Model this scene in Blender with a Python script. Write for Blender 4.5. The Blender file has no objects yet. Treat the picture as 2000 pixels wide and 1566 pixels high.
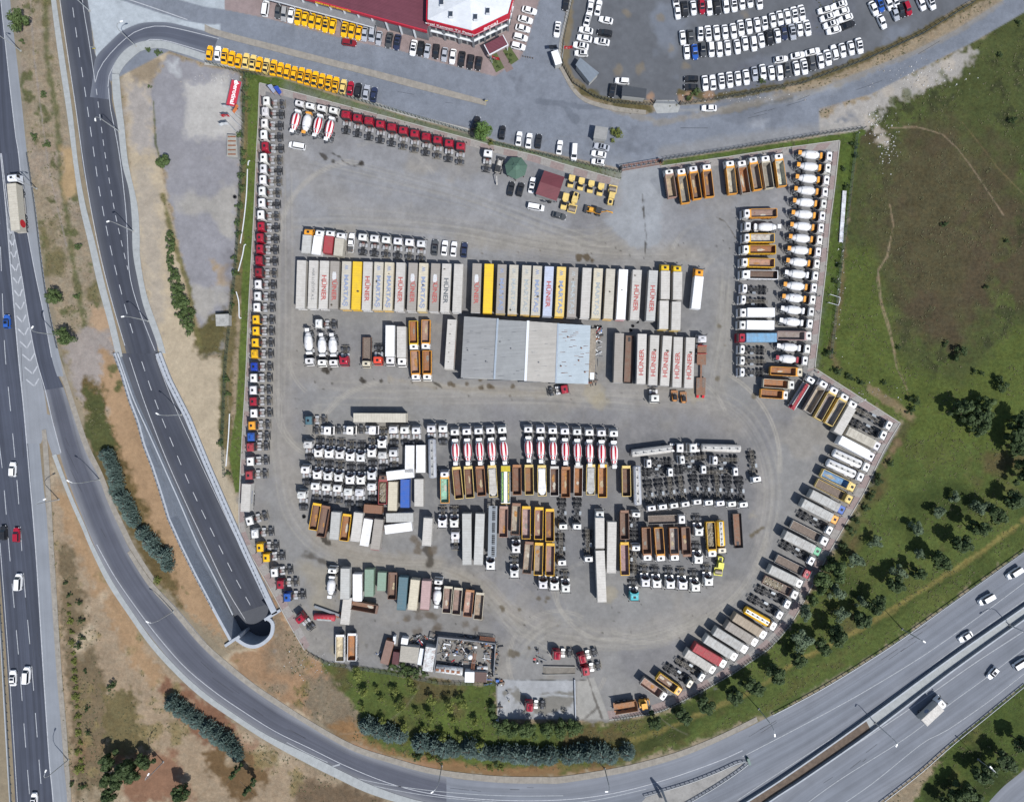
import bpy, bmesh, math, random
import numpy as np
from mathutils import Vector, Matrix, geometry
random.seed(7); RNG=np.random.RandomState(5)
SC=bpy.context.scene; COL=SC.collection
# ---------------------------------------------------------------- camera
S=0.148; HC=204.0
cam=bpy.data.cameras.new("camera"); camo=bpy.data.objects.new("camera",cam); COL.objects.link(camo)
camo.location=(0,0,HC); camo.rotation_euler=(0,0,0)
cam.sensor_width=36; cam.lens=18*HC/(1000*S); cam.clip_end=6000; cam.clip_start=1
SC.camera=camo
# ---------------------------------------------------------------- light
EL=math.radians(57); AZ=math.radians(137.8)
W=bpy.data.worlds.new("World"); SC.world=W; W.use_nodes=True
wn=W.node_tree.nodes; wl=W.node_tree.links
sky=wn.new("ShaderNodeTexSky"); sky.sky_type='NISHITA'; sky.sun_disc=False; sky.sun_elevation=EL; sky.sun_rotation=AZ
sky.altitude=100; sky.air_density=1.0; sky.dust_density=1.0
bg=wn["Background"]; bg.inputs[1].default_value=0.115
wl.new(sky.outputs[0],bg.inputs[0])
sl=bpy.data.lights.new("sun",'SUN'); sl.energy=4.4; sl.angle=math.radians(0.5); sl.color=(1,0.975,0.94)
so=bpy.data.objects.new("sun",sl); COL.objects.link(so)
d=Vector((math.sin(AZ)*math.cos(EL),math.cos(AZ)*math.cos(EL),math.sin(EL)))
so.rotation_euler=d.to_track_quat('Z','Y').to_euler(); so.location=(80,-80,150)
vs=SC.view_settings; vs.view_transform='Standard'; vs.look='None'; vs.exposure=0.16; vs.gamma=1
SC.cycles.max_bounces=5; SC.cycles.diffuse_bounces=3
# ---------------------------------------------------------------- helpers
def P(x,y,h=0):
    k=1-h/HC
    return ((x-1000)*S*k,(783-y)*S*k)
def lin(v):
    v=v/255; return v/12.92 if v<=.04045 else ((v+.055)/1.055)**2.4
KA=0.66
def c3(r,g,b,k=None): 
    k=KA if k is None else k
    return (lin(r)*k,lin(g)*k,lin(b)*k)
def c4(*a): return c3(*a)+(1,)
class MB:
    def __init__(s): s.v=[];s.f=[];s.m=[];s.sm=[]
    def face(s,pts,m=0,sm=False):
        n=len(s.v); s.v+= [tuple(p) for p in pts]; s.f.append(tuple(range(n,n+len(pts)))); s.m.append(m); s.sm.append(sm); return s
    def prism(s,b,t,z0,z1,m=0):
        n=len(s.v); k=len(b)
        s.v+=[(x,y,z0) for x,y in b]+[(x,y,z1) for x,y in t]
        s.f.append(tuple(range(n+k-1,n-1,-1))); s.m.append(m); s.sm.append(False)
        s.f.append(tuple(range(n+k,n+2*k))); s.m.append(m); s.sm.append(False)
        for i in range(k):
            j=(i+1)%k; s.f.append((n+i,n+j,n+k+j,n+k+i)); s.m.append(m); s.sm.append(False)
        return s
    def box(s,x0,x1,y0,y1,z0,z1,m=0,c=0,tx=0,tf=0,tb=0):
        # c: plan chamfer; tx, tf, tb: how far the top draws in at the sides, front (+y) and back
        def r(x0,x1,y0,y1,c):
            if c<=0: return [(x0,y0),(x1,y0),(x1,y1),(x0,y1)]
            return [(x0+c,y0),(x1-c,y0),(x1,y0+c),(x1,y1-c),(x1-c,y1),(x0+c,y1),(x0,y1-c),(x0,y0+c)]
        return s.prism(r(x0,x1,y0,y1,c),r(x0+tx,x1-tx,y0+tb,y1-tf,c),z0,z1,m)
    def lathe(s,prof,n=16,cx=0,cz=0,ax='y',mf=None,m=0,sz=1.0,cy=0):
        base=len(s.v)
        for (a,r) in prof:
            for i in range(n):
                t=2*math.pi*(i+.5)/n; u=math.cos(t)*r; w=math.sin(t)*r*sz
                s.v.append((cx+u,a,cz+w) if ax=='y' else ((a,cy+u,cz+w) if ax=='x' else (cx+u,cy+w,a)))
        for q in range(len(prof)-1):
            for i in range(n):
                j=(i+1)%n; a=base+q*n
                f=(a+i,a+j,a+n+j,a+n+i)
                if ax=='y': f=f[::-1]
                s.f.append(f); s.m.append(mf(i,q) if mf else m); s.sm.append(True)
        for q,rev in ((0,True),(len(prof)-1,False)):
            pts=[s.v[base+q*n+i] for i in range(n)]
            if (ax=='y')==(not rev): pts=pts[::-1]
            s.face(pts,mf(0,-1) if mf else m)
        return s
    def bar(s,a,b,w,h=None,m=0):
        a=Vector(a);b=Vector(b);h=h or w;d=(b-a)
        if d.length<1e-6: return s
        d.normalize(); up=Vector((0,0,1)) if abs(d.z)<.95 else Vector((1,0,0))
        u=d.cross(up).normalized()*w/2; v=u.cross(d).normalized()*h/2
        q=[a-u-v,a+u-v,a+u+v,a-u+v,b-u-v,b+u-v,b+u+v,b-u+v]
        n=len(s.v); s.v+=[tuple(p) for p in q]
        for f in ((0,1,2,3),(7,6,5,4),(0,4,5,1),(1,5,6,2),(2,6,7,3),(3,7,4,0)):
            s.f.append(tuple(n+i for i in f)); s.m.append(m); s.sm.append(False)
        return s
    def mesh(s,name,mats):
        me=bpy.data.meshes.new(name); me.from_pydata(s.v,[],s.f)
        if not isinstance(mats,(list,tuple)): mats=[mats]
        for m in mats: me.materials.append(m)
        me.polygons.foreach_set('material_index',s.m); me.polygons.foreach_set('use_smooth',s.sm)
        bm=bmesh.new(); bm.from_mesh(me); bmesh.ops.recalc_face_normals(bm,faces=bm.faces); bm.to_mesh(me); bm.free()
        me.update(); return me
def ob(name,me,parent=None,loc=None,color=None):
    o=bpy.data.objects.new(name,me); COL.objects.link(o)
    if parent: o.parent=parent
    if loc: o.location=loc
    if color: o.color=tuple(color)[:3]+(1,)
    return o
def tag(o,label,cat,group=None,kind=None):
    o['label']=label; o['category']=cat
    if group: o['group']=group
    if kind: o['kind']=kind
    return o
def thing(name,x,y,rot,label,cat,group=None,z=0):
    o=ob(name,None,None,(x,y,z)); o.rotation_euler=(0,0,rot); o.empty_display_size=.3
    return tag(o,label,cat,group)
def struct(name,me,z=0):
    o=ob(name,me,None,(0,0,z)); o['kind']='structure'; return o
ORD="first second third fourth fifth sixth seventh eighth ninth tenth eleventh twelfth thirteenth fourteenth fifteenth sixteenth seventeenth eighteenth nineteenth twentieth twenty-first twenty-second twenty-third twenty-fourth twenty-fifth twenty-sixth twenty-seventh twenty-eighth twenty-ninth thirtieth thirty-first thirty-second thirty-third thirty-fourth thirty-fifth thirty-sixth thirty-seventh thirty-eighth thirty-ninth fortieth forty-first forty-second forty-third forty-fourth forty-fifth".split()
# ---------------------------------------------------------------- materials
def nmat(name,rough=.6,metal=0,spec=.4):
    m=bpy.data.materials.new(name); m.use_nodes=True; n=m.node_tree.nodes; b=n["Principled BSDF"]
    b.inputs['Roughness'].default_value=rough; b.inputs['Metallic'].default_value=metal; b.inputs['Specular IOR Level'].default_value=spec
    return m,n,m.node_tree.links,b
def mathn(n,l,op,a,b=None,clamp=False):
    x=n.new('ShaderNodeMath'); x.operation=op; x.use_clamp=clamp
    for i,v in enumerate((a,b)):
        if v is None: continue
        if hasattr(v,'links') or hasattr(v,'is_linked'): l.new(v,x.inputs[i])
        else: x.inputs[i].default_value=v
    return x.outputs[0]
def noise(n,l,vec,scale,det=4,rough=.6,dist=0):
    x=n.new('ShaderNodeTexNoise'); x.inputs['Scale'].default_value=scale; x.inputs['Detail'].default_value=det
    x.inputs['Roughness'].default_value=rough; x.inputs['Distortion'].default_value=dist
    if vec is not None: l.new(vec,x.inputs['Vector'])
    return x.outputs['Fac']
def maprange(n,l,v,a,b,c,d):
    x=n.new('ShaderNodeMapRange'); l.new(v,x.inputs[0])
    for i,k in enumerate((a,b,c,d)): x.inputs[i+1].default_value=k
    return x.outputs[0]
def mix(n,l,fac,a,b,mode='MIX'):
    x=n.new('ShaderNodeMix'); x.data_type='RGBA'; x.blend_type=mode
    for i,v in ((0,fac),(6,a),(7,b)):
        if hasattr(v,'is_linked'): l.new(v,x.inputs[i])
        else: x.inputs[i].default_value=v if i==0 else (tuple(v)+(1,))[:4]
    return x.outputs[2]
def objvec(n,l,rnd=True):
    t=n.new('ShaderNodeTexCoord'); v=t.outputs['Object']
    if rnd:
        o=n.new('ShaderNodeObjectInfo'); a=n.new('ShaderNodeVectorMath'); a.operation='MULTIPLY_ADD'
        l.new(o.outputs['Random'],a.inputs[0]); a.inputs[1].default_value=(97,131,53); l.new(v,a.inputs[2]); v=a.outputs[0]
    return v
def bump(n,l,b,h,st,dist=.02):
    x=n.new('ShaderNodeBump'); x.inputs['Strength'].default_value=st; x.inputs['Distance'].default_value=dist
    l.new(h,x.inputs['Height']); l.new(x.outputs[0],b.inputs['Normal'])
def paint(name,dirt=.12,rough=.35,rust=0,col=None,rib=0,metal=0,dcol=(.16,.13,.10),tint=None,spec=.4):
    m,n,l,b=nmat(name,rough,metal,spec); v=objvec(n,l)
    if col is None:
        o=n.new('ShaderNodeObjectInfo'); base=o.outputs['Color']
    else:
        r=n.new('ShaderNodeRGB'); r.outputs[0].default_value=tuple(col)[:3]+(1,); base=r.outputs[0]
    f=maprange(n,l,noise(n,l,v,.9,5,.62),.35,.75,0,dirt*1.6)
    base=mix(n,l,f,base,dcol)
    f2=maprange(n,l,noise(n,l,v,4,3,.6),.3,.7,1-dirt*.35,1+dirt*.15)
    g=n.new('ShaderNodeVectorMath'); g.operation='SCALE'; l.new(base,g.inputs[0]); l.new(f2,g.inputs['Scale']); base=g.outputs[0]
    if rust:
        f3=maprange(n,l,noise(n,l,v,1.6,6,.7),.62-rust*.1,.68,0,1)
        base=mix(n,l,f3,base,(.17,.06,.025))
    if rib:
        w=n.new('ShaderNodeTexWave'); w.bands_direction='Y'; w.inputs['Scale'].default_value=rib; t=n.new('ShaderNodeTexCoord'); l.new(t.outputs['Object'],w.inputs[0])
        s=n.new('ShaderNodeSeparateColor'); f4=maprange(n,l,w.outputs['Fac'],.0,.12,.86,1)
        g=n.new('ShaderNodeVectorMath'); g.operation='SCALE'; l.new(base,g.inputs[0]); l.new(f4,g.inputs['Scale']); base=g.outputs[0]
    l.new(base,b.inputs['Base Color'])
    rr=maprange(n,l,noise(n,l,v,3,2),.3,.7,rough*.8,min(1,rough*1.3)); l.new(rr,b.inputs['Roughness'])
    return m
def flat(name,c,rough=.6,metal=0,var=.2,sc=3,spec=.4):
    m,n,l,b=nmat(name,rough,metal,spec); v=objvec(n,l)
    f=maprange(n,l,noise(n,l,v,sc,4,.65),.25,.75,1-var,1+var)
    g=n.new('ShaderNodeVectorMath'); g.operation='SCALE'; g.inputs[0].default_value=c[:3]; l.new(f,g.inputs['Scale']); l.new(g.outputs[0],b.inputs['Base Color'])
    return m
M={}
M['paint']=paint('vehicle_paint',.05,.3)
M['cab']=paint('cab_paint',.07,.35)
M['roof']=paint('trailer_roof',.17,.6,0,None,.45)
M['roofr']=paint('trailer_roof_rusty',.4,.6,.6)
M['body']=paint('body_paint',.25,.55,.05)
M['bed']=paint('tipper_bed',.5,.7,.5)
M['tarp']=paint('tarpaulin',.3,.75,0,None,.28)
M['glass']=flat('dark_glass',(.012,.015,.02),.08,0,.2,2,.6)
M['hatch']=flat('roof_hatch',(.02,.022,.026),.2)
M['rub']=flat('tyre_rubber',(.028,.029,.032),.85,0,.35,5)
M['chas']=flat('chassis_metal',(.032,.033,.036),.6,.2,.5,4)
M['guard']=flat('mudguard_plastic',(.065,.07,.08),.6,0,.3,4)
M['alu']=flat('aluminium',(.5,.5,.5),.4,.5,.2,5)
M['deck']=flat('deck_plate',(.32,.32,.31),.55,.3,.4,4)
M['steel']=flat('galvanised_steel',(.42,.44,.45),.5,.4,.15,3)
M['hub']=flat('wheel_hub',(.25,.25,.26),.5,.4,.2,5)
M['lamp']=flat('headlight_glass',(.6,.62,.65),.15)
M['red']=flat('signal_red',(.45,.012,.02),.4,0,.12)
M['dred']=flat('drum_red',(.38,.008,.022),.35,0,.1)
M['white']=flat('white_paint',(.74,.74,.73),.4,0,.06)
M['junk']=None
# ================================================================ terrain painting (pixel space of the photograph = plan of the place)
ST=2.5; X0,X1,Y0,Y1=-140,2140,-140,1706
NX=int((X1-X0)/ST)+1; NY=int((Y1-Y0)/ST)+1
GX,GY=np.meshgrid(X0+np.arange(NX)*ST,Y0+np.arange(NY)*ST)
def vnoise(sc,seed,oct=4,per=.55):
    out=np.zeros((NY,NX)); amp=1; tot=0; rs=np.random.RandomState(seed)
    for o in range(oct):
        s=sc/(2**o)
        if s<ST*.8: break
        w=int((X1-X0)/s)+4; h=int((Y1-Y0)/s)+4; g=rs.rand(h,w)
        fx=(GX-X0)/s; fy=(GY-Y0)/s; ix=fx.astype(int); iy=fy.astype(int); tx=fx-ix; ty=fy-iy
        tx=tx*tx*(3-2*tx); ty=ty*ty*(3-2*ty)
        out+=amp*((g[iy,ix]*(1-tx)+g[iy,ix+1]*tx)*(1-ty)+(g[iy+1,ix]*(1-tx)+g[iy+1,ix+1]*tx)*ty); tot+=amp; amp*=per
    return out/tot-.5
N1=vnoise(160,1);N2=vnoise(60,2);N3=vnoise(22,3);N4=vnoise(9,4,2);N5=vnoise(90,6)
def sdist(pts,closed=True,box=None):
    """signed distance (negative inside) of grid points in the box to a polygon / polyline"""
    y0,y1,x0,x1=box; gx=GX[y0:y1,x0:x1]; gy=GY[y0:y1,x0:x1]
    dm=np.full(gx.shape,1e9); ins=np.zeros(gx.shape,bool); n=len(pts)
    for i in range(n if closed else n-1):
        ax,ay=pts[i]; bx,by=pts[(i+1)%n]; dx,dy=bx-ax,by-ay; L=dx*dx+dy*dy+1e-9
        t=np.clip(((gx-ax)*dx+(gy-ay)*dy)/L,0,1); dm=np.minimum(dm,np.hypot(gx-ax-t*dx,gy-ay-t*dy))
        if closed:
            c=((ay>gy)!=(by>gy))&(gx<(bx-ax)*(gy-ay)/(by-ay+1e-12)+ax); ins^=c
    return np.where(ins,-dm,dm) if closed else dm
def boxof(pts,m):
    xs=[p[0] for p in pts]; ys=[p[1] for p in pts]
    return (max(0,int((min(ys)-m-Y0)/ST)),min(NY,int((max(ys)+m-Y0)/ST)+2),max(0,int((min(xs)-m-X0)/ST)),min(NX,int((max(xs)+m-X0)/ST)+2))
COLR=np.zeros((NY,NX,3)); VEG=np.zeros((NY,NX))
def blend(box,al,col,veg):
    y0,y1,x0,x1=box; a=al[...,None]
    COLR[y0:y1,x0:x1]=COLR[y0:y1,x0:x1]*(1-a)+np.array(col)*a
    if veg is not None: VEG[y0:y1,x0:x1]=VEG[y0:y1,x0:x1]*(1-al)+veg*al
def fill(pts,col,fe=3,warp=4,veg=0,alpha=1,mod=None):
    if warp>=3 and fe<20: fe*=2.2; warp*=2.1
    m=fe+warp*2+4; bx=boxof(pts,m); y0,y1,x0,x1=bx
    if y1<=y0 or x1<=x0: return
    d=sdist(pts,True,bx)+warp*2*(N3[y0:y1,x0:x1]*1.2+N4[y0:y1,x0:x1])
    al=np.clip(.5-d/fe,0,1)*alpha
    if mod is not None: al=al*np.clip(mod[y0:y1,x0:x1],0,1)
    blend(bx,al,col,veg)
def stroke(pts,w,col,alpha=1,fe=2,warp=0,veg=None):
    bx=boxof(pts,w+fe+warp*2+4); y0,y1,x0,x1=bx
    if y1<=y0 or x1<=x0: return
    d=sdist(pts,False,bx)-w/2+warp*2*(N3[y0:y1,x0:x1]+N4[y0:y1,x0:x1])
    blend(bx,np.clip(.5-d/fe,0,1)*alpha,col,veg)
def blobs(lst,col,alpha=.9,fe=3,warp=3,veg=None):
    for (x,y,r) in lst: stroke([(x-.1,y),(x+.1,y)],2*r,col,alpha,fe,warp,veg)
def T(s): v=[float(q) for q in s.replace(',',' ').split()]; return list(zip(v[::2],v[1::2]))
cdry=c3(147,135,114); corange=c3(157,128,100); csand=c3(174,161,142); cgr=c3(70,84,44); cgrd=c3(50,62,33); cgrl=c3(88,106,52); cbrn=c3(76,66,50); cyard=c3(143,142,140); cyardl=c3(160,156,149); casph=c3(112,121,133); cconc=c3(176,178,178); cgravel=c3(150,149,150)
cweed=c3(84,92,58)
COLR[:]=cdry; VEG[:]=.6
def mottle(pts,cols,thr=.05,veg=.8):
    for c,nz,t in cols: fill(pts,c,4,5,0 if (max(c)-min(c))/max(c)<.27 else veg,.85,(nz-t)*9)
# left band between motorway and ramp
pL=T('-140,-140 20,-140 20,0 52,300 117,698 140,760 163,880 230,1030 339,1189 485,1331 600,1400 560,1460 400,1560 380,1706 -140,1706')
fill(T('18,-140 100,-140 100,0 144,320 215,640 240,700 210,720 140,760 117,698 96,606 53,306 20,0'),c3(148,138,119),3,1,.7)
mottle(T('18,-140 100,-140 100,0 144,320 215,640 225,700 140,760 117,698 96,606 53,306 20,0'),[(c3(104,100,68),N2,.04),(c3(150,140,126),N5,.08),(c3(84,92,56),N3+N1*.5,.12)])
stroke(T('88,0 92,120 108,200 118,330 150,560 165,640'),10,c3(88,96,58),.75,7,4,.9)
stroke(T('60,0 66,110 78,200 95,330 130,480'),2.5,c3(150,144,138),.8,2,1)
fill(T('118,290 146,290 152,380 128,390'),c3(177,153,117),5,3,.1); fill(T('180,600 212,600 232,700 190,720 176,660'),c3(179,153,125),6,4,.1)
fill(T('130,660 170,640 215,650 235,720 250,800 220,820 165,790 135,740'),c3(158,150,144),6,5,.2)
fill(T('200,680 235,720 270,820 300,900 345,1010 400,1120 440,1240 380,1210 300,1110 255,1000 215,860 190,760'),c3(170,142,111),5,5,.15)
fill(T('165,745 195,740 215,820 235,880 262,950 300,1030 330,1100 355,1190 300,1130 240,1020 190,930 172,860'),c3(104,92,62),6,5,.8)
fill(T('172,765 196,760 212,820 232,880 190,890 172,850'),c3(82,88,54),5,6,.9); blobs([(222,720,8),(232,748,7),(216,735,5),(228,760,6)],c3(80,92,54),.8,4,4,.9)
mottle(T('215,880 330,1100 400,1200 300,1180 230,1000'),[(c3(96,98,62),N3,.12)])
fill(T('84,768 116,884 175,1040 250,1200 330,1310 450,1410 560,1470 640,1520 760,1570 640,1706 90,1706 150,1566 120,1300 104,1000 82,860'),c3(158,142,120),4,2,.5)
fill(T('110,960 135,970 190,1080 230,1160 290,1270 320,1330 300,1340 260,1300 200,1180 150,1080 118,1010'),c3(167,140,109),6,5,.3)
fill(T('118,1060 140,1070 160,1160 178,1240 210,1340 210,1480 200,1566 150,1566 130,1300 112,1100'),c3(118,106,84),5,4,.6)
fill(T('205,1340 260,1360 285,1430 300,1460 200,1500'),c3(112,104,74),7,7,.7); fill(T('330,1330 400,1360 480,1430 540,1480 500,1520 440,1480 360,1420 310,1350'),c3(133,100,80),7,6,.4)
fill(T('390,1470 480,1450 530,1510 470,1566 420,1520'),c3(112,92,66),6,6,.5); fill(T('230,1480 340,1470 380,1566 240,1566'),c3(141,109,88),8,7,.3)
mottle(T('100,900 250,1200 450,1410 700,1560 300,1700 100,1700'),[(c3(128,118,84),N2+N3*.5,.13),(c3(181,169,147),N5,.12),(c3(134,107,82),N1,.16)])
fill(T('590,1520 660,1530 760,1570 800,1620 560,1620 580,1560'),c3(112,98,80),6,4,.7)
# right of the sunken road: sandy strip, old lot
fill(T('251,320 240,150 250,120 290,98 330,105 305,150 297,190 305,280 318,330 335,420 375,600 400,695 440,700 436,870 440,960 470,1000 470,1040 530,1150 600,1270 640,1300 700,1400 600,1409 485,1331 430,1286 480,1262 530,1250 538,1197 480,1075 440,985 368,815 311,698 274,520 258,400'),c3(186,172,148),4,3,.1)
fill(T('252,110 300,98 312,130 300,165 262,160'),c3(154,140,119),6,5,.2); fill(T('250,160 300,170 305,290 262,300 246,220'),c3(160,158,160),10,6,.1,.7); fill(T('260,330 300,320 330,600 300,650 278,500'),c3(160,158,158),10,6,.1,.35)
fill(T('330,107 405,128 478,150 474,300 466,480 452,620 440,690 400,695 375,600 335,420 318,330 305,280 297,190 305,150'),c3(150,149,153),3,3,.0)
fill(T('366,165 440,150 470,240 462,270 362,270'),c3(190,187,182),7,5,0); fill(T('325,122 350,115 352,150 330,140'),c3(180,182,184),3,3,0); fill(T('410,508 440,520 448,560 425,558'),c3(169,150,125),6,5,0); mottle(T('318,280 470,280 445,690 400,690 340,430'),[(c3(172,168,160),N5,.06),(c3(128,126,130),N1,.1)])
fill(T('380,640 445,600 440,690 400,697 378,680'),c3(96,92,62),5,4,.8); stroke(T('318,380 332,440 348,500 368,560 378,620 392,680'),9,c3(110,108,70),.9,5,3,.8)
stroke(T('300,200 304,280 318,330'),3,c3(90,98,66),.8,2,2,.8)
stroke(T('480,140 484,260 474,400 468,520 455,600 446,700 440,860 446,930'),22,c3(104,98,66),.9,6,4,.8); stroke(T('436,700 432,860'),10,c3(84,88,56),.8,6,4,.9)
fill(T('440,880 452,950 468,980 470,1036 440,1000 420,930 412,880'),c3(181,169,147),5,3,.05)
fill(T('470,1040 600,1275 640,1295 700,1400 605,1405 480,1325 440,1285 500,1262 540,1230 520,1150 476,1075'),c3(158,130,102),4,3,.4)
mottle(T('480,1130 640,1295 700,1400 605,1405 440,1285'),[(c3(110,104,66),N3+N2*.5,.1),(c3(138,125,106),N5,.05)])
fill(T('600,1330 700,1310 720,1420 690,1445 600,1400'),c3(128,118,100),8,8,.7)
# orchard and southern verge
fill(T('618,1284 760,1310 860,1330 970,1332 970,1412 1130,1412 1200,1408 1295,1390 1400,1330 1500,1262 1560,1200 1620,1100 1690,965 1720,880 1770,828 1760,780 2140,700 2140,960 2000,1072 1854,1176 1741,1256 1611,1337 1508,1392 1400,1434 1325,1463 1212,1496 1100,1511 985,1513 835,1497 760,1477 690,1440 700,1400 650,1320'),c3(82,97,51),4,4,1)
mottle(T('620,1290 970,1335 965,1500 700,1430'),[(c3(92,84,58),N5,.04),(c3(86,102,50),N2,.1)])
fill(T('690,1400 720,1450 800,1475 960,1500 1200,1495 1210,1505 1100,1515 985,1517 835,1500 700,1455 640,1420'),c3(140,112,80),5,4,.6)
stroke(T('690,1452 760,1480 850,1498'),9,c3(161,127,99),.8,5,3,.1)
fill(T('1100,1420 1300,1400 1340,1440 1220,1490 1120,1490'),c3(98,86,60),10,9,.8,.8)
mottle(T('1000,1480 1200,1440 1500,1300 1560,1220 1700,980 1770,840 2140,740 2140,950 1854,1170 1500,1390 1100,1515'),[(c3(84,94,50),N2,.05),(c3(92,84,58),N5,.1),(c3(60,74,38),N1,.06)])
stroke(T('1190,1460 1290,1428 1400,1380 1470,1350 1560,1290 1680,1230 1790,1160 1900,1090 2010,1010'),9,c3(138,128,78),.75,5,4,.8); stroke(T('1200,1465 1400,1390 1560,1300 1680,1240 1790,1170 1900,1100 2010,1020'),14,c3(60,72,36),.4,8,3,1)
fill(T('1215,1496 1480,1392 1560,1330 1700,1240 1500,1390 1300,1468'),c3(92,94,56),6,4,.9,.6)
# meadow
mead=T('1700,190 1784,141 1902,82 2000,22 2140,-60 2140,720 1770,830 1757,815 1590,720 1625,500 1655,270 1680,250')
fill(mead,c3(74,84,49),3,3,1)
mottle(mead,[(c3(77,70,54),N1+N5*.4,.06),(c3(80,96,48),N2+N1*.4,.1),(c3(56,62,40),N3+N2,.12)])
fill(T('1720,300 1850,230 1960,330 1980,500 1880,660 1780,640 1700,450'),c3(84,76,60),90,30,1,.7); fill(T('1640,500 1700,480 1760,700 1880,760 1980,640 2140,640 2140,900 1800,860 1600,700'),c3(86,101,49),25,12,1,.75)
stroke(T('1740,250 1790,248 1840,262 1870,290 1900,330 1960,420'),2.2,c3(138,125,106),.75,1.6,1); stroke(T('1738,400 1745,440 1733,500 1715,530 1722,590 1738,640 1748,690'),2.6,c3(142,129,107),.85,1.6,1); stroke(T('1735,500 1716,525 1713,550 1722,600 1740,660 1752,720 1772,760'),2.4,c3(138,125,106),.7,1.6,1); stroke(T('1748,690 1765,740 1778,790'),2.0,c3(120,112,78),.6,1.6,1); stroke(T('1880,240 1920,290 1950,330 2000,380'),2.0,c3(120,108,80),.5,1.6,1)
# strip right of the yard wall
stroke(T('1672,262 1662,340 1650,430 1646,500 1636,600 1622,680 1640,730 1700,760 1750,790'),11,c3(108,96,70),.85,7,5,.7); blobs([(1640,520,9),(1628,580,8),(1650,430,8)],c3(139,127,106),.8,5,5,.3)
fill(T('1590,722 1757,826 1766,800 1740,780 1700,752 1650,728 1610,712'),c3(86,100,52),3,3,1); stroke(T('1700,760 1760,800 1778,812'),14,c3(142,124,100),.75,8,6,.3)
stroke(T('1770,830 1730,900 1700,965 1660,1040 1610,1130'),16,c3(82,84,54),.85,8,5,.9); stroke(T('1755,860 1728,905'),9,c3(132,112,88),.7,7,5,.4)
# rubble beside the upper road
fill(T('1520,256 1570,232 1630,216 1702,184 1784,141 1880,95 1905,100 1870,150 1760,190 1725,215 1690,250 1670,262 1640,262 1580,264'),c3(170,166,160),5,6,.1)
blobs([(1700,235,12),(1725,275,12),(1735,180,10),(1800,160,12),(1850,125,14),(1712,255,8)],c3(184,176,164),.8,6,7,.1); blobs([(1708,225,9),(1745,195,9),(1840,145,8),(1770,185,7)],c3(86,96,62),.7,5,6,.8)
# top streets and verges
st=T('345,-140 352,0 400,12 439,19 527,37 686,80 778,98 851,120 910,135 967,149 1016,114 1027,90 1053,0 1060,-140 1118,-140 1115,0 1094,82 1092,131 1115,174 1143,200 1200,218 1261,224 1320,206 1450,200 1600,172 1702,133 1784,100 1866,59 1960,0 2140,-120 2140,-60 2000,25 1902,82 1784,141 1702,184 1600,212 1600,262 1302,312 1218,330 1106,306 970,276 918,252 800,224 706,192 543,142 400,124 330,100 215,160 160,0 150,-140')
fill(st,c3(132,138,148),2,0,0)
mottle(T('1000,150 1300,200 1700,150 1700,230 1300,310 1000,270'),[(c3(150,154,160),N5,.05),(c3(118,123,132),N2+N1,.16)])
stroke(T('1600,205 1700,165 1790,122 1880,72 1990,5'),26,c3(122,128,138),.6,8,1); stroke(T('1250,215 1400,215 1550,195 1640,165'),7,c3(160,158,152),.5,5,2); stroke(T('1300,300 1480,270 1640,250'),26,c3(156,154,150),.5,14,4)
stroke(T('1415,218 1480,205 1545,192'),9,c3(92,94,96),.8,6,4); stroke(T('1050,197 1100,203 1140,210 1170,208'),11,c3(112,118,128),.7,2,2); stroke(T('1110,215 1125,235'),14,c3(112,118,128),.7,2,3)
fill(T('171,-140 150,-140 171,0 185,92 187,114 217,80 241,59 272,46 302,43 335,45 400,61 430,62 430,48 400,48 366,42 300,22 235,0 225,-140'),c3(186,194,200),2,0,0)
fill(T('350,-140 350,0 400,14 439,19 447,0 450,-140'),c3(178,186,192),2,0,0)
stroke(T('1200,215 1290,240 1420,215 1560,180 1640,162 1702,136 1784,103 1866,62 1955,5'),13,c3(150,142,128),.55,5,4)
# paved forecourt
fill(T('439,-140 439,19 527,37 686,80 778,98 851,120 967,149 1016,114 1027,90 1053,0 1053,-140'),c3(158,142,140),2,0,0)
# car lot
lot=T('1118,-140 1115,0 1100,82 1098,125 1120,160 1150,182 1195,195 1320,198 1450,184 1560,158 1640,132 1720,95 1800,60 1870,15 1900,0 1990,-140')
fill(lot,c3(106,109,114),2,0,0); mottle(lot,[(c3(124,130,140),N5,.06),(c3(103,109,120),N1,.08)])
blobs([(1210,137,10),(1250,135,10),(1225,25,6),(1290,35,7),(1312,95,8),(1455,30,7),(1340,130,6)],c3(146,132,108),.5,7,5)
stroke(T('1113,-20 1110,60 1100,130 1122,165 1160,190 1200,205 1262,214'),15,c3(128,119,98),.95,5,4,.6); stroke(T('1140,178 1200,200 1270,212'),13,c3(92,88,56),.85,4,4,.9)
stroke(T('1330,182 1400,190 1480,178 1560,160 1640,136 1720,100 1800,64 1880,18 1930,-10'),13,c3(96,90,62),.95,4,4,.8); blobs([(1345,190,10),(1385,188,10),(1330,192,6),(1270,190,9)],c3(159,131,109),.9,4,4,.1)
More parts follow.
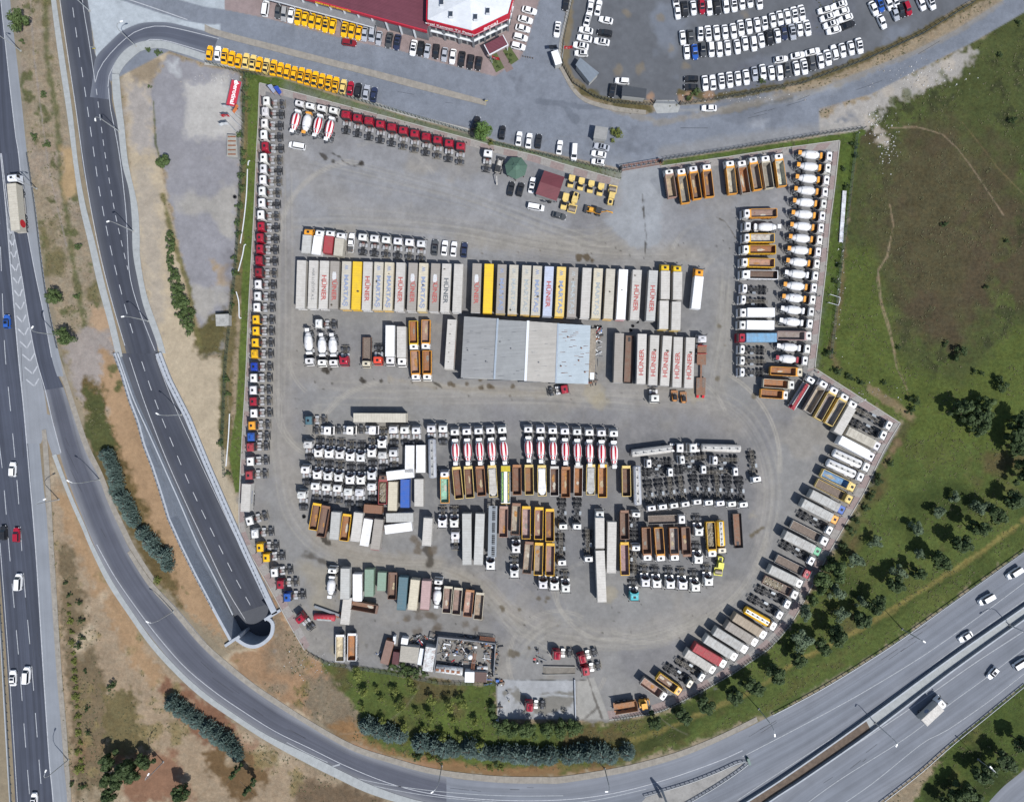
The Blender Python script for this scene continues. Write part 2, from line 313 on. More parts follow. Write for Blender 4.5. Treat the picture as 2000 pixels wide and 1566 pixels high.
# lawn along the street
# main yard
yard=T('507,163 800,241 957,284 1096,320 1211,352 1216,328 1288,318 1290,326 1420,308 1639,276 1613,500 1590,720 1760,827 1689,956 1616,1083 1547,1212 1435,1310 1363,1351 1292,1386 1200,1406 972,1404 968,1326 900,1330 760,1308 640,1292 603,1272 536,1164 469,1040 468,997 474,840 488,580 501,300')
fill(yard,cyard,1.5,0,0); bxx=(0,NY,0,NX); ym=np.clip(.5-sdist(yard,True,bxx)/2,0,1); fill(T('480,150 1640,150 1640,420 1300,560 900,520 560,560 480,560'),c3(150,151,154),120,8,0,.8,ym); mottle(yard,[(c3(150,146,139),N5,.04),(c3(133,132,133),N1,.07)])  # yard base, then pale bluish haze painted into the colour of its upper part
fill(T('483,142 507,163 503,300 492,525 486,619 476,840 470,960 460,962 455,935 448,890 461,800 470,620 478,400 484,250'),c3(90,108,55),2,1,.9)
fill(T('483,142 520,150 543,152 706,203 800,230 925,266 945,268 958,276 970,276 1106,312 1213,336 1213,352 1096,322 957,285 922,276 800,242 507,164'),c3(80,100,48),2,1,1)
stroke(T('545,148 706,198 800,226 925,260'),6,c3(140,136,120),.7,4,2,.4)
fill(T('1290,326 1296,314 1420,296 1600,268 1690,254 1690,264 1639,276 1527,292 1420,309'),c3(80,100,48),2,1,1)
fill(T('1641,276 1685,250 1668,330 1650,460 1640,560 1628,640 1606,700 1590,718 1600,640 1613,520'),c3(78,96,46),2,1,1)
for pts,w,c,a in [
 ('560,640 552,760 556,900 575,1000 640,1060 760,1105 860,1110 930,1135 1000,1200 1100,1240 1250,1240 1400,1180 1470,1090 1490,960 1450,860 1400,800 1250,770 900,770 700,750 580,720',46,c3(155,150,143),.5),
 ('560,300 620,360 700,420 900,440 1100,480 1300,500 1400,470 1410,380',50,c3(154,150,144),.4),
 ('560,400 560,640',40,c3(154,150,145),.5),('1410,400 1420,600 1400,780',46,c3(156,152,144),.5),('900,470 1100,480 1380,500',34,c3(158,151,138),.45),
 ('620,1050 700,1090 860,1100 960,1160 1010,1210',26,c3(150,142,128),.55),('600,1110 640,1130 620,1170 640,1180',34,c3(166,156,134),.5),
 ('1210,345 1270,420 1260,470',60,c3(162,164,166),.45),('760,740 900,760 1060,770',12,c3(162,152,134),.5)]:
    stroke(T(pts),w,c,a,w*.6,6)
rr=random.Random(11)
def resample0(p):
    out=[]
    for i in range(len(p)-1):
        a=p[max(0,i-1)];b_=p[i];c=p[i+1];d_=p[min(len(p)-1,i+2)]
        for k in range(6):
            t=k/6; out.append(tuple(.5*((2*b_[j])+(c[j]-a[j])*t+(2*a[j]-5*b_[j]+4*c[j]-d_[j])*t*t+(3*b_[j]-a[j]-3*c[j]+d_[j])*t**3) for j in (0,1)))
    return out
def arc(cx,cy,r,a0,a1,n=24): return [(cx+r*math.cos(math.radians(a0+(a1-a0)*i/n)),cy+r*math.sin(math.radians(a0+(a1-a0)*i/n))) for i in range(n+1)]
for cx,cy,r,a0,a1 in [(700,470,150,180,270),(705,475,160,185,265),(640,800,90,120,200),(640,795,99,115,200),(660,690,95,130,180),(760,900,150,215,265),(760,905,158,215,262),(1330,900,190,300,365),(1325,905,197,300,365),(1270,1000,230,10,75),(1262,1000,240,12,80),(1150,1160,60,120,260),(1000,1330,90,280,330),(1400,520,90,200,260),(1440,560,70,180,260),(1250,1080,160,60,110),(1255,1085,168,60,110),(740,400,120,250,330),(1310,840,110,280,340),(1200,1130,120,90,170),(1090,1290,95,300,20)]:
    for k in (0,4.5): stroke(arc(cx,cy,r+k,a0,a1),2.4,c3(176,171,160),.5,2,0)
for i in range(46):
    x=rr.uniform(560,1400); y=rr.choice((rr.uniform(380,500),rr.uniform(755,800),rr.uniform(1130,1300))); a=rr.uniform(0,360); stroke(arc(x,y,rr.uniform(40,160),a,a+rr.uniform(30,80)),2,c3(168,163,152) if rr.random()<.6 else c3(128,126,124),.22,2,0)
# wheel tracks along the lanes
for pth in ('590,640 548,700 545,800 556,900 575,1000 640,1070 760,1100 860,1105 930,1135 1000,1200 1100,1240 1250,1240 1400,1180 1470,1090 1500,960 1470,850 1400,790 1250,775 900,775 700,760 580,740','545,230 550,400 552,600 548,800 550,960','560,300 700,330 900,380 1100,450 1200,470 1250,400 1255,330','560,430 700,430 900,450 1100,490 1300,500 1410,470','1410,380 1425,500 1415,640 1400,760 1440,850','600,760 800,765 1000,768 1200,780 1400,800','1250,340 1240,420 1150,470 900,450','960,1140 1000,1200 1040,1240 1130,1270','1120,1230 1180,1250 1300,1240 1420,1160','1000,1290 1060,1230 1160,1210'):
    base=resample0(T(pth))
    for k in range(9):
        o1=rr.uniform(-24,24); o2=rr.uniform(-24,24); n_=len(base); a_=int(rr.uniform(0,.5)*n_); b_=int(rr.uniform(.6,1)*n_)
        for dd in (0,13):
            q=[]
            for i_ in range(a_,b_):
                x_,y_=base[i_]; nx_,ny_=base[min(n_-1,i_+1)]; px_,py_=base[max(0,i_-1)]; dx,dy=nx_-px_,ny_-py_; L=math.hypot(dx,dy)+1e-6; o_=o1+(o2-o1)*i_/n_+dd; q.append((x_-dy/L*o_,y_+dx/L*o_))
            if len(q)>2: stroke(q,2.4,c3(172,168,158) if k%3 else c3(122,120,117),.26,2.5,.6)
# darker worn bays
for p,c,a in [('600,640 900,640 900,700 600,700',c3(132,131,133),.5),('590,860 860,860 850,1010 600,1010',c3(122,123,126),.5),('860,860 1480,850 1470,1130 870,1110',c3(118,119,122),.55),('640,1120 960,1150 980,1300 620,1280',c3(134,131,127),.45),('1190,640 1390,640 1380,700 1190,760',c3(134,134,136),.4),('560,165 1210,340 1180,420 900,340 560,260',c3(140,140,142),.5),('1290,330 1540,300 1430,560 1300,420',c3(132,134,138),.5),('1560,300 1625,300 1590,720 1500,720',c3(128,130,133),.5),('900,505 1400,520 1390,640 910,630',c3(130,130,132),.4)]:
    fill(T(p),c,26,8,0,a)
fill(T('1218,330 1288,318 1296,360 1292,440 1285,480 1230,480 1180,430 1215,400 1214,350'),c3(160,164,168),3,3,0,.8); fill(T('1288,380 1268,352 1292,340'),c3(140,144,150),2,1,0,.7)
stroke(T('1255,380 1257,412 1260,440 1262,460 1260,490 1258,505'),1.8,c3(74,70,64),.9,1.6,1.4)
fill(T('971,1327 1123,1327 1123,1403 971,1403'),c3(170,172,174),1.5,0,0); fill(T('1127,1330 1160,1322 1190,1404 1127,1404'),c3(166,164,158),2,1,0)
fill(T('985,1352 1010,1345 1035,1372 1060,1358 1122,1352 1122,1385 1060,1398 1030,1395 1012,1372'),c3(122,118,108),3,4,0,.8); stroke(T('1030,1362 1080,1356 1122,1360'),2,c3(200,204,208),.6,2,2)
stroke(T('1148,1322 1160,1360 1176,1402'),3.5,c3(104,100,94),.9,2,1.5); stroke(T('1169,1380 1138,1406'),3,c3(112,108,102),.8,2,1.5); stroke(T('971,1326 1062,1327 1145,1327'),1.6,c3(70,70,66),.9,1.5,.8)
# oil stains, each where the yard shows one
cst=c3(62,57,50); cst2=c3(92,80,62)
stroke(T('625,300 636,310'),5,cst,.8,3,3); stroke(T('650,300 664,306 668,314 685,324 694,324 708,318'),3,cst,.8,2.5,3); blobs([(707,319,5),(651,315,3),(661,320,2.4)],cst,.8,2,2)
blobs([(1130,502,9),(1145,502,7),(1157,508,2.5),(1012,493,2.5),(1037,491,2),(942,495,2),(1054,489,1.8),(1264,1073,6)],cst2,.9,2,3); blobs([(634,722,6.5),(639,727,4),(646,721,3)],cst,.9,2,2)
blobs([(706,742,3.5),(711,746,3),(745,743,3.6),(805,747,2.5),(633,1052,7),(641,1060,6)],cst,.85,2,3)
stroke(T('845,745 857,752 862,757'),3,cst,.8,2,2.5); blobs([(878,750,5),(885,752,4),(912,750,4),(940,757,4),(955,755,3.5),(1001,755,4),(996,773,2.4),(938,741,3),(962,756,3)],cst2,.8,2.5,3)
stroke(T('596,1084 618,1090 640,1102 655,1110'),11,c3(84,78,70),.75,6,4); stroke(T('832,1072 841,1085 840,1100'),14,c3(74,68,60),.85,4,4); blobs([(846,1076,9),(808,1052,7),(818,1062,6),(815,1075,8)],c3(104,92,76),.7,5,4)
stroke(T('806,1182 830,1190 850,1205'),14,c3(98,88,74),.7,8,5); blobs([(822,1205,9),(838,1200,9),(797,1208,6),(855,1222,8),(815,1235,12),(850,1232,10),(910,1220,9),(930,1228,6)],c3(100,90,78),.65,6,5)
stroke(T('1466,1046 1480,1036 1489,1030'),8,c3(104,94,74),.85,4,4); blobs([(1070,1168,5),(1066,1175,5),(1052,1168,4),(1016,1190,3),(980,1185,3),(982,1192,3),(1000,1275,8),(1034,1264,3),(1089,1222,2),(953,1180,2),(1012,1278,3)],c3(98,88,70),.75,3,4)
blobs([(1480,624,3.5),(1404,636,4),(1402,740,4),(1416,675,3),(1434,626,2.5),(1473,772,6),(1372,742,4)],c3(104,94,72),.7,3,3); stroke(T('1400,425 1415,432 1425,445 1437,465'),1.6,c3(86,78,64),.8,1.6,1)
for i in range(150):
    x=rr.uniform(570,1430);y=rr.choice((rr.uniform(470,505),rr.uniform(735,800),rr.uniform(1100,1300),rr.uniform(640,720)))
    blobs([(x,y,rr.uniform(.5,1.5))],cst,.7,1.5,1)
blobs([(1360,770,16),(1160,770,20),(1170,785,15),(680,1160,12),(671,1166,8),(960,990,8),(1470,1005,6),(1190,1160,14),(660,1270,12)],c3(172,162,138),.5,9,6)
for i in range(60): blobs([(rr.uniform(480,960),rr.uniform(1150,1310),rr.uniform(1.5,5))],rr.choice((c3(150,146,138),c3(108,104,98),c3(128,116,98))),.5,3,4)
# lower right beyond the motorway
fill(T('1780,1566 1854,1454 2000,1335 2140,1240 2140,1400 2000,1500 1954,1541 1900,1706 1700,1706'),c3(72,88,44),3,3,1); mottle(T('1780,1566 1854,1454 2000,1335 2140,1400 1900,1706'),[(c3(96,98,56),N2,.08),(c3(54,66,34),N5,.05)])
for q in ('-140,-140 20,-140 55,300 120,698 150,780 185,880 240,1000 300,1130 400,1240 500,1330 620,1410 770,1480 980,1518 1200,1505 1330,1468 1500,1398 1740,1262 2000,1076 2140,960 2140,1240 2000,1337 1854,1456 1718,1570 1500,1706 -140,1706',):
    pass
for q in ('-140,-140 20,-140 52,300 117,698 82,800 98,1078 125,1500 140,1706 -140,1706','36,300 62,480 120,698 150,780 185,880 240,1000 300,1130 400,1240 500,1330 620,1410 770,1480 980,1513 980,1640 800,1580 640,1508 500,1440 388,1362 290,1262 207,1140 160,1050 105,905 60,760 40,560','980,1513 1204,1497 1331,1464 1500,1392 1741,1256 2000,1072 2140,976 2140,1220 2000,1335 1854,1454 1718,1566 1500,1706 800,1706 900,1570','92,-140 100,0 144,320 190,555 228,700 320,700 300,640 262,500 258,420 250,320 235,160 235,-140','1850,1640 1954,1541 2000,1503 2140,1390 2140,1706 1850,1706'):
    p_=T(q); bx=boxof(p_,2); y0,y1,x0,x1=bx; VEG[y0:y1,x0:x1][sdist(p_,True,bx)<3]=0
COLR*=(1+.22*N3+.22*N4+.16*N2)[...,None]
np.clip(COLR,.004,.8,out=COLR)
# ---------------------------------------------------------------- ground material
def groundmat(name,gr=.12,ter=.5,bumpst=.3,stone=0):
    m,n,l,b=nmat(name,.95,0,.15); a=n.new('ShaderNodeVertexColor'); a.layer_name='Col'
    t=n.new('ShaderNodeTexCoord'); v=t.outputs['Object']
    f1=noise(n,l,v,1.1,8,.72); f2=noise(n,l,v,5.5,3,.7); f3=noise(n,l,v,.18,5,.6)
    s=mathn(n,l,'ADD',mathn(n,l,'MULTIPLY',f1,1.0),mathn(n,l,'MULTIPLY',f2,.8)); s=mathn(n,l,'ADD',s,mathn(n,l,'MULTIPLY',f3,.5))
    # amount grows with vegetation (alpha)
    va=mathn(n,l,'ADD',mathn(n,l,'MULTIPLY',a.outputs['Alpha'],ter),gr)
    k=mathn(n,l,'ADD',mathn(n,l,'MULTIPLY',mathn(n,l,'SUBTRACT',s,1.15),mathn(n,l,'MULTIPLY',va,3.2)),1.0)
    k=mathn(n,l,'MAXIMUM',k,.25)
    g=n.new('ShaderNodeVectorMath'); g.operation='SCALE'; l.new(a.outputs['Color'],g.inputs[0]); l.new(k,g.inputs['Scale']); out=g.outputs[0]
    # hue variation on vegetated ground
    hv=maprange(n,l,noise(n,l,v,.5,5,.7),.35,.65,0,.45); hv=mathn(n,l,'MULTIPLY',hv,a.outputs['Alpha'])
    warm=n.new('ShaderNodeVectorMath'); warm.operation='MULTIPLY'; l.new(out,warm.inputs[0]); warm.inputs[1].default_value=(1.35,1.05,.85)
    out=mix(n,l,hv,out,warm.outputs[0])
    if stone:
        vo=n.new('ShaderNodeTexVoronoi'); vo.inputs['Scale'].default_value=3.0; l.new(v,vo.inputs['Vector'])
        sp=maprange(n,l,vo.outputs['Distance'],.03,.09,.4,0); sp=mathn(n,l,'MULTIPLY',sp,maprange(n,l,noise(n,l,v,.6,2),.5,.62,0,1)); out=mix(n,l,sp,out,(.5,.48,.45))
    l.new(out,b.inputs['Base Color']); bump(n,l,b,s,bumpst,.12)
    return m
M['ground']=groundmat('ground_soil_grass',.16,.42,.8,1); M['yardm']=groundmat('yard_gravel',.15,.1,.35,1); M['lotm']=groundmat('lot_asphalt',.09,.1,.2,0)
def pip(poly,x,y):
    ins=np.zeros(x.shape,bool); n=len(poly)
    for i in range(n):
        ax,ay=poly[i]; bx,by=poly[(i+1)%n]
        ins^=((ay>y)!=(by>y))&(x<(bx-ax)*(y-ay)/(by-ay+1e-12)+ax)
    return ins
cxx=GX[:-1,:-1]+ST/2; cyy=GY[:-1,:-1]+ST/2
pit=T('225,690 311,690 330,740 368,815 405,905 440,985 480,1075 538,1197 531,1203 535,1222 530,1242 514,1257 498,1261 480,1257 466,1246 452,1250 417,1186 381,1118 355,1065 331,1012 314,956 299,910 283,869 271,823 255,782 240,731')
VEG[:-1,:-1][pip(pit,cxx,cyy)]=0; zid=np.zeros(cxx.shape,int); zid[pip(yard,cxx,cyy)]=1; zid[pip(lot,cxx,cyy)]=2; zid[pip(mead,cxx,cyy)]=3; zid[pip(pit,cxx,cyy)]=-1
def gridmesh(name,z,mat):
    m=zid==z; idx=np.arange(NY*NX).reshape(NY,NX)
    q=np.stack([idx[:-1,:-1][m],idx[1:,:-1][m],idx[1:,1:][m],idx[:-1,1:][m]],1)
    used,inv=np.unique(q.ravel(),return_inverse=True)
    co=np.zeros((len(used),3),np.float32); co[:,0]=(GX.ravel()[used]-1000)*S; co[:,1]=(783-GY.ravel()[used])*S
    me=bpy.data.meshes.new(name); me.vertices.add(len(used)); me.vertices.foreach_set('co',co.ravel())
    nf=len(q); me.loops.add(nf*4); me.loops.foreach_set('vertex_index',inv.astype(np.int32).ravel()); me.polygons.add(nf)
    me.polygons.foreach_set('loop_start',np.arange(0,nf*4,4,dtype=np.int32)); me.polygons.foreach_set('loop_total',np.full(nf,4,np.int32))
    me.update(calc_edges=True); ca=me.color_attributes.new('Col','FLOAT_COLOR','POINT')
    c=np.ones((len(used),4),np.float32); c[:,:3]=COLR.reshape(-1,3)[used]; c[:,3]=VEG.ravel()[used]; ca.data.foreach_set('color',c.ravel())
    me.materials.append(mat); return struct(name,me)
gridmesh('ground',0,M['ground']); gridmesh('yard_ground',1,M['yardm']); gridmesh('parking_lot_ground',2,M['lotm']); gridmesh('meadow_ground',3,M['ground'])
# land beyond the detailed ground, out to the horizon
b=MB(); a0,a1=(X0-1000)*S,(X0+(NX-1)*ST-1000)*S; b1,b0=(783-Y0)*S,(783-(Y0+(NY-1)*ST))*S; R=3000
for q in ([(-R,-R),(R,-R),(R,b0),(-R,b0)],[(-R,b1),(R,b1),(R,R),(-R,R)],[(-R,b0),(a0,b0),(a0,b1),(-R,b1)],[(a1,b0),(R,b0),(R,b1),(a1,b1)]): b.face([(x,y,0) for x,y in q])
struct('outer_terrain',b.mesh('outer_terrain',flat('outer_soil',c3(110,112,80),.95,0,.3,.05)))
M['guard2']=flat('grey_deck_steel',(.2,.22,.24),.5,.3,.15,3)
M['chas2']=flat('dusty_chassis',(.16,.145,.12),.75,.1,.5,4); M['hose']=flat('air_hose',(.3,.05,.03),.5)
# ---------------------------------------------------------------- vehicle prototypes (front = +y)
def pt(name,me,ck=None,subs=(),loc=None,label=None): return (name,me,ck,subs,loc,label)
def inst(protolist,root,cols):
    def rec(parts,par):
        for (nm,me,ck,subs,loc,lab) in parts:
            c=cols.get(ck) if ck else None
            if isinstance(me,dict): me=me[c if not isinstance(c,tuple) else 'x']; c=None
            o=ob(nm,me,par,loc,c)
            if ck and c is None and ck in cols and isinstance(cols[ck],tuple): o.color=cols[ck]+(1,)
            if lab: o['label']=lab
            if nm=='mixing_drum': o.rotation_euler=(0,random.uniform(0,6.28),0)
            rec(subs,o)
    rec(protolist,root)
def wheelmesh(r=.5,w=.3,dual=False):
    b=MB(); W=w
    if dual:
        for o in (-.17,.17): b.lathe([(o-.14,r*.8),(o-.13,r),(o+.13,r),(o+.14,r*.8)],14,0,0,'x')
    else: b.lathe([(-w/2,r*.8),(-w/2+.02,r),(w/2-.02,r),(w/2,r*.8)],14,0,0,'x')
    k=(.31 if dual else w/2)
    b.lathe([(-k-.01,r*.45),(-k-.005,r*.5),(k+.005,r*.5),(k+.01,r*.45)],10,0,0,'x',None,1)
    return b.mesh('wheel',[M['rub'],M['hub']])
WT=wheelmesh(.5,.32); WD=wheelmesh(.5,.3,True); WC=wheelmesh(.32,.22)
def wheels(ys,x=1.02,xd=.9,me=None,z=.5,front=1):
    r=[]
    for i,y in enumerate(ys):
        m=me or (WT if i<front else WD); xx=x if (me or i<front) else xd
        for s in (-1,1): r.append(pt('wheel',m,None,(),(s*xx,y,z)))
    return r
def cabset(yf,L=2.2,top=3.55,kind=0,ck='cab',z0=.95):
    """kind 0 sleeper cab with raked roof, 1 with side fairings and hollow rear edge, 2 low day cab"""
    y1=yf; y0=yf-L; b=MB()
    b.box(-1.24,1.24,y0,y1,z0-.35,z0+1.0,0,.12)                         # lower body
    b.box(-1.24,1.24,y0,y1,z0+1.0,top-.55,0,.14,.05,.22,0)
    if kind==2: b.box(-1.19,1.19,y0,y1-.22,top-.55,top,0,.22,.12,.3,.08)
    else:
        b.box(-1.19,1.19,y0,y1-.22,top-.55,top-.1,0,.22,.1,.5,.02); b.box(-1.0,1.0,y0+.15,y1-.9,top-.1,top,0,.2,.08,.3,.1)
    b.box(-1.27,1.27,y1-.12,y1+.12,z0-.55,z0-.05,0,.1)                  # bumper
    b.box(-1.1,1.1,y1-.5,y1-.1,top-.5,top-.42,1,.06)                    # sun visor
    if kind==1:
        for s in (-1,1):
            x=s*1.22; b.box(min(x,x-s*.12),max(x,x-s*.12),y0-.55,y0+.05,z0+.2,top-.25,0)
        for i in range(6):
            t=i/6; u=(i+1)/6
            b.face([(-1.2+2.4*t,y0+.05,top-.18),(-1.2+2.4*u,y0+.05,top-.18),(-1.2+2.4*u,y0-.5*(2*u-1)**2,top-.22),(-1.2+2.4*t,y0-.5*(2*t-1)**2,top-.22)],0)
    b.box(-1.15,1.15,y0-.1,y0+.02,z0,top-.9,1)
    me=b.mesh('cab',[M['cab'],M['chas']])
    g=MB(); zt=top-.58; g.face([(-1.08,y1+.015,z0+1.0),(1.08,y1+.015,z0+1.0),(1.0,y1-.2,zt),(-1.0,y1-.2,zt)])
    g.face([(-1.0,y1-.2,zt),(1.0,y1-.2,zt),(1.0,y1-.23,zt+.02),(-1.0,y1-.23,zt+.02)])
    ws=g.mesh('windscreen',M['glass'])
    h=MB(); hy=(y0+y1)/2-.15; h.box(-.36,.36,hy-.32,hy+.32,top-.03,top+.06,0,.06); hm=h.mesh('roof_hatch',M['hatch'])
    sub=[pt('windscreen',ws),pt('roof_hatch',hm)]
    for s in (-1,1):
        r=MB(); r.bar((s*1.2,y1-.2,top-.9),(s*1.5,y1+.1,top-.9),.06); r.box(s*1.5-.1,s*1.5+.1,y1,y1+.2,z0+.9,top-.8); sub.append(pt('mirror',r.mesh('mirror',M['chas'])))
        q=MB(); q.face([(s*1.255,y1-1.05,z0+1.0),(s*1.255,y1-.2,z0+1.0),(s*1.22,y1-.35,zt-.05),(s*1.22,y1-1.05,zt-.05)]); sub.append(pt('side_window',q.mesh('side_window',M['glass'])))
    return pt('cab',me,ck,sub)
def chassis(y0,y1,cross=6,rear=True,mat='chas'):
    b=MB(); 
    for s in (-1,1): b.box(s*.42-.05,s*.42+.05,y0,y1,.75,1.02)
    for i in range(cross): 
        y=y0+.15+(y1-y0-.3)*i/(cross-1); b.box(-.42,.42,y-.06,y+.06,.8,.98)
    b.lathe([(y0+.3,.09),(y1,.09)],8,0,.75)
    b.box(-.35,.35,y1-1.2,y1,.55,1.15)
    if rear: b.box(-1.15,1.15,y0-.08,y0+.08,.55,.75)
    return b.mesh('chassis',[M[mat]])
def tank(x0,x1,y0,y1,z0=.45,z1=1.0,m='alu'):
    return MB().box(x0,x1,y0,y1,z0,z1,0,.1).mesh('fuel_tank',M[m])
def guard(x,y,w=.62,r=.62):
    b=MB(); n=8
    for i in range(n):
        a=math.pi*(.08+.84*i/n); c=math.pi*(.08+.84*(i+1)/n)
        p=[(y+r*math.cos(a),.5+r*math.sin(a)),(y+r*math.cos(c),.5+r*math.sin(c))]
        b.face([(x-w/2,p[0][0],p[0][1]),(x+w/2,p[0][0],p[0][1]),(x+w/2,p[1][0],p[1][1]),(x-w/2,p[1][0],p[1][1])],0,True)
    b.bar((x-w/2,y,.5+r),(x+w/2,y,.5+r),.05)
    return b.mesh('mudguard',M['guard'])
def tractor(kind,top,L=6.0,axles=1,var=0):
    yf=L/2; cm=['chas','chas2','chas'][var]; sp=kind==3; kind=0 if sp else kind
    p=[cabset(yf,2.25,top,kind),pt('chassis',chassis(-L/2,yf-1,mat=cm))]
    ys=[yf-1.35]+([-L/2+1.0] if axles==1 else [-L/2+1.9,-L/2+.6])
    p+=wheels(ys)
    for s in (-1,1):
        for y in ys[1:]: p.append(pt('mudguard',guard(s*.9,y)))
    p.append(pt('fuel_tank',tank(.55,1.2,-.75,.35))); p.append(pt('fuel_tank',tank(-1.2,-.55,-.75,.35)))
    f=MB(); f.box(-.45,.45,ys[1]-.35,ys[1]+.45,1.05,1.2,0,.2); f.box(-.12,.12,ys[1]-.55,ys[1]-.2,1.05,1.18); p.append(pt('fifth_wheel',f.mesh('fifth_wheel',M['chas'])))
    k=MB(); k.box(-.36,.36,-.6,.45,1.06,1.1); p.append(pt('catwalk',k.mesh('catwalk',M['deck'])))
    if sp:
        e=MB(); e.box(-.95,.95,yf-2.2,yf-1.0,top-.02,top+.35,0,.25,.15,.75,.0); p.append(pt('roof_spoiler',e.mesh('roof_spoiler',M['cab']),'cab'))
    if var==2:
        for s in (-1,1): p.append(pt('tool_box',MB().box(s*.85-.3,s*.85+.3,-.35,.5,1.0,1.35,0,.06).mesh('tool_box',M['alu'])))
    h=MB()
    for x in (-.25,0,.25): h.bar((x,yf-2.45,2.0),(x*1.3,yf-3.0,1.25),.05)
    p.append(pt('air_hoses',h.mesh('air_hoses',M['hose'])))
    return p
def drum(striped,L=4.4):
    b=MB(); c=-1.35
    pr=[(-2.35,.55),(-2.25,.62),(-1.2,1.05),(-.5,1.17),(.9,1.2),(1.5,1.12),(2.15,.78),(2.25,.6)]
    pr=[(y+c,r) for y,r in pr]
    mf=(lambda i,q:(1 if (i%4)<2 and 0<q<6 and q!=-1 else 0)) if striped else None
    b.lathe(pr,24,0,0,'y',mf)
    b.lathe([(c-1.42,1.0),(c-1.4,1.04),(c-1.2,1.1),(c-1.18,1.0)],24,0,0,'y',None,2)
    return b
def mixer(striped):
    L=9.6; yf=L/2; p=[cabset(yf,1.85,3.05,2),pt('chassis',chassis(-L/2+.6,yf-1,cross=8))]
    p+=wheels([yf-1.0,yf-2.8,-L/2+2.9,-L/2+1.5],front=2)
    for s in (-1,1): p.append(pt('mudguard',guard(s*.92,-L/2+2.9,.6,.6))); p.append(pt('mudguard',guard(s*.92,-L/2+1.5,.6,.6)))
    p.append(pt('fuel_tank',tank(-1.2,-.6,yf-4.3,yf-3.4)))
    b=drum(striped); p.append(pt('mixing_drum',b.mesh('mixing_drum',[M['white'] if striped else M['body'],M['dred'],M['steel']]),None if striped else 'body',(),(0,0,2.32)))
    w=MB(); y=1.45; w.box(-.85,.85,y-.1,y+.5,1.5,2.6,0,.12); p.append(pt('water_tank',w.mesh('water_tank',M['body']),'tank'))
    f=MB(); f.box(-.7,.7,y-.35,y-.1,1.0,2.4); 
    for s in (-1,1): f.bar((s*.75,-4.0,1.0),(s*.55,-3.7,2.4),.12); f.bar((s*.5,-4.4,1.0),(s*.5,-4.3,3.0),.1)
    f.bar((-.75,-3.75,2.3),(.75,-3.75,2.3),.14); p.append(pt('drum_cradle',f.mesh('drum_cradle',M['steel'])))
    h=MB(); h.prism([(-.3,-4.5),(.3,-4.5),(.3,-4.1),(-.3,-4.1)],[(-.6,-4.75),(.6,-4.75),(.6,-3.85),(-.6,-3.85)],2.75,3.35)
    p.append(pt('hopper',h.mesh('hopper',M['body']),'tank'))
    k=MB(); k.prism([(-.3,-4.9),(.3,-4.9),(.25,-4.4),(-.25,-4.4)],[(-.45,-4.9),(.45,-4.9),(.4,-4.2),(-.4,-4.2)],1.6,2.2); k.bar((.1,-4.7,1.7),(-.75,-4.95,1.2),.3,.12); p.append(pt('chute',k.mesh('chute',M['guard'])))
    d=MB()
    for i in range(6): d.bar((.85,-4.3,1.2+i*.3),(1.05,-4.3,1.2+i*.3),.05)
    for x in (.85,1.05): d.bar((x,-4.3,.9),(x,-4.3,3.0),.05)
    p.append(pt('ladder',d.mesh('ladder',M['steel'])))
    return p
def tipbody(y0,y1,z0,z1,half=1.22,lip=True,t=.07):
    """open box, its canopy lip towards the front"""
    b=MB()
    for s in (-1,1):
        x=s*half; b.box(min(x,x-s*t),max(x,x-s*t),y0,y1,z0,z1)
        b.box(min(x,x-s*.07)-.02,max(x,x-s*.07)+.02,y0,y1,z1-.003,z1+.07)
        n=6
        for i in range(n+1):
            y=y0+.1+(y1-y0-.2)*i/n; xx=x+s*.04; b.box(min(x,x+s*.06),max(x,x+s*.06),y-.05,y+.05,z0+.05,z1-.02)
    b.box(-half+t,half-t,y0,y0+t,z0,z1-.08); b.box(-half,half,y0-.08,y0,z0+.1,z1-.1)
    b.box(-half+t,half-t,y1-t,y1,z0,z1)
    if lip: b.box(-half,half,y1+.003,y1+.75,z1-.02,z1+.09,0,.0,.12,.06,0)
    m=b.mesh('tipper_body',[M['body']])
    g=MB(); h=half-t-.004
    g.face([(-h+.25,y0+t+.01,z0+.06),(h-.25,y0+t+.01,z0+.06),(h-.25,y1-t-.5,z0+.06),(-h+.25,y1-t-.5,z0+.06)])
    for s in (-1,1):
        g.face([(s*(h-.25),y0+t+.01,z0+.06),(s*(h-.25),y1-t-.5,z0+.06),(s*h,y1-t-.02,z0+.55),(s*h,y0+t+.01,z0+.55)])
        g.face([(s*h,y0+t+.01,z0+.55),(s*h,y1-t-.02,z0+.55),(s*h,y1-t-.02,z1),(s*h,y0+t+.01,z1)])
    g.face([(-h+.25,y1-t-.5,z0+.06),(h-.25,y1-t-.5,z0+.06),(h,y1-t-.02,z1),(-h,y1-t-.02,z1)])
    g.face([(-h,y0+t+.012,z0+.06),(h,y0+t+.012,z0+.06),(h,y0+t+.012,z1-.1),(-h,y0+t+.012,z1-.1)])
    gm=g.mesh('bed_lining',M['bed'])
    return m,gm
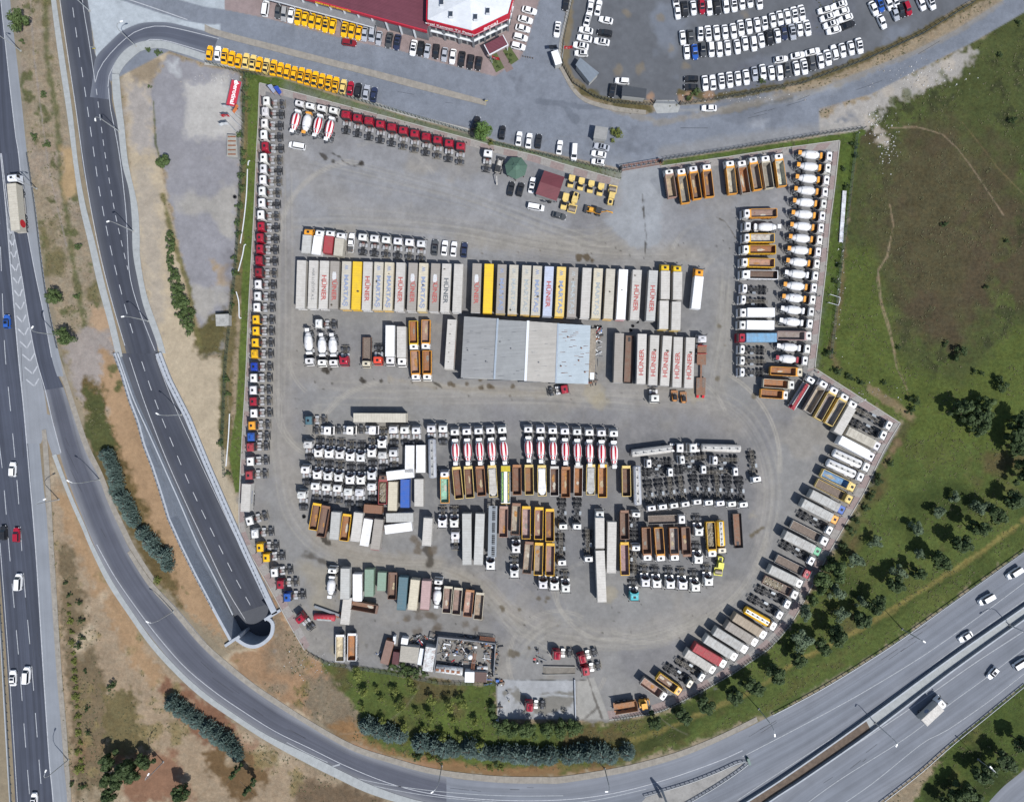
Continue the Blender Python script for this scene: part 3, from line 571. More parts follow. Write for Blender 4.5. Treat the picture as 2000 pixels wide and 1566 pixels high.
def rubble(y0,y1,z,seed,half=1.0):
    r=random.Random(seed); b=MB(); n=10
    ny=int((y1-y0)/.5)
    H=[[z+.15+.35*r.random()+.35*math.sin(math.pi*i/5) for i in range(6)] for j in range(ny+1)]
    for j in range(ny):
        for i in range(5):
            q=lambda a,c:(-half+2*half*a/5,y0+(y1-y0)*c/ny,H[c][a])
            b.face([q(i,j),q(i+1,j),q(i+1,j+1),q(i,j+1)],0)
    for k in range(60):
        x=r.uniform(-half+.1,half-.1);y=r.uniform(y0+.1,y1-.1);s=r.uniform(.06,.22); zz=z+.55
        b.box(x-s,x+s,y-s*r.uniform(.3,1.5),y+s,zz-.2,zz+s*.7,r.choice((0,1,2)),0,s*.4,s*.4,s*.3)
    return b
def tipper(L=9.0,load=False,top=3.1):
    yf=L/2; y1=yf-2.15; p=[cabset(yf,1.85,top,2),pt('chassis',chassis(-L/2+.4,yf-1,cross=7))]
    p+=wheels([yf-1.0,yf-2.7,-L/2+2.7,-L/2+1.3],front=2)
    m,g=tipbody(-L/2,y1,1.25,2.95); p.append(pt('tipper_body',m,'body',[pt('bed_lining',g,'bed')]))
    if load:
        p.append(pt('rubble_load',rubble(-L/2+.2,y1-.6,1.5,3).mesh('rubble_load',[M['rub1'],M['rub2'],M['rub3']])))
    p.append(pt('fuel_tank',tank(.6,1.2,yf-4.4,yf-3.3)))
    r=MB(); r.lathe([(1.2,.16),(2.7,.13)],8,0,0,'z',None,0,1,y1+.15); p.append(pt('tipping_ram',r.mesh('tipping_ram',M['chas'])))
    return p
def tiptrailer(L=9.0,cover=False,load=False):
    p=[pt('chassis',chassis(-L/2+.4,L/2-.3,cross=7))]
    p+=wheels([-L/2+3.8,-L/2+2.5,-L/2+1.2],front=0)
    m,g=tipbody(-L/2,L/2-.75,1.2,2.95); p.append(pt('tipper_body',m,'body',[pt('bed_lining',g,'bed')]))
    if cover:
        c=MB(); n=12
        for i in range(n):
            t=i/n;u=(i+1)/n; z=lambda t:2.98+.12*math.sin(t*9)+.05; w=lambda t:1.02+.1*math.sin(t*5+1)-(.7*max(0,(.12-t)/.12))
            y=lambda t:-L/2+.3+(L-1.4)*t
            c.face([(-w(t),y(t),z(t)),(w(t),y(t),z(t)),(w(u),y(u),z(u)),(-w(u),y(u),z(u))],0,True)
        p.append(pt('load_cover',c.mesh('load_cover',M['tarp']),'cover'))
    for s in (-1,1): p.append(pt('landing_leg',MB().box(s*.7-.06,s*.7+.06,L/2-2.2,L/2-2.08,0.02,1.0).mesh('landing_leg',M['chas'])))
    return p
def boxbody(y0,y1,z0,z1,half=1.28,mroof='roof',frame=True):
    b=MB(); b.box(-half,half,y0,y1,z0,z1-.06,0,0); b.box(-half+.02,half-.02,y0+.02,y1-.02,z1-.06,z1,1,.04,.03,.03,.03)
    n=int((y1-y0)/1.1)
    for i in range(1,n):
        y=y0+(y1-y0)*i/n; b.box(-half+.06,half-.06,y-.02,y+.02,z1-.002,z1+.012,1)
    for s in (-1,1): b.box(min(s*half,s*(half+.015)),max(s*half,s*(half+.015)),y0,y1,z0,z0+.12,2)
    b.box(-half-.01,half+.01,y0-.05,y0,z0-.15,z1-.02,2); b.box(-half+.1,-.01,y0-.07,y0-.05,z0+.1,z1-.2,0); b.box(.01,half-.1,y0-.07,y0-.05,z0+.1,z1-.2,0)
    return b
def trailer(L=13.8,mr='roof',top=4.0):
    b=boxbody(-L/2,L/2,1.25,top,1.28); me=b.mesh('cargo_box',[M['paint'],M[mr],M['body']])
    p=[pt('cargo_box',me,'roof'),pt('rear_frame',MB().box(-1.3,1.3,-L/2-.16,-L/2-.075,.55,1.2).box(-1.3,1.3,-L/2-.16,-L/2-.075,top-.16,top-.01).mesh('rear_frame',M['body']),'trim')]
    p.append(pt('chassis',chassis(-L/2+.2,L/2-1.0,cross=10))); p+=wheels([-L/2+4.3,-L/2+3.0,-L/2+1.7],front=0)
    for s in (-1,1):
        p.append(pt('landing_leg',MB().box(s*.75-.06,s*.75+.06,L/2-3.1,L/2-2.98,0.02,1.1).mesh('landing_leg',M['chas'])))
        p.append(pt('side_rail',MB().box(s*1.26-.02,s*1.26+.02,-L/2+5.2,L/2-3.3,.55,1.0).mesh('side_rail',M['body']),'trim'))
    return p
def boxtruck(L=10,tarp=False,open_=False,axles=3,load=False):
    yf=L/2; y1=yf-2.15; p=[cabset(yf,2.05,3.25,0 if not tarp else 2),pt('chassis',chassis(-L/2+.3,yf-1,cross=8))]
    ys=[yf-1.2,-L/2+1.6] if axles==2 else [yf-1.2,-L/2+2.8,-L/2+1.5]
    p+=wheels(ys)
    if open_:
        b=MB(); 
        for s in (-1,1): x=s*1.25; b.box(min(x,x-s*.06),max(x,x-s*.06),-L/2,y1,1.15,2.1)
        b.box(-1.19,1.19,-L/2,-L/2+.06,1.15,2.1); b.box(-1.19,1.19,y1-.06,y1,1.15,2.4); b.box(-1.19,1.19,-L/2+.06,y1-.06,1.0,1.15,1)
        n=int(L/1.2)
        for i in range(n+1):
            y=-L/2+.08+(y1+L/2-.16)*i/n
            for s in (-1,1): b.box(min(s*1.25,s*1.3),max(s*1.25,s*1.3),y-.05,y+.05,1.1,2.15)
        p.append(pt('load_bed',b.mesh('load_bed',[M['body'],M['bedwood']]),'body'))
        if load: p.append(pt('rubble_load',rubble(-L/2+.2,y1-2.2,.9,9,1.05).mesh('rubble_load',[M['rub1'],M['rub3'],M['rub2']])))
    elif tarp:
        b=MB(); t=3.75; b.box(-1.27,1.27,-L/2,y1,1.15,2.0,1); b.box(-1.26,1.26,-L/2+.01,y1-.01,2.0,t-.12,0); b.box(-1.26,1.26,-L/2+.01,y1-.01,t-.12,t,2,0,.2,.1,.1)
        n=int(L/.9)
        for i in range(1,n): 
            y=-L/2+(y1+L/2)*i/n; b.box(-1.04,1.04,y-.03,y+.03,t-.002,t+.02,2)
        p.append(pt('tarpaulin_body',b.mesh('tarpaulin_body',[M['tarp'],M['body'],M['tarp']]),'body'))
    else:
        p.append(pt('cargo_box',boxbody(-L/2,y1,1.1,3.75,1.27).mesh('cargo_box',[M['paint'],M['roof'],M['body']]),'body'))
    p.append(pt('fuel_tank',tank(.6,1.2,yf-4.2,yf-3.1)))
    return p
def chassistruck(L=9.2,kind=2,var=0):
    yf=L/2; p=[cabset(yf,1.75,3.0,kind),pt('chassis',chassis(-L/2,yf-1,cross=9,rear=False,mat='chas2' if var else 'chas'))]
    ys=[yf-1.1,yf-2.9,-L/2+2.3,-L/2+.95]; p+=wheels(ys,front=2)
    p.append(pt('fuel_tank',tank(-1.2,-.55,-.6,.5,.45,1.0,'guard2'))); p.append(pt('battery_box',tank(.55,1.1,-.2,.5,.5,1.0,'guard')))
    b=MB(); 
    for y in ys[2:]: b.box(-.4,.4,y-.18,y+.18,.45,.75,0,.1); b.box(-1.0,1.0,y-.08,y+.08,.4,.6)
    b.box(-.3,.3,.6,1.3,1.0,1.25,0,.1); b.bar((-.42,.3,1.0),(.42,-1.0,1.0),.09)
    for s in (-1,1): b.box(s*.75-.12,s*.75+.12,-1.6,-.9,.6,.9,0,.05)
    p.append(pt('axle_assembly',b.mesh('axle_assembly',M['chas']))); 
    e=MB(); e.box(-.6,.6,yf-2.1,yf-1.85,1.0,2.3); e.lathe([(1.1,.12),(2.6,.12)],8,.9,0,'z',None,0,1,yf-2.05); p.append(pt('exhaust_stack',e.mesh('exhaust_stack',M['guard'])))
    return p
def tankbody(L,top=3.5,rr=1.18,c=0,n=5):
    b=MB(); h=L/2; cz=top-.25-rr*.82
    b.lathe([(-h+c,rr*.55),(-h+c+.12,rr*.85),(-h+c+.35,rr),(h+c-.35,rr),(h+c-.12,rr*.85),(h+c,rr*.55)],24,0,cz,'y',None,0,.82)
    sh=b.mesh('tank_shell',M['body'])
    t=cz+rr*.82; k=MB()
    for s in (-1,1): k.box(s*.42-.03,s*.42+.03,-h+c+.3,h+c-.3,t-.05,t+.12)
    k.box(-.39,.39,-h+c+.3,h+c-.3,t-.02,t+.02,1)
    ck=k.mesh('catwalk',[M['alu'],M['deck']])
    parts=[pt('tank_shell',sh,'body'),pt('catwalk',ck)]
    for i in range(n):
        y=c-h+L*(i+.5)/n; l=MB(); l.lathe([(t+.02,.27),(t+.16,.25)],12,0,0,'z',None,0,1,y); l.box(.1,.16,y+.3,y+.85,t+.02,t+.12); parts.append(pt('manhole_lid',l.mesh('manhole_lid',M['guard'])))
    return parts
def tanker(L=11):
    yf=L/2; p=[cabset(yf,2.05,3.25,2),pt('chassis',chassis(-L/2+.3,yf-1,cross=8))]+wheels([yf-1.2,yf-2.9,-L/2+2.8,-L/2+1.5],front=2)
    p+=tankbody(L-2.5,3.45,1.2,-1.25); p.append(pt('fuel_tank',tank(.6,1.2,yf-4.6,yf-3.7))); return p
def tanktrailer(L=12):
    p=[pt('chassis',chassis(-L/2+.3,L/2-1,cross=8))]+wheels([-L/2+3.6,-L/2+2.4,-L/2+1.2],front=0)+tankbody(L-.3,3.55,1.15)
    for s in (-1,1): p.append(pt('landing_leg',MB().box(s*.7-.06,s*.7+.06,L/2-2.6,L/2-2.48,0.02,1.2).mesh('landing_leg',M['chas'])))
    return p
def car(kind,var=0):
    b=MB(); w=.88; 
    if kind=='c': L=4.45;H=1.45;yw=.95;yr=-1.72;ry1=.28;ry0=-1.05;hood=.93;boot=1.0
    elif kind=='s': L=4.35;H=1.55;yw=1.0;yr=-2.0;ry1=.35;ry0=-1.7;hood=.98;boot=1.05
    elif kind=='v': L=4.9;H=1.85;yw=1.55;yr=-2.38;ry1=.85;ry0=-2.25;hood=1.08;boot=1.2;w=.92
    else: L=5.1;H=1.7;yw=1.1;yr=-.75;ry1=.45;ry0=-.55;hood=1.05;boot=1.05
    if var==1: L-=.25; w-=.03; ry0+=.12; yr+=.08; yw-=.1
    if var==2: L+=.2; w+=.03; ry1+=.1; yw+=.12
    h=L/2
    def ring(s,k): # plan outline
        return [(-w+.22*s,-h+.05*k),(w-.22*s,-h+.05*k),(w,-h+.35),(w,h-.6),(w-.28,h-.1*k),(w-.5,h),(-w+.5,h),(-w+.28,h-.1*k),(-w,h-.6),(-w,-h+.35)]
    b.prism([(x*.96,y*.985) for x,y in ring(1,1)],ring(1,1),.22,.5)
    b.prism(ring(1,1),[(x*.97,y*.985) for x,y in ring(1,1)],.5,.78)
    b.prism([(x*.97,y*.985) for x,y in ring(1,1)],[(x*.88,y*.95) for x,y in ring(1,1)],.78,hood)
    # cabin
    bw=w*.9; tw=w*.72
    rows=[[(-bw,yr),(bw,yr),(bw,yw),(-bw,yw)],[(-tw,ry0),(tw,ry0),(tw,ry1),(-tw,ry1)]]
    b.prism(rows[0],rows[1],hood-.06,H-.05); b.box(-tw-.02,tw+.02,ry0-.03,ry1+.05,H-.05,H,0,.1,.05,.12,.08)
    m=b.mesh('body',M['paint'])
    def quad(a,bb,c,d,off): return [tuple(Vector(q)+Vector(off)) for q in (a,bb,c,d)]
    z0=hood-.02; z1=H-.06
    def lerp(p,q,t): return p+(q-p)*t
    g1=MB(); g1.face(quad((-bw+.1,lerp(yw,ry1,.05),z0+.02),(bw-.1,lerp(yw,ry1,.05),z0+.02),(tw-.04,lerp(yw,ry1,.95),z1),(-tw+.04,lerp(yw,ry1,.95),z1),(0,.02,.02)))
    subs=[pt('windscreen',g1.mesh('windscreen',M['glass']))]
    g2=MB(); g2.face(quad((bw-.12,lerp(yr,ry0,.08),z0+.02),(-bw+.12,lerp(yr,ry0,.08),z0+.02),(-tw+.05,lerp(yr,ry0,.95),z1),(tw-.05,lerp(yr,ry0,.95),z1),(0,-.02,.02)))
    subs.append(pt('rear_window',g2.mesh('rear_window',M['glass'])))
    for s in (-1,1):
        g=MB(); g.face(quad((s*(bw-.01),yr+.35,z0+.04),(s*(bw-.01),yw-.25,z0+.04),(s*(tw+.0),ry1-.02,z1-.02),(s*(tw+.0),ry0+.05,z1-.02),(s*.02,0,.01)))
        subs.append(pt('side_window',g.mesh('side_window',M['glass'])))
    if var==1 and kind=='s' or var==2: subs.append(pt('sunroof',MB().box(-tw+.12,tw-.12,(ry0+ry1)/2-.1,ry1-.15,H-.003,H+.012).mesh('sunroof',M['glass'])))
    p=[pt('body',m,'cab',subs)]
    for y in (h-.85,-h+.8):
        for s in (-1,1): p.append(pt('wheel',WC,None,(),(s*(w-.1),y,.32)))
    for s in (-1,1): p.append(pt('headlight',MB().box(s*(w-.3)-.16,s*(w-.3)+.16,h-.22,h-.02,.6,.72,0,.04).mesh('headlight',M['lamp'])))
    if kind=='p':
        p.append(pt('load_bed',MB().box(-w+.1,w-.1,-h+.12,-.9,1.03,1.06).mesh('load_bed',M['bed']),'bed'))
    return p
M['rub1']=flat('rubble',(.22,.19,.14),.9,0,.5,3); M['rub2']=flat('rubble_pale',(.45,.43,.4),.9,0,.4,3); M['rub3']=flat('rubble_dark',(.1,.085,.06),.9,0,.5,3)
M['bedwood']=flat('timber_deck',(.15,.12,.1),.85,0,.4,3)
def roller():
    p=[]; y=3.0
    f=MB(); f.lathe([(-1.0,.72),(1.0,.72)],20,0,.75,'x',None,0,1,1.75); 
    p.append(pt('drum',f.mesh('drum',M['steel2'])))
    b=MB(); 
    for s in (-1,1): b.box(min(s*1.03,s*1.22),max(s*1.03,s*1.22),.7,2.75,.6,1.0)
    b.box(-1.22,1.22,2.55,2.8,.6,1.05); b.box(-1.22,1.22,.55,.85,.6,1.2); b.box(-.4,.4,-.2,.6,.6,1.2)
    p.append(pt('drum_frame',b.mesh('drum_frame',M['body']),'body'))
    c=MB(); c.box(-.75,.75,-1.2,.25,1.0,1.5); 
    for s in (-1,1):
        for yy in (-1.1,.15): c.box(s*.7-.05,s*.7+.05,yy-.05,yy+.05,1.5,2.75)
    c.box(-.7,.7,-1.05,.1,1.5,2.7,1); p.append(pt('cab',c.mesh('cab',[M['body'],M['glass']]),'body'))
    p.append(pt('canopy_roof',MB().box(-.85,.85,-1.35,.4,2.75,2.9,0,.12,.06,.06,.06).mesh('canopy_roof',M['body']),'roofc'))
    e=MB(); e.box(-.8,.8,-2.85,-1.2,.7,1.65,0,.2,.08,.0,.15); p.append(pt('engine_hood',e.mesh('engine_hood',M['body']),'body'))
    p.append(pt('engine_grille',MB().box(-.4,.4,-2.5,-1.6,1.65,1.69).mesh('engine_grille',M['hatch'])))
    w=wheelmesh(.75,.5)
    for s in (-1,1): p.append(pt('wheel',w,None,(),(s*.95,-1.9,.75)))
    return p
def smallroller():
    p=[]
    for y in (1.3,-1.3): p.append(pt('drum',MB().lathe([(-.85,.55),(.85,.55)],18,0,.56,'x',None,0,1,y).mesh('drum',M['steel2'])))
    b=MB(); b.box(-.85,.85,-2.0,-.5,1.1,1.5,0,.15,.05,.05,.05); b.box(-.85,.85,.5,2.05,1.1,1.35,0,.15,.05,.1,.05); b.box(-.5,.5,-.5,.5,.7,1.2)
    p.append(pt('body',b.mesh('body',M['body']),'body'))
    p.append(pt('seat_platform',MB().box(-.7,.7,.2,1.0,1.36,1.5).box(-.3,.3,.3,.75,1.5,1.9,0,.05).mesh('seat_platform',M['hatch'])))
    c=MB()
    for s in (-1,1):
        for y in (-.15,-1.5): c.box(s*.72-.04,s*.72+.04,y-.04,y+.04,1.4,2.5)
    p.append(pt('canopy_post',c.mesh('canopy_post',M['chas'])))
    p.append(pt('canopy_roof',MB().box(-.88,.88,-1.75,.1,2.5,2.62,0,.1,.05,.05,.05).mesh('canopy_roof',M['body']),'body'))
    return p
M['steel2']=flat('worn_drum_steel',(.2,.17,.14),.5,.3,.3,3)
def backhoe():
    p=[]; b=MB(); b.box(-.5,.5,-.2,2.2,.8,1.6,0,.15,.05,.15,0); p.append(pt('body',b.mesh('body',M['body']),'body'))
    c=MB(); c.box(-.75,.75,-1.4,.2,1.0,1.7,0,.1); c.box(-.72,.72,-1.35,.15,1.7,2.7,1,.1,.08,.1,.05); c.box(-.8,.8,-1.45,.25,2.7,2.82,2,.12,.05,.05,.05)
    p.append(pt('cab',c.mesh('cab',[M['body'],M['glass'],M['chas']]),'body'))
    a=MB()
    for s in (-1,1): a.bar((s*.65,.1,1.5),(s*.65,2.6,.9),.14,.2)
    p.append(pt('loader_arm',a.mesh('loader_arm',M['body']),'body'))
    k=MB(); k.prism([(-1.1,2.6),(1.1,2.6),(1.1,2.9),(-1.1,2.9)],[(-1.1,2.5),(1.1,2.5),(1.1,3.4),(-1.1,3.4)],.2,.9); p.append(pt('bucket',k.mesh('bucket',M['chas'])))
    a=MB(); a.bar((0,-1.5,1.1),(.25,-2.9,2.7),.2,.28); a.bar((.25,-2.9,2.7),(.6,-4.3,1.6),.18,.24); a.bar((.6,-4.3,1.6),(.7,-4.7,.9),.35,.3)
    p.append(pt('boom',a.mesh('boom',M['body']),'body'))
    wr=wheelmesh(.72,.42); wf=wheelmesh(.5,.35)
    for s in (-1,1): p.append(pt('wheel',wr,None,(),(s*.9,-.75,.72))); p.append(pt('wheel',wf,None,(),(s*.85,1.6,.5)))
    return p
def loader():
    p=[pt('body',MB().box(-.55,.55,-1.5,.3,.5,1.5,0,.12,.05,.1,.05).mesh('body',M['body']),'body'),
       pt('cab',MB().box(-.5,.5,-1.0,.35,1.5,2.1,0,.05,.06,.06,.06).mesh('cab',M['hatch']))]
    for s in (-1,1): p.append(pt('loader_arm',MB().bar((s*.75,-1.1,1.7),(s*.75,1.2,.7),.14,.2).mesh('loader_arm',M['body']),'body'))
    p.append(pt('bucket',MB().prism([(-.95,1.1),(.95,1.1),(.95,1.3),(-.95,1.3)],[(-.95,1.0),(.95,1.0),(.95,1.75),(-.95,1.75)],.15,.75).mesh('bucket',M['bed']),'bed'))
    w=wheelmesh(.42,.3)
    for s in (-1,1):
        for y in (.0,-1.1): p.append(pt('wheel',w,None,(),(s*.72,y,.42)))
    return p
def pumptruck(L=11):
    yf=L/2; p=[cabset(yf,1.85,3.05,2),pt('chassis',chassis(-L/2+.4,yf-1,cross=8))]+wheels([yf-1,yf-2.8,-L/2+2.7,-L/2+1.3],front=2)
    p.append(pt('deck',MB().box(-1.2,1.2,-L/2,yf-2.2,1.1,1.35).mesh('deck',M['deck'])))
    b=MB(); b.bar((.1,yf-2.4,2.2),(.1,-L/2-.3,2.7),.5,.4); b.bar((-.35,yf-2.6,2.5),(-.35,-L/2+.2,2.9),.35,.35)
    for i in range(8):
        y=yf-3-i*.9; b.box(-.45,.4,y-.06,y+.06,2.75,3.1)
    p.append(pt('pump_boom',b.mesh('pump_boom',M['body']),'body'))
    b=MB()
    for s in (-1,1): b.bar((s*.95,yf-2.8,1.5),(s*.95,-L/2+.6,1.6),.22,.3)
    p.append(pt('outrigger',b.mesh('outrigger',M['steel'])))
    h=MB().prism([(-.5,-L/2),(.5,-L/2),(.5,-L/2+.6),(-.5,-L/2+.6)],[(-.9,-L/2-.3),(.9,-L/2-.3),(.9,-L/2+.9),(-.9,-L/2+.9)],1.0,1.7); p.append(pt('hopper',h.mesh('hopper',M['body']),'body'))
    return p
def lowloader(L=12):
    p=[]; b=MB(); b.box(-1.3,1.3,L/2-5.5,L/2-2.4,1.0,1.25); b.box(-1.3,1.3,L/2-2.4,L/2,1.45,1.65); b.box(-.25,.25,-L/2+5.6,L/2-5.0,.7,1.0); b.box(-1.3,1.3,-L/2+.8,-L/2+5.8,.75,.98)
    p.append(pt('deck',b.mesh('deck',M['bed']),'bed'))
    b=MB(); 
    for s in (-1,1): b.box(s*.75-.35,s*.75+.35,-L/2+3.0,-L/2+5.6,.98,1.02)
    p.append(pt('timber_deck',b.mesh('timber_deck',M['bedwood'])))
    for s in (-1,1): p.append(pt('ramp',MB().bar((s*.8,-L/2+.8,.9),(s*.8,-L/2,.35),.7,.1).mesh('ramp',M['red'])))
    w=wheels([-L/2+4.4,-L/2+3.2,-L/2+2.0],front=0); p+=[(a,bm,c,d,(l[0],l[1],.42),e) for a,bm,c,d,l,e in w]
    b=MB().box(-1.3,1.3,L/2-2.4,L/2-2.3,1.65,2.2).box(-1.3,1.3,L/2-.1,L/2,1.65,2.1); p.append(pt('headboard',b.mesh('headboard',M['red'])))
    return p
def dumper(L=10.5):
    p=[]; b=MB(); h=L/2
    b.prism([(-1.0,-h+.6),(1.0,-h+.6),(1.0,h-4.2),(-1.0,h-4.2)],[(-1.4,-h),(1.4,-h),(1.4,h-4),(-1.4,h-4)],1.2,1.3)
    for s in (-1,1): b.prism([(s*1.0,-h+.6),(s*1.08,-h+.6),(s*1.08,h-4.2),(s*1.0,h-4.2)],[(s*1.4,-h),(s*1.5,-h),(s*1.5,h-4),(s*1.4,h-4)],1.3,2.7)
    b.prism([(-1.0,h-4.3),(1.0,h-4.3),(1.0,h-4.2),(-1.0,h-4.2)],[(-1.4,h-3.9),(1.4,h-3.9),(1.4,h-3.8),(-1.4,h-3.8)],1.3,2.9)
    p.append(pt('dump_body',b.mesh('dump_body',M['bed']),'bed'))
    c=MB(); c.box(-1.3,1.3,h-3.2,h-.8,1.2,2.2,0,.4,.05,.2,0); c.box(-.6,1.0,h-2.6,h-1.2,2.2,3.3,1,.1,.08,.1,.05); c.box(-.65,1.05,h-2.7,h-1.1,3.3,3.42,0,.1); c.box(-1.1,1.1,h-1.0,h,1.1,1.9,0,.3,.1,.25,0)
    p.append(pt('cab',c.mesh('cab',[M['body'],M['glass']]),'body'))
    p.append(pt('engine_grille',MB().box(-.8,.8,h-.95,h-.35,1.9,1.95).mesh('engine_grille',M['guard'])))
    w=wheelmesh(.8,.6)
    for y in (h-2.0,-h+3.4,-h+1.6):
        for s in (-1,1): p.append(pt('wheel',w,None,(),(s*1.15,y,.8)))
    return p
def transporter(L=14.5):
    p=[pt('chassis',chassis(-L/2,L/2-.5,cross=12))]+wheels([-L/2+3.2,-L/2+2.0],front=0)
    b=MB()
    for s in (-1,1):
        x=s*1.22; b.box(min(x,x-s*.5),max(x,x-s*.5),-L/2,L/2,3.4,3.5)
        for i in range(8): y=-L/2+.1+(L-.3)*i/7; b.box(s*1.2-.05,s*1.2+.05,y-.05,y+.05,.9,3.4)
    b.box(-.72,-.2,-L/2,L/2,3.4,3.5)
    n=26
    for i in range(n+1): y=-L/2+L*i/n; b.box(-.2,.72,y-.07,y+.07,3.4,3.5) if i%6 else b.box(-.2,.72,y-.25,y+.25,3.4,3.5)
    p.append(pt('upper_deck',b.mesh('upper_deck',M['guard2'])))
    p.append(pt('lower_deck',MB().box(-1.2,1.2,-L/2,L/2-1.5,1.03,1.1).mesh('lower_deck',M['chas'])))
    return p
def skelframe(L=10):
    b=MB()
    for s in (-1,1): b.box(s*1.2-.05,s*1.2+.05,-L/2,L/2,1.1,2.0)
    b.box(-1.15,1.15,-L/2,L/2,1.0,1.1,1); b.box(-1.15,1.15,L/2-.1,L/2,1.1,2.2); b.box(-1.15,1.15,-L/2,-L/2+.1,1.1,1.8)
    for i in range(11): y=-L/2+.1+(L-.2)*i/10; b.box(-1.3,-1.25,y-.06,y+.06,.9,2.0); b.box(1.25,1.3,y-.06,y+.06,.9,2.0)
    return [pt('load_bed',b.mesh('load_bed',[M['chas'],M['bed']]),'bed'),pt('chassis',chassis(-L/2+.3,L/2-.5,cross=8))]+wheels([-L/2+3.4,-L/2+2.1,-L/2+.9],front=0)
def container(L=6.1,ht=2.6,w=1.22):
    b=MB(); b.box(-w,w,-L/2,L/2,.12,ht-.05,0); b.box(-w+.03,w-.03,-L/2+.03,L/2-.03,ht-.05,ht,1,0,.02,.02,.02)
    for i in range(int(L/.35)):
        y=-L/2+.2+i*.35
        for s in (-1,1): b.box(min(s*w,s*(w+.03)),max(s*w,s*(w+.03)),y-.07,y+.07,.2,ht-.15,0)
        b.box(-w+.12,w-.12,y-.05,y+.05,ht-.002,ht+.015,1)
    p=[pt('shell',b.mesh('shell',[M['body'],M['roof']]),'body'),pt('door',MB().box(-w+.03,-.01,-L/2-.05,-L/2,.2,ht-.1).mesh('door',M['body']),'body'),pt('door',MB().box(.01,w-.03,-L/2-.05,-L/2,.2,ht-.1).mesh('door',M['body']),'body')]
    for s in (-1,1):
        for y in (-L/2+.5,L/2-.5): p.append(pt('skid',MB().box(s*(w-.2)-.1,s*(w-.2)+.1,y-.3,y+.3,0,.118).mesh('skid',M['chas'])))
    return p
# ================================================================ roads
def resample(pts,n,smooth=True):
    p=[Vector((a[0],a[1],a[2] if len(a)>2 else 0)) for a in pts]
    if smooth and len(p)>2:
        q=[]
        for i in range(len(p)-1):
            a=p[max(0,i-1)];b=p[i];c=p[i+1];d=p[min(len(p)-1,i+2)]
            for k in range(8):
                t=k/8; q.append(.5*((2*b)+(c-a)*t+(2*a-5*b+4*c-d)*t*t+(3*b-a-3*c+d)*t**3))
        q.append(p[-1]); p=q
    L=[0]
    for i in range(1,len(p)): L.append(L[-1]+(p[i]-p[i-1]).length)
    out=[];j=0
    for k in range(n):
        s=L[-1]*k/(n-1)
        while j<len(p)-2 and L[j+1]<s: j+=1
        t=(s-L[j])/max(1e-9,L[j+1]-L[j]); out.append(p[j].lerp(p[j+1],t))
    return out
def W2(s,h=0): return [P(x,y,h) for x,y in (T(s) if isinstance(s,str) else s)]
def uvmesh(name,rowsL,rowsR,mat,th=0):
    n=len(rowsL); me=bpy.data.meshes.new(name); v=[];f=[];uv=[]
    vl=[0]
    for i in range(1,n): vl.append(vl[-1]+((rowsL[i]+rowsR[i])/2-(rowsL[i-1]+rowsR[i-1])/2).length)
    for i in range(n): v+= [tuple(rowsL[i]),tuple(rowsR[i])]; 
    fu=[]
    for i in range(n-1):
        f.append((2*i,2*i+2,2*i+3,2*i+1)); w0=(rowsL[i]-rowsR[i]).length; w1=(rowsL[i+1]-rowsR[i+1]).length
        fu+=[(0,vl[i]),(0,vl[i+1]),(w1,vl[i+1]),(w0,vl[i])]
    if th:
        k=len(v); v+=[(x,y,z-th) for x,y,z in v[:k]]
        for i in range(n-1):
            for a,b2 in ((2*i,2*i+2),(2*i+3,2*i+1)):
                f.append((a,b2,b2+k,a+k) if 0 else (a+k,b2+k,b2,a)); fu+=[(0,0)]*4
        f.append((0,1,1+k,k)); f.append((2*n-1,2*n-2,2*n-2+k,2*n-1+k)); fu+=[(0,0)]*8
    me.from_pydata(v,[],f); u=me.uv_layers.new(name='UVMap')
    u.data.foreach_set('uv',np.array(fu,np.float32).ravel()); me.materials.append(mat)
    u2=me.uv_layers.new(name='UVN'); u2.data.foreach_set('uv',np.array([((0 if q<1e-6 else 1),v_) for q,v_ in fu],np.float32).ravel())
    bm=bmesh.new(); bm.from_mesh(me); bmesh.ops.recalc_face_normals(bm,faces=bm.faces)
    if bm.faces and sum(fc.normal.z*fc.calc_area() for fc in bm.faces)<0: bmesh.ops.reverse_faces(bm,faces=bm.faces)
    bm.to_mesh(me); bm.free(); return me
def strip(name,Ls,Rs,z,mat,n=60,th=0,sm=True,zz=None):
    L=resample(W2(Ls),n,sm); R=resample(W2(Rs),n,sm)
    for q in L+R: q.z=z
    return struct(name,uvmesh(name,L,R,mat,th))
def band(pts,w,off=0,n=80,z=0,sm=True):
    c=resample(pts,n,sm); L=[];R=[]
    for i in range(n):
        d=(c[min(n-1,i+1)]-c[max(0,i-1)]); d.z=0; d.normalize(); nn=Vector((-d.y,d.x,0)); zz=c[i].z+z
        a=c[i]+nn*(off+w/2); b2=c[i]+nn*(off-w/2); a.z=b2.z=zz; L.append(a);R.append(b2)
    return L,R
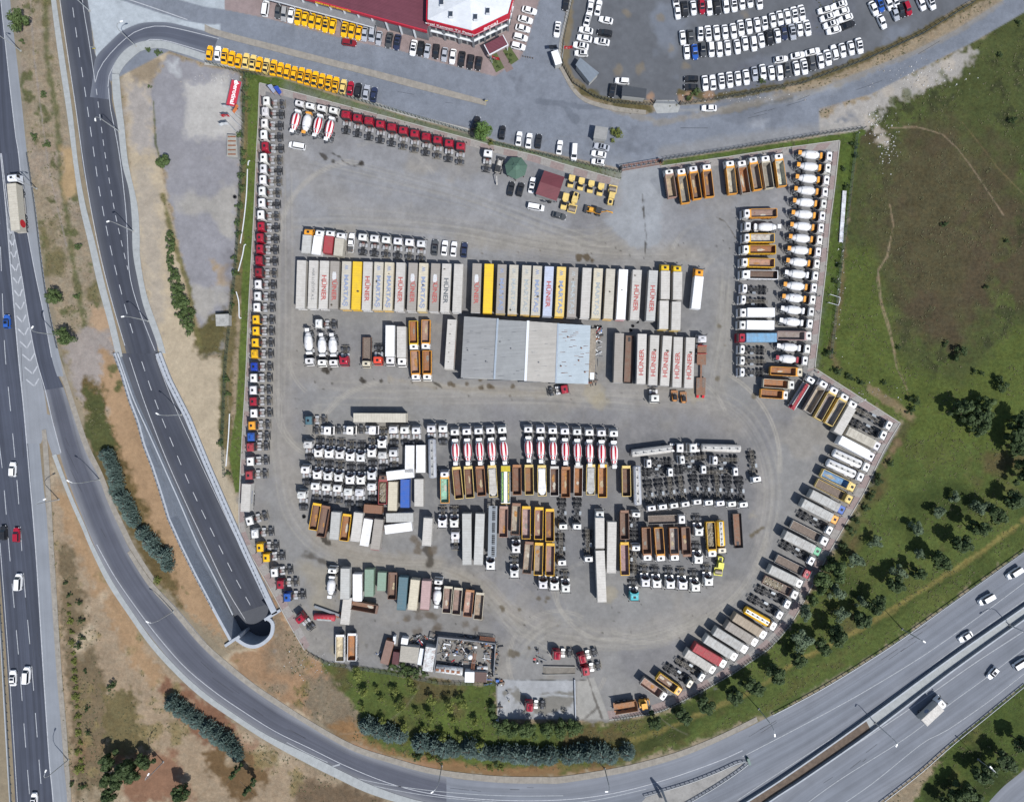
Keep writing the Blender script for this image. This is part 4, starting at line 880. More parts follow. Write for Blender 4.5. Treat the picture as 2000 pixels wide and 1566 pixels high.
def asph(name,c,streak=.16,edge=None,rough=.85,patch=.1,lanes=0):
    m,n,l,b=nmat(name,rough,0,.3); u=n.new('ShaderNodeUVMap'); mp=n.new('ShaderNodeMapping'); l.new(u.outputs[0],mp.inputs[0]); mp.inputs['Scale'].default_value=(1.1,.012,1)
    f=maprange(n,l,noise(n,l,mp.outputs[0],1.0,4,.6),.3,.7,1-streak,1+streak)
    t=n.new('ShaderNodeTexCoord'); g1=maprange(n,l,noise(n,l,t.outputs['Object'],.12,5,.6),.3,.7,1-patch,1+patch); g2=maprange(n,l,noise(n,l,t.outputs['Object'],6,3,.7),.2,.8,.9,1.1)
    k=mathn(n,l,'MULTIPLY',mathn(n,l,'MULTIPLY',f,g1),g2)
    base=c
    if edge:
        # surface dust left towards the edges by traffic, polished darker wheel paths in the middle
        uu=n.new('ShaderNodeUVMap'); uu.uv_map='UVN'; sx=n.new('ShaderNodeSeparateXYZ'); l.new(uu.outputs[0],sx.inputs[0])
        dd=mathn(n,l,'ABSOLUTE',mathn(n,l,'SUBTRACT',sx.outputs[0],.5)); dd=mathn(n,l,'ADD',dd,mathn(n,l,'MULTIPLY',mathn(n,l,'SUBTRACT',noise(n,l,mp.outputs[0],.6,3),.5),.12))
        base=mix(n,l,maprange(n,l,dd,.22,.5,0,1),c,edge)
    if lanes:
        w=mathn(n,l,'SINE',mathn(n,l,'MULTIPLY',sx.outputs[0],6.2832*lanes)); k=mathn(n,l,'MULTIPLY',k,maprange(n,l,w,-1,1,.93,1.06))
    s=n.new('ShaderNodeVectorMath'); s.operation='SCALE'; l.new(k,s.inputs['Scale'])
    if edge: l.new(base,s.inputs[0])
    else: s.inputs[0].default_value=c
    l.new(s.outputs[0],b.inputs['Base Color']); bump(n,l,b,g2,.15,.03)
    return m
M['as1']=asph('motorway_asphalt',c3(76,81,94),.3); M['as1b']=asph('hard_shoulder_asphalt',c3(146,151,158),.08); M['as2']=asph('ramp_asphalt',c3(92,95,106),.18,c3(140,142,147)); M['as2b']=asph('ramp_edge_asphalt',c3(148,152,158),.1)
M['as3']=asph('grey_motorway_asphalt',c3(126,131,140),.14,c3(134,138,146),lanes=5); M['as4']=asph('fresh_asphalt',c3(72,76,87),.16,c3(92,95,102),lanes=4); M['as4b']=asph('fresh_edge_asphalt',c3(100,102,108),.1); M['as5']=asph('street_asphalt',c3(92,97,110),.16,c3(122,127,137))
def conc(name,c,joint=3.0,var=.12):
    m,n,l,b=nmat(name,.9,0,.2); u=n.new('ShaderNodeUVMap'); sp=n.new('ShaderNodeSeparateXYZ'); l.new(u.outputs[0],sp.inputs[0])
    fr=mathn(n,l,'FRACT',mathn(n,l,'DIVIDE',sp.outputs[1],joint)); j=maprange(n,l,fr,0,.04,.72,1)
    t=n.new('ShaderNodeTexCoord'); g=maprange(n,l,noise(n,l,t.outputs['Object'],.7,6,.65),.3,.7,1-var,1+var); k=mathn(n,l,'MULTIPLY',j,g)
    s=n.new('ShaderNodeVectorMath'); s.operation='SCALE'; s.inputs[0].default_value=c; l.new(k,s.inputs['Scale']); l.new(s.outputs[0],b.inputs['Base Color']); return m
M['kerbm']=conc('kerb_concrete',c3(186,184,178),3); M['walk']=conc('pavement_concrete',c3(176,180,180),1.6); M['walkb']=conc('dirty_concrete',c3(160,154,144),2.2,.2); M['wallc']=conc('wall_concrete',c3(188,194,200),4,.1); M['ribs']=conc('ribbed_concrete',c3(112,120,132),1.6,.12)
def brick(name):
    m,n,l,b=nmat(name,.9,0,.2); u=n.new('ShaderNodeUVMap'); sp=n.new('ShaderNodeSeparateXYZ'); l.new(u.outputs[0],sp.inputs[0])
    fr=mathn(n,l,'FRACT',mathn(n,l,'DIVIDE',sp.outputs[1],7.0)); a=mathn(n,l,'GREATER_THAN',fr,.42)
    c=mix(n,l,a,c3(172,168,163),c3(166,150,146)); t=n.new('ShaderNodeTexCoord'); g=maprange(n,l,noise(n,l,t.outputs['Object'],1.3,6,.7),.3,.7,.8,1.16)
    br=n.new('ShaderNodeTexBrick'); br.inputs['Scale'].default_value=2.2; l.new(u.outputs[0],br.inputs['Vector']); br.inputs['Color1'].default_value=(1,1,1,1); br.inputs['Color2'].default_value=(.9,.88,.88,1); br.inputs['Mortar'].default_value=(.75,.75,.75,1)
    s=n.new('ShaderNodeVectorMath'); s.operation='SCALE'; l.new(c,s.inputs[0]); l.new(g,s.inputs['Scale']); o=mix(n,l,1.0,s.outputs[0],br.outputs['Color'],'MULTIPLY'); l.new(o,b.inputs['Base Color']); return m
M['brick']=brick('yard_edge_paving'); M['mark']=flat('road_marking_paint',c3(190,193,198),.7,0,.3,1.5); M['markd']=flat('faded_marking_paint',c3(176,180,184),.8,0,.3,1.2)
# left motorway
mL='-60,-140 -40,300 -22,698 -8,1000 -2,1060 14,1300 30,1566 40,1706'
strip('motorway','-400,-140 -400,300 -400,698 -400,1000 -400,1060 -400,1300 -400,1566 -400,1706','-8,-140 1,0 21,188 37,306 47,412 66,520 84,606 101,698 66,990 76,1080 92,1300 105,1566 112,1706',.012,M['as1'],70) if 0 else None
strip('motorway','-140,-140 -120,300 -60,698 -20,1000 -6,1060 10,1250 20,1400 30,1566 38,1706','-10,-140 2,0 21.5,188 37,306 46,420 48,620 50,795 58,910 70,1078 84,1300 95,1480 104,1566 112,1706',.012,M['as1'],70)
strip('motorway_shoulder','-10,-140 2,0 21.5,188 37,306 47,412 66,520 84,606 101,698 112,735','12,-140 20,0 34,125 45,225 53,300 69,402 84,525 97,606 117,698 124,735',.018,M['as1b'],70)
strip('motorway_shoulder','46,795 56,910 70,1078 84,1300 95,1480 104,1566 112,1706','72,795 80,900 98,1078 112,1300 124,1480 132,1566 140,1706',.006,M['as1b'],50)
strip('ramp_road','1,300 12,400 25.5,448 41,530 55,619 70,698 86,762','36,300 47,412 66,520 84,606 101,698 124,756',.0165,M['as1'],50)
strip('ramp_road','86,762 90,778 116,884 138,951 182,1060 217,1131 264,1202 303,1254 351,1309 410,1362 464,1400 529,1442 596,1474 660,1506 725,1534 790,1556 830,1568 872,1580','124,756 129,770 145,818 166,879 192,930 210,979 233,1030 258,1080 298,1137 347,1189 396,1247 438,1292 492,1338 540,1372 604,1414 687,1462 765,1487 820,1503 850,1509 872,1514',.016,M['as2'],110)
strip('ramp_shoulder','101,700 124,750 145,818 166,879 192,930 210,979 233,1030 258,1078 298,1137','115,690 133,746 154,812 175,872 201,926 220,976 244,1028 268,1076 306,1135',.014,M['walkb'],50)
strip('ramp_shoulder','76,800 90,850 103,890','100,812 112,855 119,886',.019,M['as2b'],20)
strip('gore','1,300 12,407 19,504 27,594 36,698 46,795 52,866','2,300 14,410 25.5,448 41,530 55,619 70,698 86,764 92,820 80,866',.02,M['as2b'],50)
strip('ramp_kerb','102,889 135,974 163,1037 172,1060 209,1137 254,1205 293,1260 340,1312 392,1360 455,1404 520,1446 600,1490 660,1520 720,1548 800,1572 900,1590','110,886 141,968 169,1031 180,1058 217,1130 262,1199 301,1253 348,1305 400,1352 462,1396 527,1437 606,1474 668,1505 728,1533 808,1560 900,1578',.12,M['walk'],80,.12)
strip('ramp_kerb','255,1074 298,1137 346,1189 395,1247 437,1286 492,1331 540,1364 605,1406 690,1453 765,1478 838,1498 912,1509 985,1515 1060,1516 1100,1515 1200,1499 1262,1485 1327,1466 1402,1436 1477,1399','249,1079 290,1143 337,1195 386,1253 428,1293 483,1338 532,1372 599,1414 684,1463 762,1489 836,1509 911,1521 985,1528 1060,1529 1100,1528 1204,1511 1266,1497 1331,1477 1405,1446 1480,1408',.12,M['walkb'],100,.12)
strip('median_island','82,840 86,900 96,1078 110,1300 120,1420 132,1566 140,1706','90,838 96,900 106,1078 120,1300 130,1420 140,1566 148,1706',.12,M['walkb'],50,.12)
# entry road to the underpass
def dep(y): return 7.0*max(0,min(1,(y-675)/525))**1.15
def deppath(s):
    r=[]
    for x,y in (T(s) if isinstance(s,str) else s):
        d_=dep(y); q=P(x,y,-d_); r.append((q[0],q[1],-d_))
    return r
eL='100,-140 118,0 134,110 149,220 161,320 172,377 192,474 209,550 230,629 247,690'; eR='150,-140 171,0 178,50 187,110 216,160 219,200 230,245 239,320 252,371 258,428 260,494 271,555 281,599 304,663 309,690'
strip('entry_road',eL,eR,.008,M['as4'],60)
strip('pavement','84,-140 100,0 114,108 131,221 144,320 156,402 174,479 191,555 212,632 228,700','94,-140 110,0 126,110 142,221 153,320 166,395 186,474 204,550 224,627 240,696',.12,M['walk'],60,.12)
strip('pavement','219,143 225,123 245,98 270,84 296,80 319,81 347,88 400,106 405,108','233,146 245,127 270,104 288,97 315,95 343,102 370,110 398,120 402,121',.12,M['walk'],50,.12)
strip('pavement','219,145 221,190 230,245 239,320 252,371 258,428 260,494 271,555 281,599 304,663 312,690','233,145 238,204 243,245 251,320 268,397 273,453 274,504 283,560 294,599 314,655 324,690',.12,M['walk'],60,.12)
strip('curved_road','176,190 182,150 188,112 217,81 241,60 272,47 302,44 335,46 400,62 428,70','214,195 214,150 224,123 244,98 269,84 296,80 319,81 347,88 400,106 412,110',.016,M['as5'],60)
strip('street_median','400,48 433,61 560,94 700,130 800,156 951,197','400,62 427,72 556,106 696,142 800,170 949,207',.12,M['walkb'],50,.12)
strip('street_road','236,-40 240,-6 300,16 366,38 440,40 527,50 686,92 778,112 851,135 967,166 1010,178','170,-20 200,10 262,36 310,44 366,60 400,70 427,74 556,108 696,144 800,172 960,212',.004,M['as3'],40) if 0 else None
# right motorway
def mw(name,Ls,Rs,z,mat): return strip(name,Ls,Rs,z,mat,60)
uE='862,1512 900,1521 985,1527 1060,1529 1100,1528 1204,1511 1331,1477 1425,1437 1508,1396 1611,1341 1741,1260 1854,1180 2000,1076 2140,976'
mw('right_motorway',uE,'850,1596 900,1610 985,1640 1060,1660 1150,1680 1260,1670 1400,1600 1468,1554 1550,1500 1700,1395 1850,1285 2000,1181 2140,1083',.005,M['as3'])
mw('right_motorway','1330,1706 1420,1640 1500,1568 1560,1520 1700,1422 1850,1312 2000,1206 2140,1108','1500,1706 1600,1640 1718,1566 1790,1510 1854,1454 1930,1392 2000,1335 2140,1220',.005,M['as3'])
mw('service_road','1850,1640 1900,1600 1954,1541 2000,1503 2140,1390','2000,1706 2060,1680 2100,1640 2140,1600 2200,1550',.005,M['as3'])
# median: soil, concrete, barriers
strip('median_strip','1380,1610 1470,1556 1550,1502 1690,1404','1400,1640 1490,1566 1570,1514 1700,1424',.03,flat('median_soil',c3(112,98,86),.95,0,.35,.8),30)
strip('median_strip','1690,1404 1850,1287 2000,1183 2140,1085','1700,1424 1852,1309 2000,1203 2140,1105',.03,M['walk'],30)
def barrier(label,s,w=.5,h=.9,z=0,mat='wallc',pts=None):
    p=pts or W2(s); L,R=band(p,w,0,50,h+z); x,y=p[0][0],p[0][1]
    r=thing('concrete_barrier',0,0,0,label,'barrier','concrete motorway barriers'); ob('barrier_wall',uvmesh('barrier_wall',L,R,M[mat],h),r); return r
barrier('long concrete barrier on the upper side of the right motorway median','1376,1612 1468,1555 1550,1501 1690,1402 1850,1285 2000,1181 2140,1083',.4,1.0)
barrier('long concrete barrier on the lower side of the right motorway median','1400,1642 1492,1568 1572,1515 1700,1426 1852,1311 2000,1205 2140,1107',.4,1.0)
barrier('low concrete barrier along the far left edge of the left motorway','-10,1060 4,1250 12,1400 22,1566 30,1700',.3,.6)
# guardrails
M['guardm']=flat('guardrail_steel',c3(150,155,160),.5,.3,.15,2)
def guardrail(label,s,n,mat='guardm',h=.75,gp='guardrails along the roads',col=None):
    p=W2(s); c=resample(p,max(20,n*3)); r=thing('guardrail',c[0].x,c[0].y,0,label,'guardrail',gp); o=c[0].copy()
    b=MB()
    for i in range(len(c)-1): b.bar((c[i].x-o.x,c[i].y-o.y,h),(c[i+1].x-o.x,c[i+1].y-o.y,h),.12,.3)
    ob('rail',b.mesh('rail',M[mat]),r); pm=MB().box(-.07,.07,-.09,.09,0,h).mesh('post',M[mat])
    q=resample(p,n)
    for a in q: ob('post',pm,r,(a.x-o.x,a.y-o.y,0))
guardrail('steel guardrail between the left motorway shoulder and the dry grass','54,300 69,402 84,525 97,606 113,680',40)
guardrail('steel guardrail above the right motorway, along the lawn','1508,1394 1611,1339 1741,1258 1854,1178 2000,1074',46)
guardrail('steel guardrail below the right motorway, beside the lower trees','1718,1567 1790,1511 1854,1455 1930,1393 2000,1336',34)
guardrail('steel guardrail on the upper arm of the road fork at the bottom','1459,1486 1440,1487 1400,1505 1340,1528 1257,1552',24)
guardrail('steel guardrail on the lower arm of the road fork at the bottom','1459,1490 1440,1505 1400,1532 1360,1556 1300,1590',24)
guardrail('steel guardrail at the lower left edge of the left motorway','-6,1060 6,1250 16,1420 24,1566',30)
b=MB(); b.face([(x,y,.02) for x,y in W2('1452,1489 1400,1508 1340,1532 1262,1556 1240,1580 1300,1588 1350,1560 1400,1530 1440,1503')]); struct('traffic_island',b.mesh('traffic_island',M['walkb2'] if 'walkb2' in M else flat('island_concrete',c3(158,156,152),.9,0,.25,.6)))
# road markings
def marks(name,specs,z=.022,mat='mark'):
    b=MB()
    for s in specs:
        pts,w=s[0],s[1]; dash=s[2] if len(s)>2 else None; pth=s[3] if len(s)>3 else None
        p=pth or [(x,y,0) for x,y in W2(pts)]
        c=resample(p,3); c=resample(p,160)
        L=[0]
        for i in range(1,len(c)): L.append(L[-1]+(c[i]-c[i-1]).length)
        tot=L[-1]
        def at(t):
            j=0
            import bisect
            j=min(len(L)-2,max(0,bisect.bisect_right(L,t)-1)); q=(t-L[j])/max(1e-9,L[j+1]-L[j]); return c[j].lerp(c[j+1],q)
        def seg(t0,t1):
            k=max(1,int((t1-t0)/3)); 
            for i in range(k):
                a=at(t0+(t1-t0)*i/k); e=at(t0+(t1-t0)*(i+1)/k); d_=(e-a); d_.z=0
                if d_.length<1e-6: continue
                d_.normalize(); nn=Vector((-d_.y,d_.x,0))*w/2
                q=[a+nn,e+nn,e-nn,a-nn]; 
                if ((q[1]-q[0]).cross(q[2]-q[0])).z<0: q=q[::-1]
                b.face([(v.x,v.y,v.z+z) for v in q])
        if dash:
            t=dash[2] if len(dash)>2 else 0
            while t<tot-.5: seg(t,min(tot,t+dash[0])); t+=dash[0]+dash[1]
        else: seg(0,tot)
    return struct(name,b.mesh(name,M[mat]))
marks('road_markings',[('-9,-140 1.6,0 9,71 21.5,188 31,268 37,306 47,412 66,520 84,606 101,698',.22),
 ('1,300 11.5,407 19,504 27,594 36,698 46,795 56,910 70,1078 84,1300 96,1480 104,1566 110,1700',.28),('3,300 16,407 25.5,448 41,530 55,619 70,698 89,764 102,820 119,884',.22),
 ('-6,300 4,560 10,690 20,795 35,960 46,1120 62,1300 76,1480 86,1600',.2,(7,6.5)),('-30,300 -20,600 -6,820 5,920 12,1000 22,1120 38,1300 52,1480 62,1600',.2,(7,6.5,3)),
 ('0,1060 14,1250 24,1400 34,1566 40,1700',.2),
 ('102,-140 117,0 131,98 147,204 163,319 179,415 197,504 222,601 244,675',.2),('122,-140 140,0 155,106 167,184 183,296 195,377 217,489 243,594 264,665',.2,(2.9,2.9)),
 ('150,-140 161,0 174,82 186,162',.18),('188,174 198,249 206,306 222,402 235,463 250,527',.2,(1.8,1.9)),('186,162 192,140 200,125 222,98 250,72 275,58 310,51 345,56 400,69 427,76',.2),
 ('211,170 216,138 240,110 270,88 296,77 319,79 347,86 400,102',.2),('212,172 216,214 225,257 235,315 245,402 249,466 253,535 268,594 294,663 303,685',.2),('235,-6 300,16 366,39',.25),
 ('189,1063 225,1127 273,1196 313,1248 362,1303 420,1351 474,1388 538,1428 604,1460 680,1497 770,1532 860,1552 980,1562 1100,1561 1200,1548 1300,1522 1400,1487 1450,1465',.2)],.024)
marks('worn_road_markings',[('1450,1477 1560,1420 1676,1357 1800,1282 1900,1212 2000,1138',.22),('1300,1528 1460,1545',.01),('1440,1562 1500,1522 1700,1391 1850,1277 2000,1172 2100,1100',.2),
 ('1480,1590 1500,1566 1600,1500 1760,1395 1900,1297 2000,1232 2100,1165',.25),('1560,1580 1640,1522 1770,1440 1850,1378 1930,1320 2000,1267 2100,1198',.2),('1600,1600 1700,1532 1800,1452 1850,1425 1930,1370 2000,1315',.2),
 ('700,1520 760,1532 860,1545 980,1553 1100,1553',.18),('690,1524 760,1540 860,1556 980,1566 1060,1570 1160,1562 1262,1540',.18),('560,1449 600,1470 640,1488',.2),('632,1501 664,1492',.45),
 ('40,340 40,341',.01)],.024,'markd')
ch=[]
for i,(x,y,w) in enumerate([(22,460,7),(25,482,9),(28,505,10),(31,530,12),(35,555,13),(38,580,14),(41,605,15),(44,630,16),(48,655,18),(53,680,19),(59,705,21),(64,730,22),(67,754,22)]):
    ch.append((f'{x-w*.72},{y-13} {x},{y} {x+w*.42},{y-15}',.4))
b=marks('chevron_markings',[(None,.38,None,[(a[0],a[1],0) for a in W2(c[0].split(' ',1)[0]+' '+c[0].split(' ')[1])]) for c in ch]+[(None,.38,None,[(a[0],a[1],0) for a in W2(c[0].split(' ')[1]+' '+c[0].split(' ')[2])]) for c in ch],.026)
M['seam']=flat('tar_seam',c3(58,60,66),.7,0,.3,1); M['rpatch']=flat('asphalt_patch',c3(104,108,116),.9,0,.15,1)
sp_=[]; sr=random.Random(9)
for a_,n_ in (('1450,1450 1700,1300 2000,1100',9),('1560,1560 1800,1400 2000,1270',8),('60,720 140,900 260,1130 400,1310 620,1450 850,1530 1100,1545',14),('20,900 60,1200 80,1500',5),('400,90 700,165 1000,220',6),('1100,240 1400,240 1700,160 1900,60',8),('10,100 30,500 50,900',5)):
    c_=resample([(x,y,0) for x,y in T(a_)],n_*3)
    for k in range(n_):
        q=c_[sr.randrange(1,n_*3-1)]; r_=c_[min(n_*3-1,c_.index(q)+1)]; ox,oy=sr.uniform(-12,12),sr.uniform(-8,8); L_=sr.uniform(.3,1.6)
        sp_.append((f'{q.x+ox},{q.y+oy} {q.x+ox+(r_.x-q.x)*L_},{q.y+oy+(r_.y-q.y)*L_+sr.uniform(-3,3)}',sr.uniform(.07,.13)))
marks('road_seam',sp_,.021,'seam')
# ---------------------------------------------------------------- sunken road and its walls
lef=T('225,690 240,731 255,782 271,823 283,869 299,910 314,956 331,1012 355,1065 381,1118 417,1186 452,1250'); rig=T('311,690 330,740 368,815 405,905 440,985 480,1075 538,1197')
def xat(l,y):
    for (x0,y0),(x1,y1) in zip(l,l[1:]):
        if y0<=y<=y1: return x0+(x1-x0)*(y-y0)/(y1-y0)
    return l[-1][0]
ys=[690+ (1197-690)*i/40 for i in range(41)]
FL=[];FR=[]
for y in ys:
    a=P(xat(lef,y),y); c=P(xat(rig,y),y); FL.append(Vector((a[0],a[1],-dep(y)-.02))); FR.append(Vector((c[0],c[1],-dep(y)-.02)))
struct('underpass_floor',uvmesh('underpass_floor',FL,FR,M['ribs']))
bulb=T('538,1197 531,1203 535,1222 530,1242 514,1257 498,1261 480,1257 466,1246 452,1250 437,1212')
b=MB(); pts=[P(x,y)+(-7.02,) for x,y in bulb]; pts.append(P(xat(lef,1197),1197)+(-7.02,)); b.face(pts[::-1]); struct('underpass_floor',b.mesh('underpass_floor',M['as4']))
rl=deppath('236,690 250,731 268,782 297,846 332,925 357,981 392,1062 424,1125 460,1199'); rrt=deppath('309,690 321,724 345,780 375,850 402,910 432,975 468,1050 505,1122 532,1176')
RL=resample(rl,50);RR=resample(rrt,50)
for q in RL+RR: q.z+=.0
struct('underpass_road',uvmesh('underpass_road',[q+Vector((0,0,.03)) for q in RL],[q+Vector((0,0,.03)) for q in RR],M['as4']))
b=MB(); pa=[rl[-1],rrt[-1]]+[P(x,y,-7)+(-7,) for x,y in T('540,1215 536,1250 500,1262')]; b.face([(x,y,z+.035) for x,y,z in pa][::-1]); struct('underpass_road',b.mesh('underpass_road',M['as4']))
marks('underpass_markings',[(None,.2,None,deppath('253,698 281,782 322,889 365,986 406,1073 443,1150 478,1208 510,1258')),(None,.2,(2.9,2.9),deppath('277,706 306,790 340,874 375,956 414,1037 453,1115 476,1158 497,1195 515,1228')),(None,.16,None,deppath('305,698 340,790 383,885 421,966 465,1058 500,1128 524,1178'))],.06)
def wall(nm,label,path,zb,zt,th=.7,mat='wallc',group='walls of the sunken road'):
    """vertical wall along a plan path (pixels); zb/zt may depend on the pixel row"""
    p=T(path) if isinstance(path,str) else path; w=[Vector(P(x,y)+(0,)) for x,y in p]
    r=thing(nm,0,0,0,label,'wall',group); b=MB(); n=len(w)
    off=[]
    for i in range(n):
        d_=(w[min(n-1,i+1)]-w[max(0,i-1)]).normalized(); off.append(Vector((-d_.y,d_.x,0))*th/2)
    for i in range(n-1):
        zs=[(zb(p[k][1]) if callable(zb) else zb) for k in (i,i+1)]; a,c=w[i],w[i+1]; oa,oc=off[i],off[i+1]
        q=[a-oa,a+oa,c+oc,c-oc]; zz=[zs[0],zs[0],zs[1],zs[1]]
        b.face([(v.x,v.y,zt) for v in q]); b.face([(q[0].x,q[0].y,zs[0]),(q[3].x,q[3].y,zs[1]),(q[3].x,q[3].y,zt),(q[0].x,q[0].y,zt)]); b.face([(q[1].x,q[1].y,zs[0]),(q[2].x,q[2].y,zs[1]),(q[2].x,q[2].y,zt),(q[1].x,q[1].y,zt)])
        if i==0: b.face([(q[0].x,q[0].y,zs[0]),(q[1].x,q[1].y,zs[0]),(q[1].x,q[1].y,zt),(q[0].x,q[0].y,zt)])
        if i==n-2: b.face([(q[3].x,q[3].y,zs[1]),(q[2].x,q[2].y,zs[1]),(q[2].x,q[2].y,zt),(q[3].x,q[3].y,zt)])
    ob('wall_body',b.mesh('wall_body',flat('wall_conc',c3(190,196,204),.85,0,.12,.7) if mat=='wallc' else M[mat]),r); return r
M['wallf']=flat('wall_concrete_plain',c3(184,190,198),.85,0,.14,.7)
zb=lambda y:-dep(y)-.3
lr=[(xat(lef,y),y) for y in range(690,1251,14)]; rr2=[(xat(rig,y),y) for y in list(range(690,1195,14))+[1197]]
wall('retaining_wall','long concrete retaining wall on the left of the sunken road',lr,zb,.5,.8,'wallf')
wall('retaining_wall','long concrete retaining wall on the right of the sunken road',rr2,zb,.7,1.7,'wallf')
bl=resample([(x,y,0) for x,y in T('524,1207 531,1212 534,1222 530,1240 516,1254 499,1261 481,1258 464,1247')],24)
wall('retaining_wall','curved concrete wall closing the sunken road at its dark end',[(v.x,v.y) for v in bl],-7.3,.6,1.0,'wallf')
wall('wing_wall','short concrete wing wall right of the sunken road end','518,1209 534,1199 549,1190',-7.3,.7,.8,'wallf'); wall('wing_wall','short concrete wing wall left of the sunken road end','441,1260 455,1250 470,1241',-7.3,.7,.8,'wallf')
# low barrier between the ribbed ledge and the road
LB=resample([(p[0]-.5,p[1],p[2]) for p in rl],50)
A,B_=band([tuple(v) for v in LB],.35,0,50,.85); r=thing('concrete_barrier',0,0,0,'white concrete barrier between the sunken road and its ribbed ledge','barrier','concrete motorway barriers'); ob('barrier_wall',uvmesh('barrier_wall',A,B_,M['wallf'],.85),r)
# paving around the yard
ring=['507,163 505,230 501,300 496,420 490,525 485,619 480,740 474,840 468,960 467,1000 469,1036 485,1074 505,1109 536,1164 564,1216 595,1269',
 '519,175 517,235 512,300 507,420 501,525 496,619 491,740 485,840 479,960 477,1000 479,1034 495,1070 518,1100 559,1174 580,1212 605,1260']
strip('yard_paving',ring[0],ring[1],.01,M['brick'],120)
strip('yard_paving','507,163 800,241 922,274 957,284 1045,304 1096,320 1211,352','508,176 798,253 920,286 954,296 1042,317 1093,333 1207,366',.014,M['brick'],60,0,False)
strip('yard_paving','1290,326 1420,308 1527,291 1639,276','1292,339 1422,321 1529,304 1626,290',.01,M['brick'],40,0,False)
strip('yard_paving','1639,276 1628,376 1620,433 1612,526 1604,592 1597,663 1590,722','1624,278 1614,376 1606,433 1598,526 1591,592 1584,663 1577,726',.014,M['brick'],50,0,False)
strip('yard_paving','1590,720 1680,777 1757,826','1581,731 1668,785 1738,830',.018,M['brick'],30,0,False)
strip('yard_paving','1757,826 1725,880 1689,956 1665,998 1616,1083 1588,1138 1547,1212 1502,1263 1435,1310 1363,1351 1292,1386 1240,1397 1190,1404','1740,829 1711,872 1677,948 1652,990 1603,1076 1575,1131 1535,1203 1492,1252 1427,1298 1356,1339 1287,1372 1238,1382 1186,1388',.01,M['brick'],100)
# thin kerbs of the paving
def kerb(s,w=.25,h=.15):
    L,R=band(W2(s),w,0,110,h,True); struct('kerb',uvmesh('kerb',L,R,M['kerbm'],h))
kerb(ring[0]); 
def kerbl(s):
    L,R=band(W2(s),.25,0,60,.15,False); struct('kerb',uvmesh('kerb',L,R,M['kerbm'],.15))
kerbl('507,162.5 800,240.5 922,273.5 957,283.5 1045,303.5 1096,319.5 1211,351.5'); kerbl('1290,325 1420,307 1527,290 1639.5,275'); kerbl('1640,276 1629,376 1621,433 1613,526 1605,592 1598,663 1591,719 1680,776 1758,826')
kerb('1758,826 1726,880 1690,956 1666,998 1617,1083 1589,1138 1548,1212 1503,1264 1436,1311 1364,1352 1293,1387 1241,1398 1190,1405')
strip('kerb','1092,131 1115,174 1143,200 1200,217 1261,224','1098,128 1120,168 1146,193 1201,208 1262,216',.12,M['walkb'],30,.12)
strip('kerb','1113,0 1093,82 1091,131','1117,0 1098,82 1097,131',.12,M['kerbm'],20,.12)
strip('kerb','400,122 543,141 706,192 800,222 916,252','399,127 541,147 704,198 798,228 914,258',.1,M['kerbm'],40,.1)
b=MB(); b.face([(x,y,.008) for x,y in W2('1278,196 1322,196 1329,206 1324,220 1283,222 1276,208')]); struct('driveway',b.mesh('driveway',flat('driveway_concrete',c3(176,178,176),.9,0,.15,1)))
# wash pad ramp walls
for i,s in enumerate(('1062,1300 1123,1301','1060,1316 1123,1315')):
    wall('ramp_wall',f"{('upper','lower')[i]} dark-sided concrete ramp wall beside the wash pad",s,0,.55,.25,'kerbm','ramp walls by the wash pad')
b=MB(); a=P(1060,1308); c=P(1123,1308); b.prism([(a[0],a[1]-.9),(c[0],c[1]-.9),(c[0],c[1]+.9),(a[0],a[1]+.9)],[(a[0]+1,a[1]-.9),(c[0],c[1]-.9),(c[0],c[1]+.9),(a[0]+1,a[1]+.9)],.01,.3); tag(ob('loading_ramp',b.mesh('loading_ramp',M['walkb'])),'low concrete loading ramp between two walls by the red tractors','ramp')
wall('pad_wall','thin pale wall on the right side of the wash pad','1122,1325 1123,1365 1124,1404',0,.7,.3,'wallf','x')
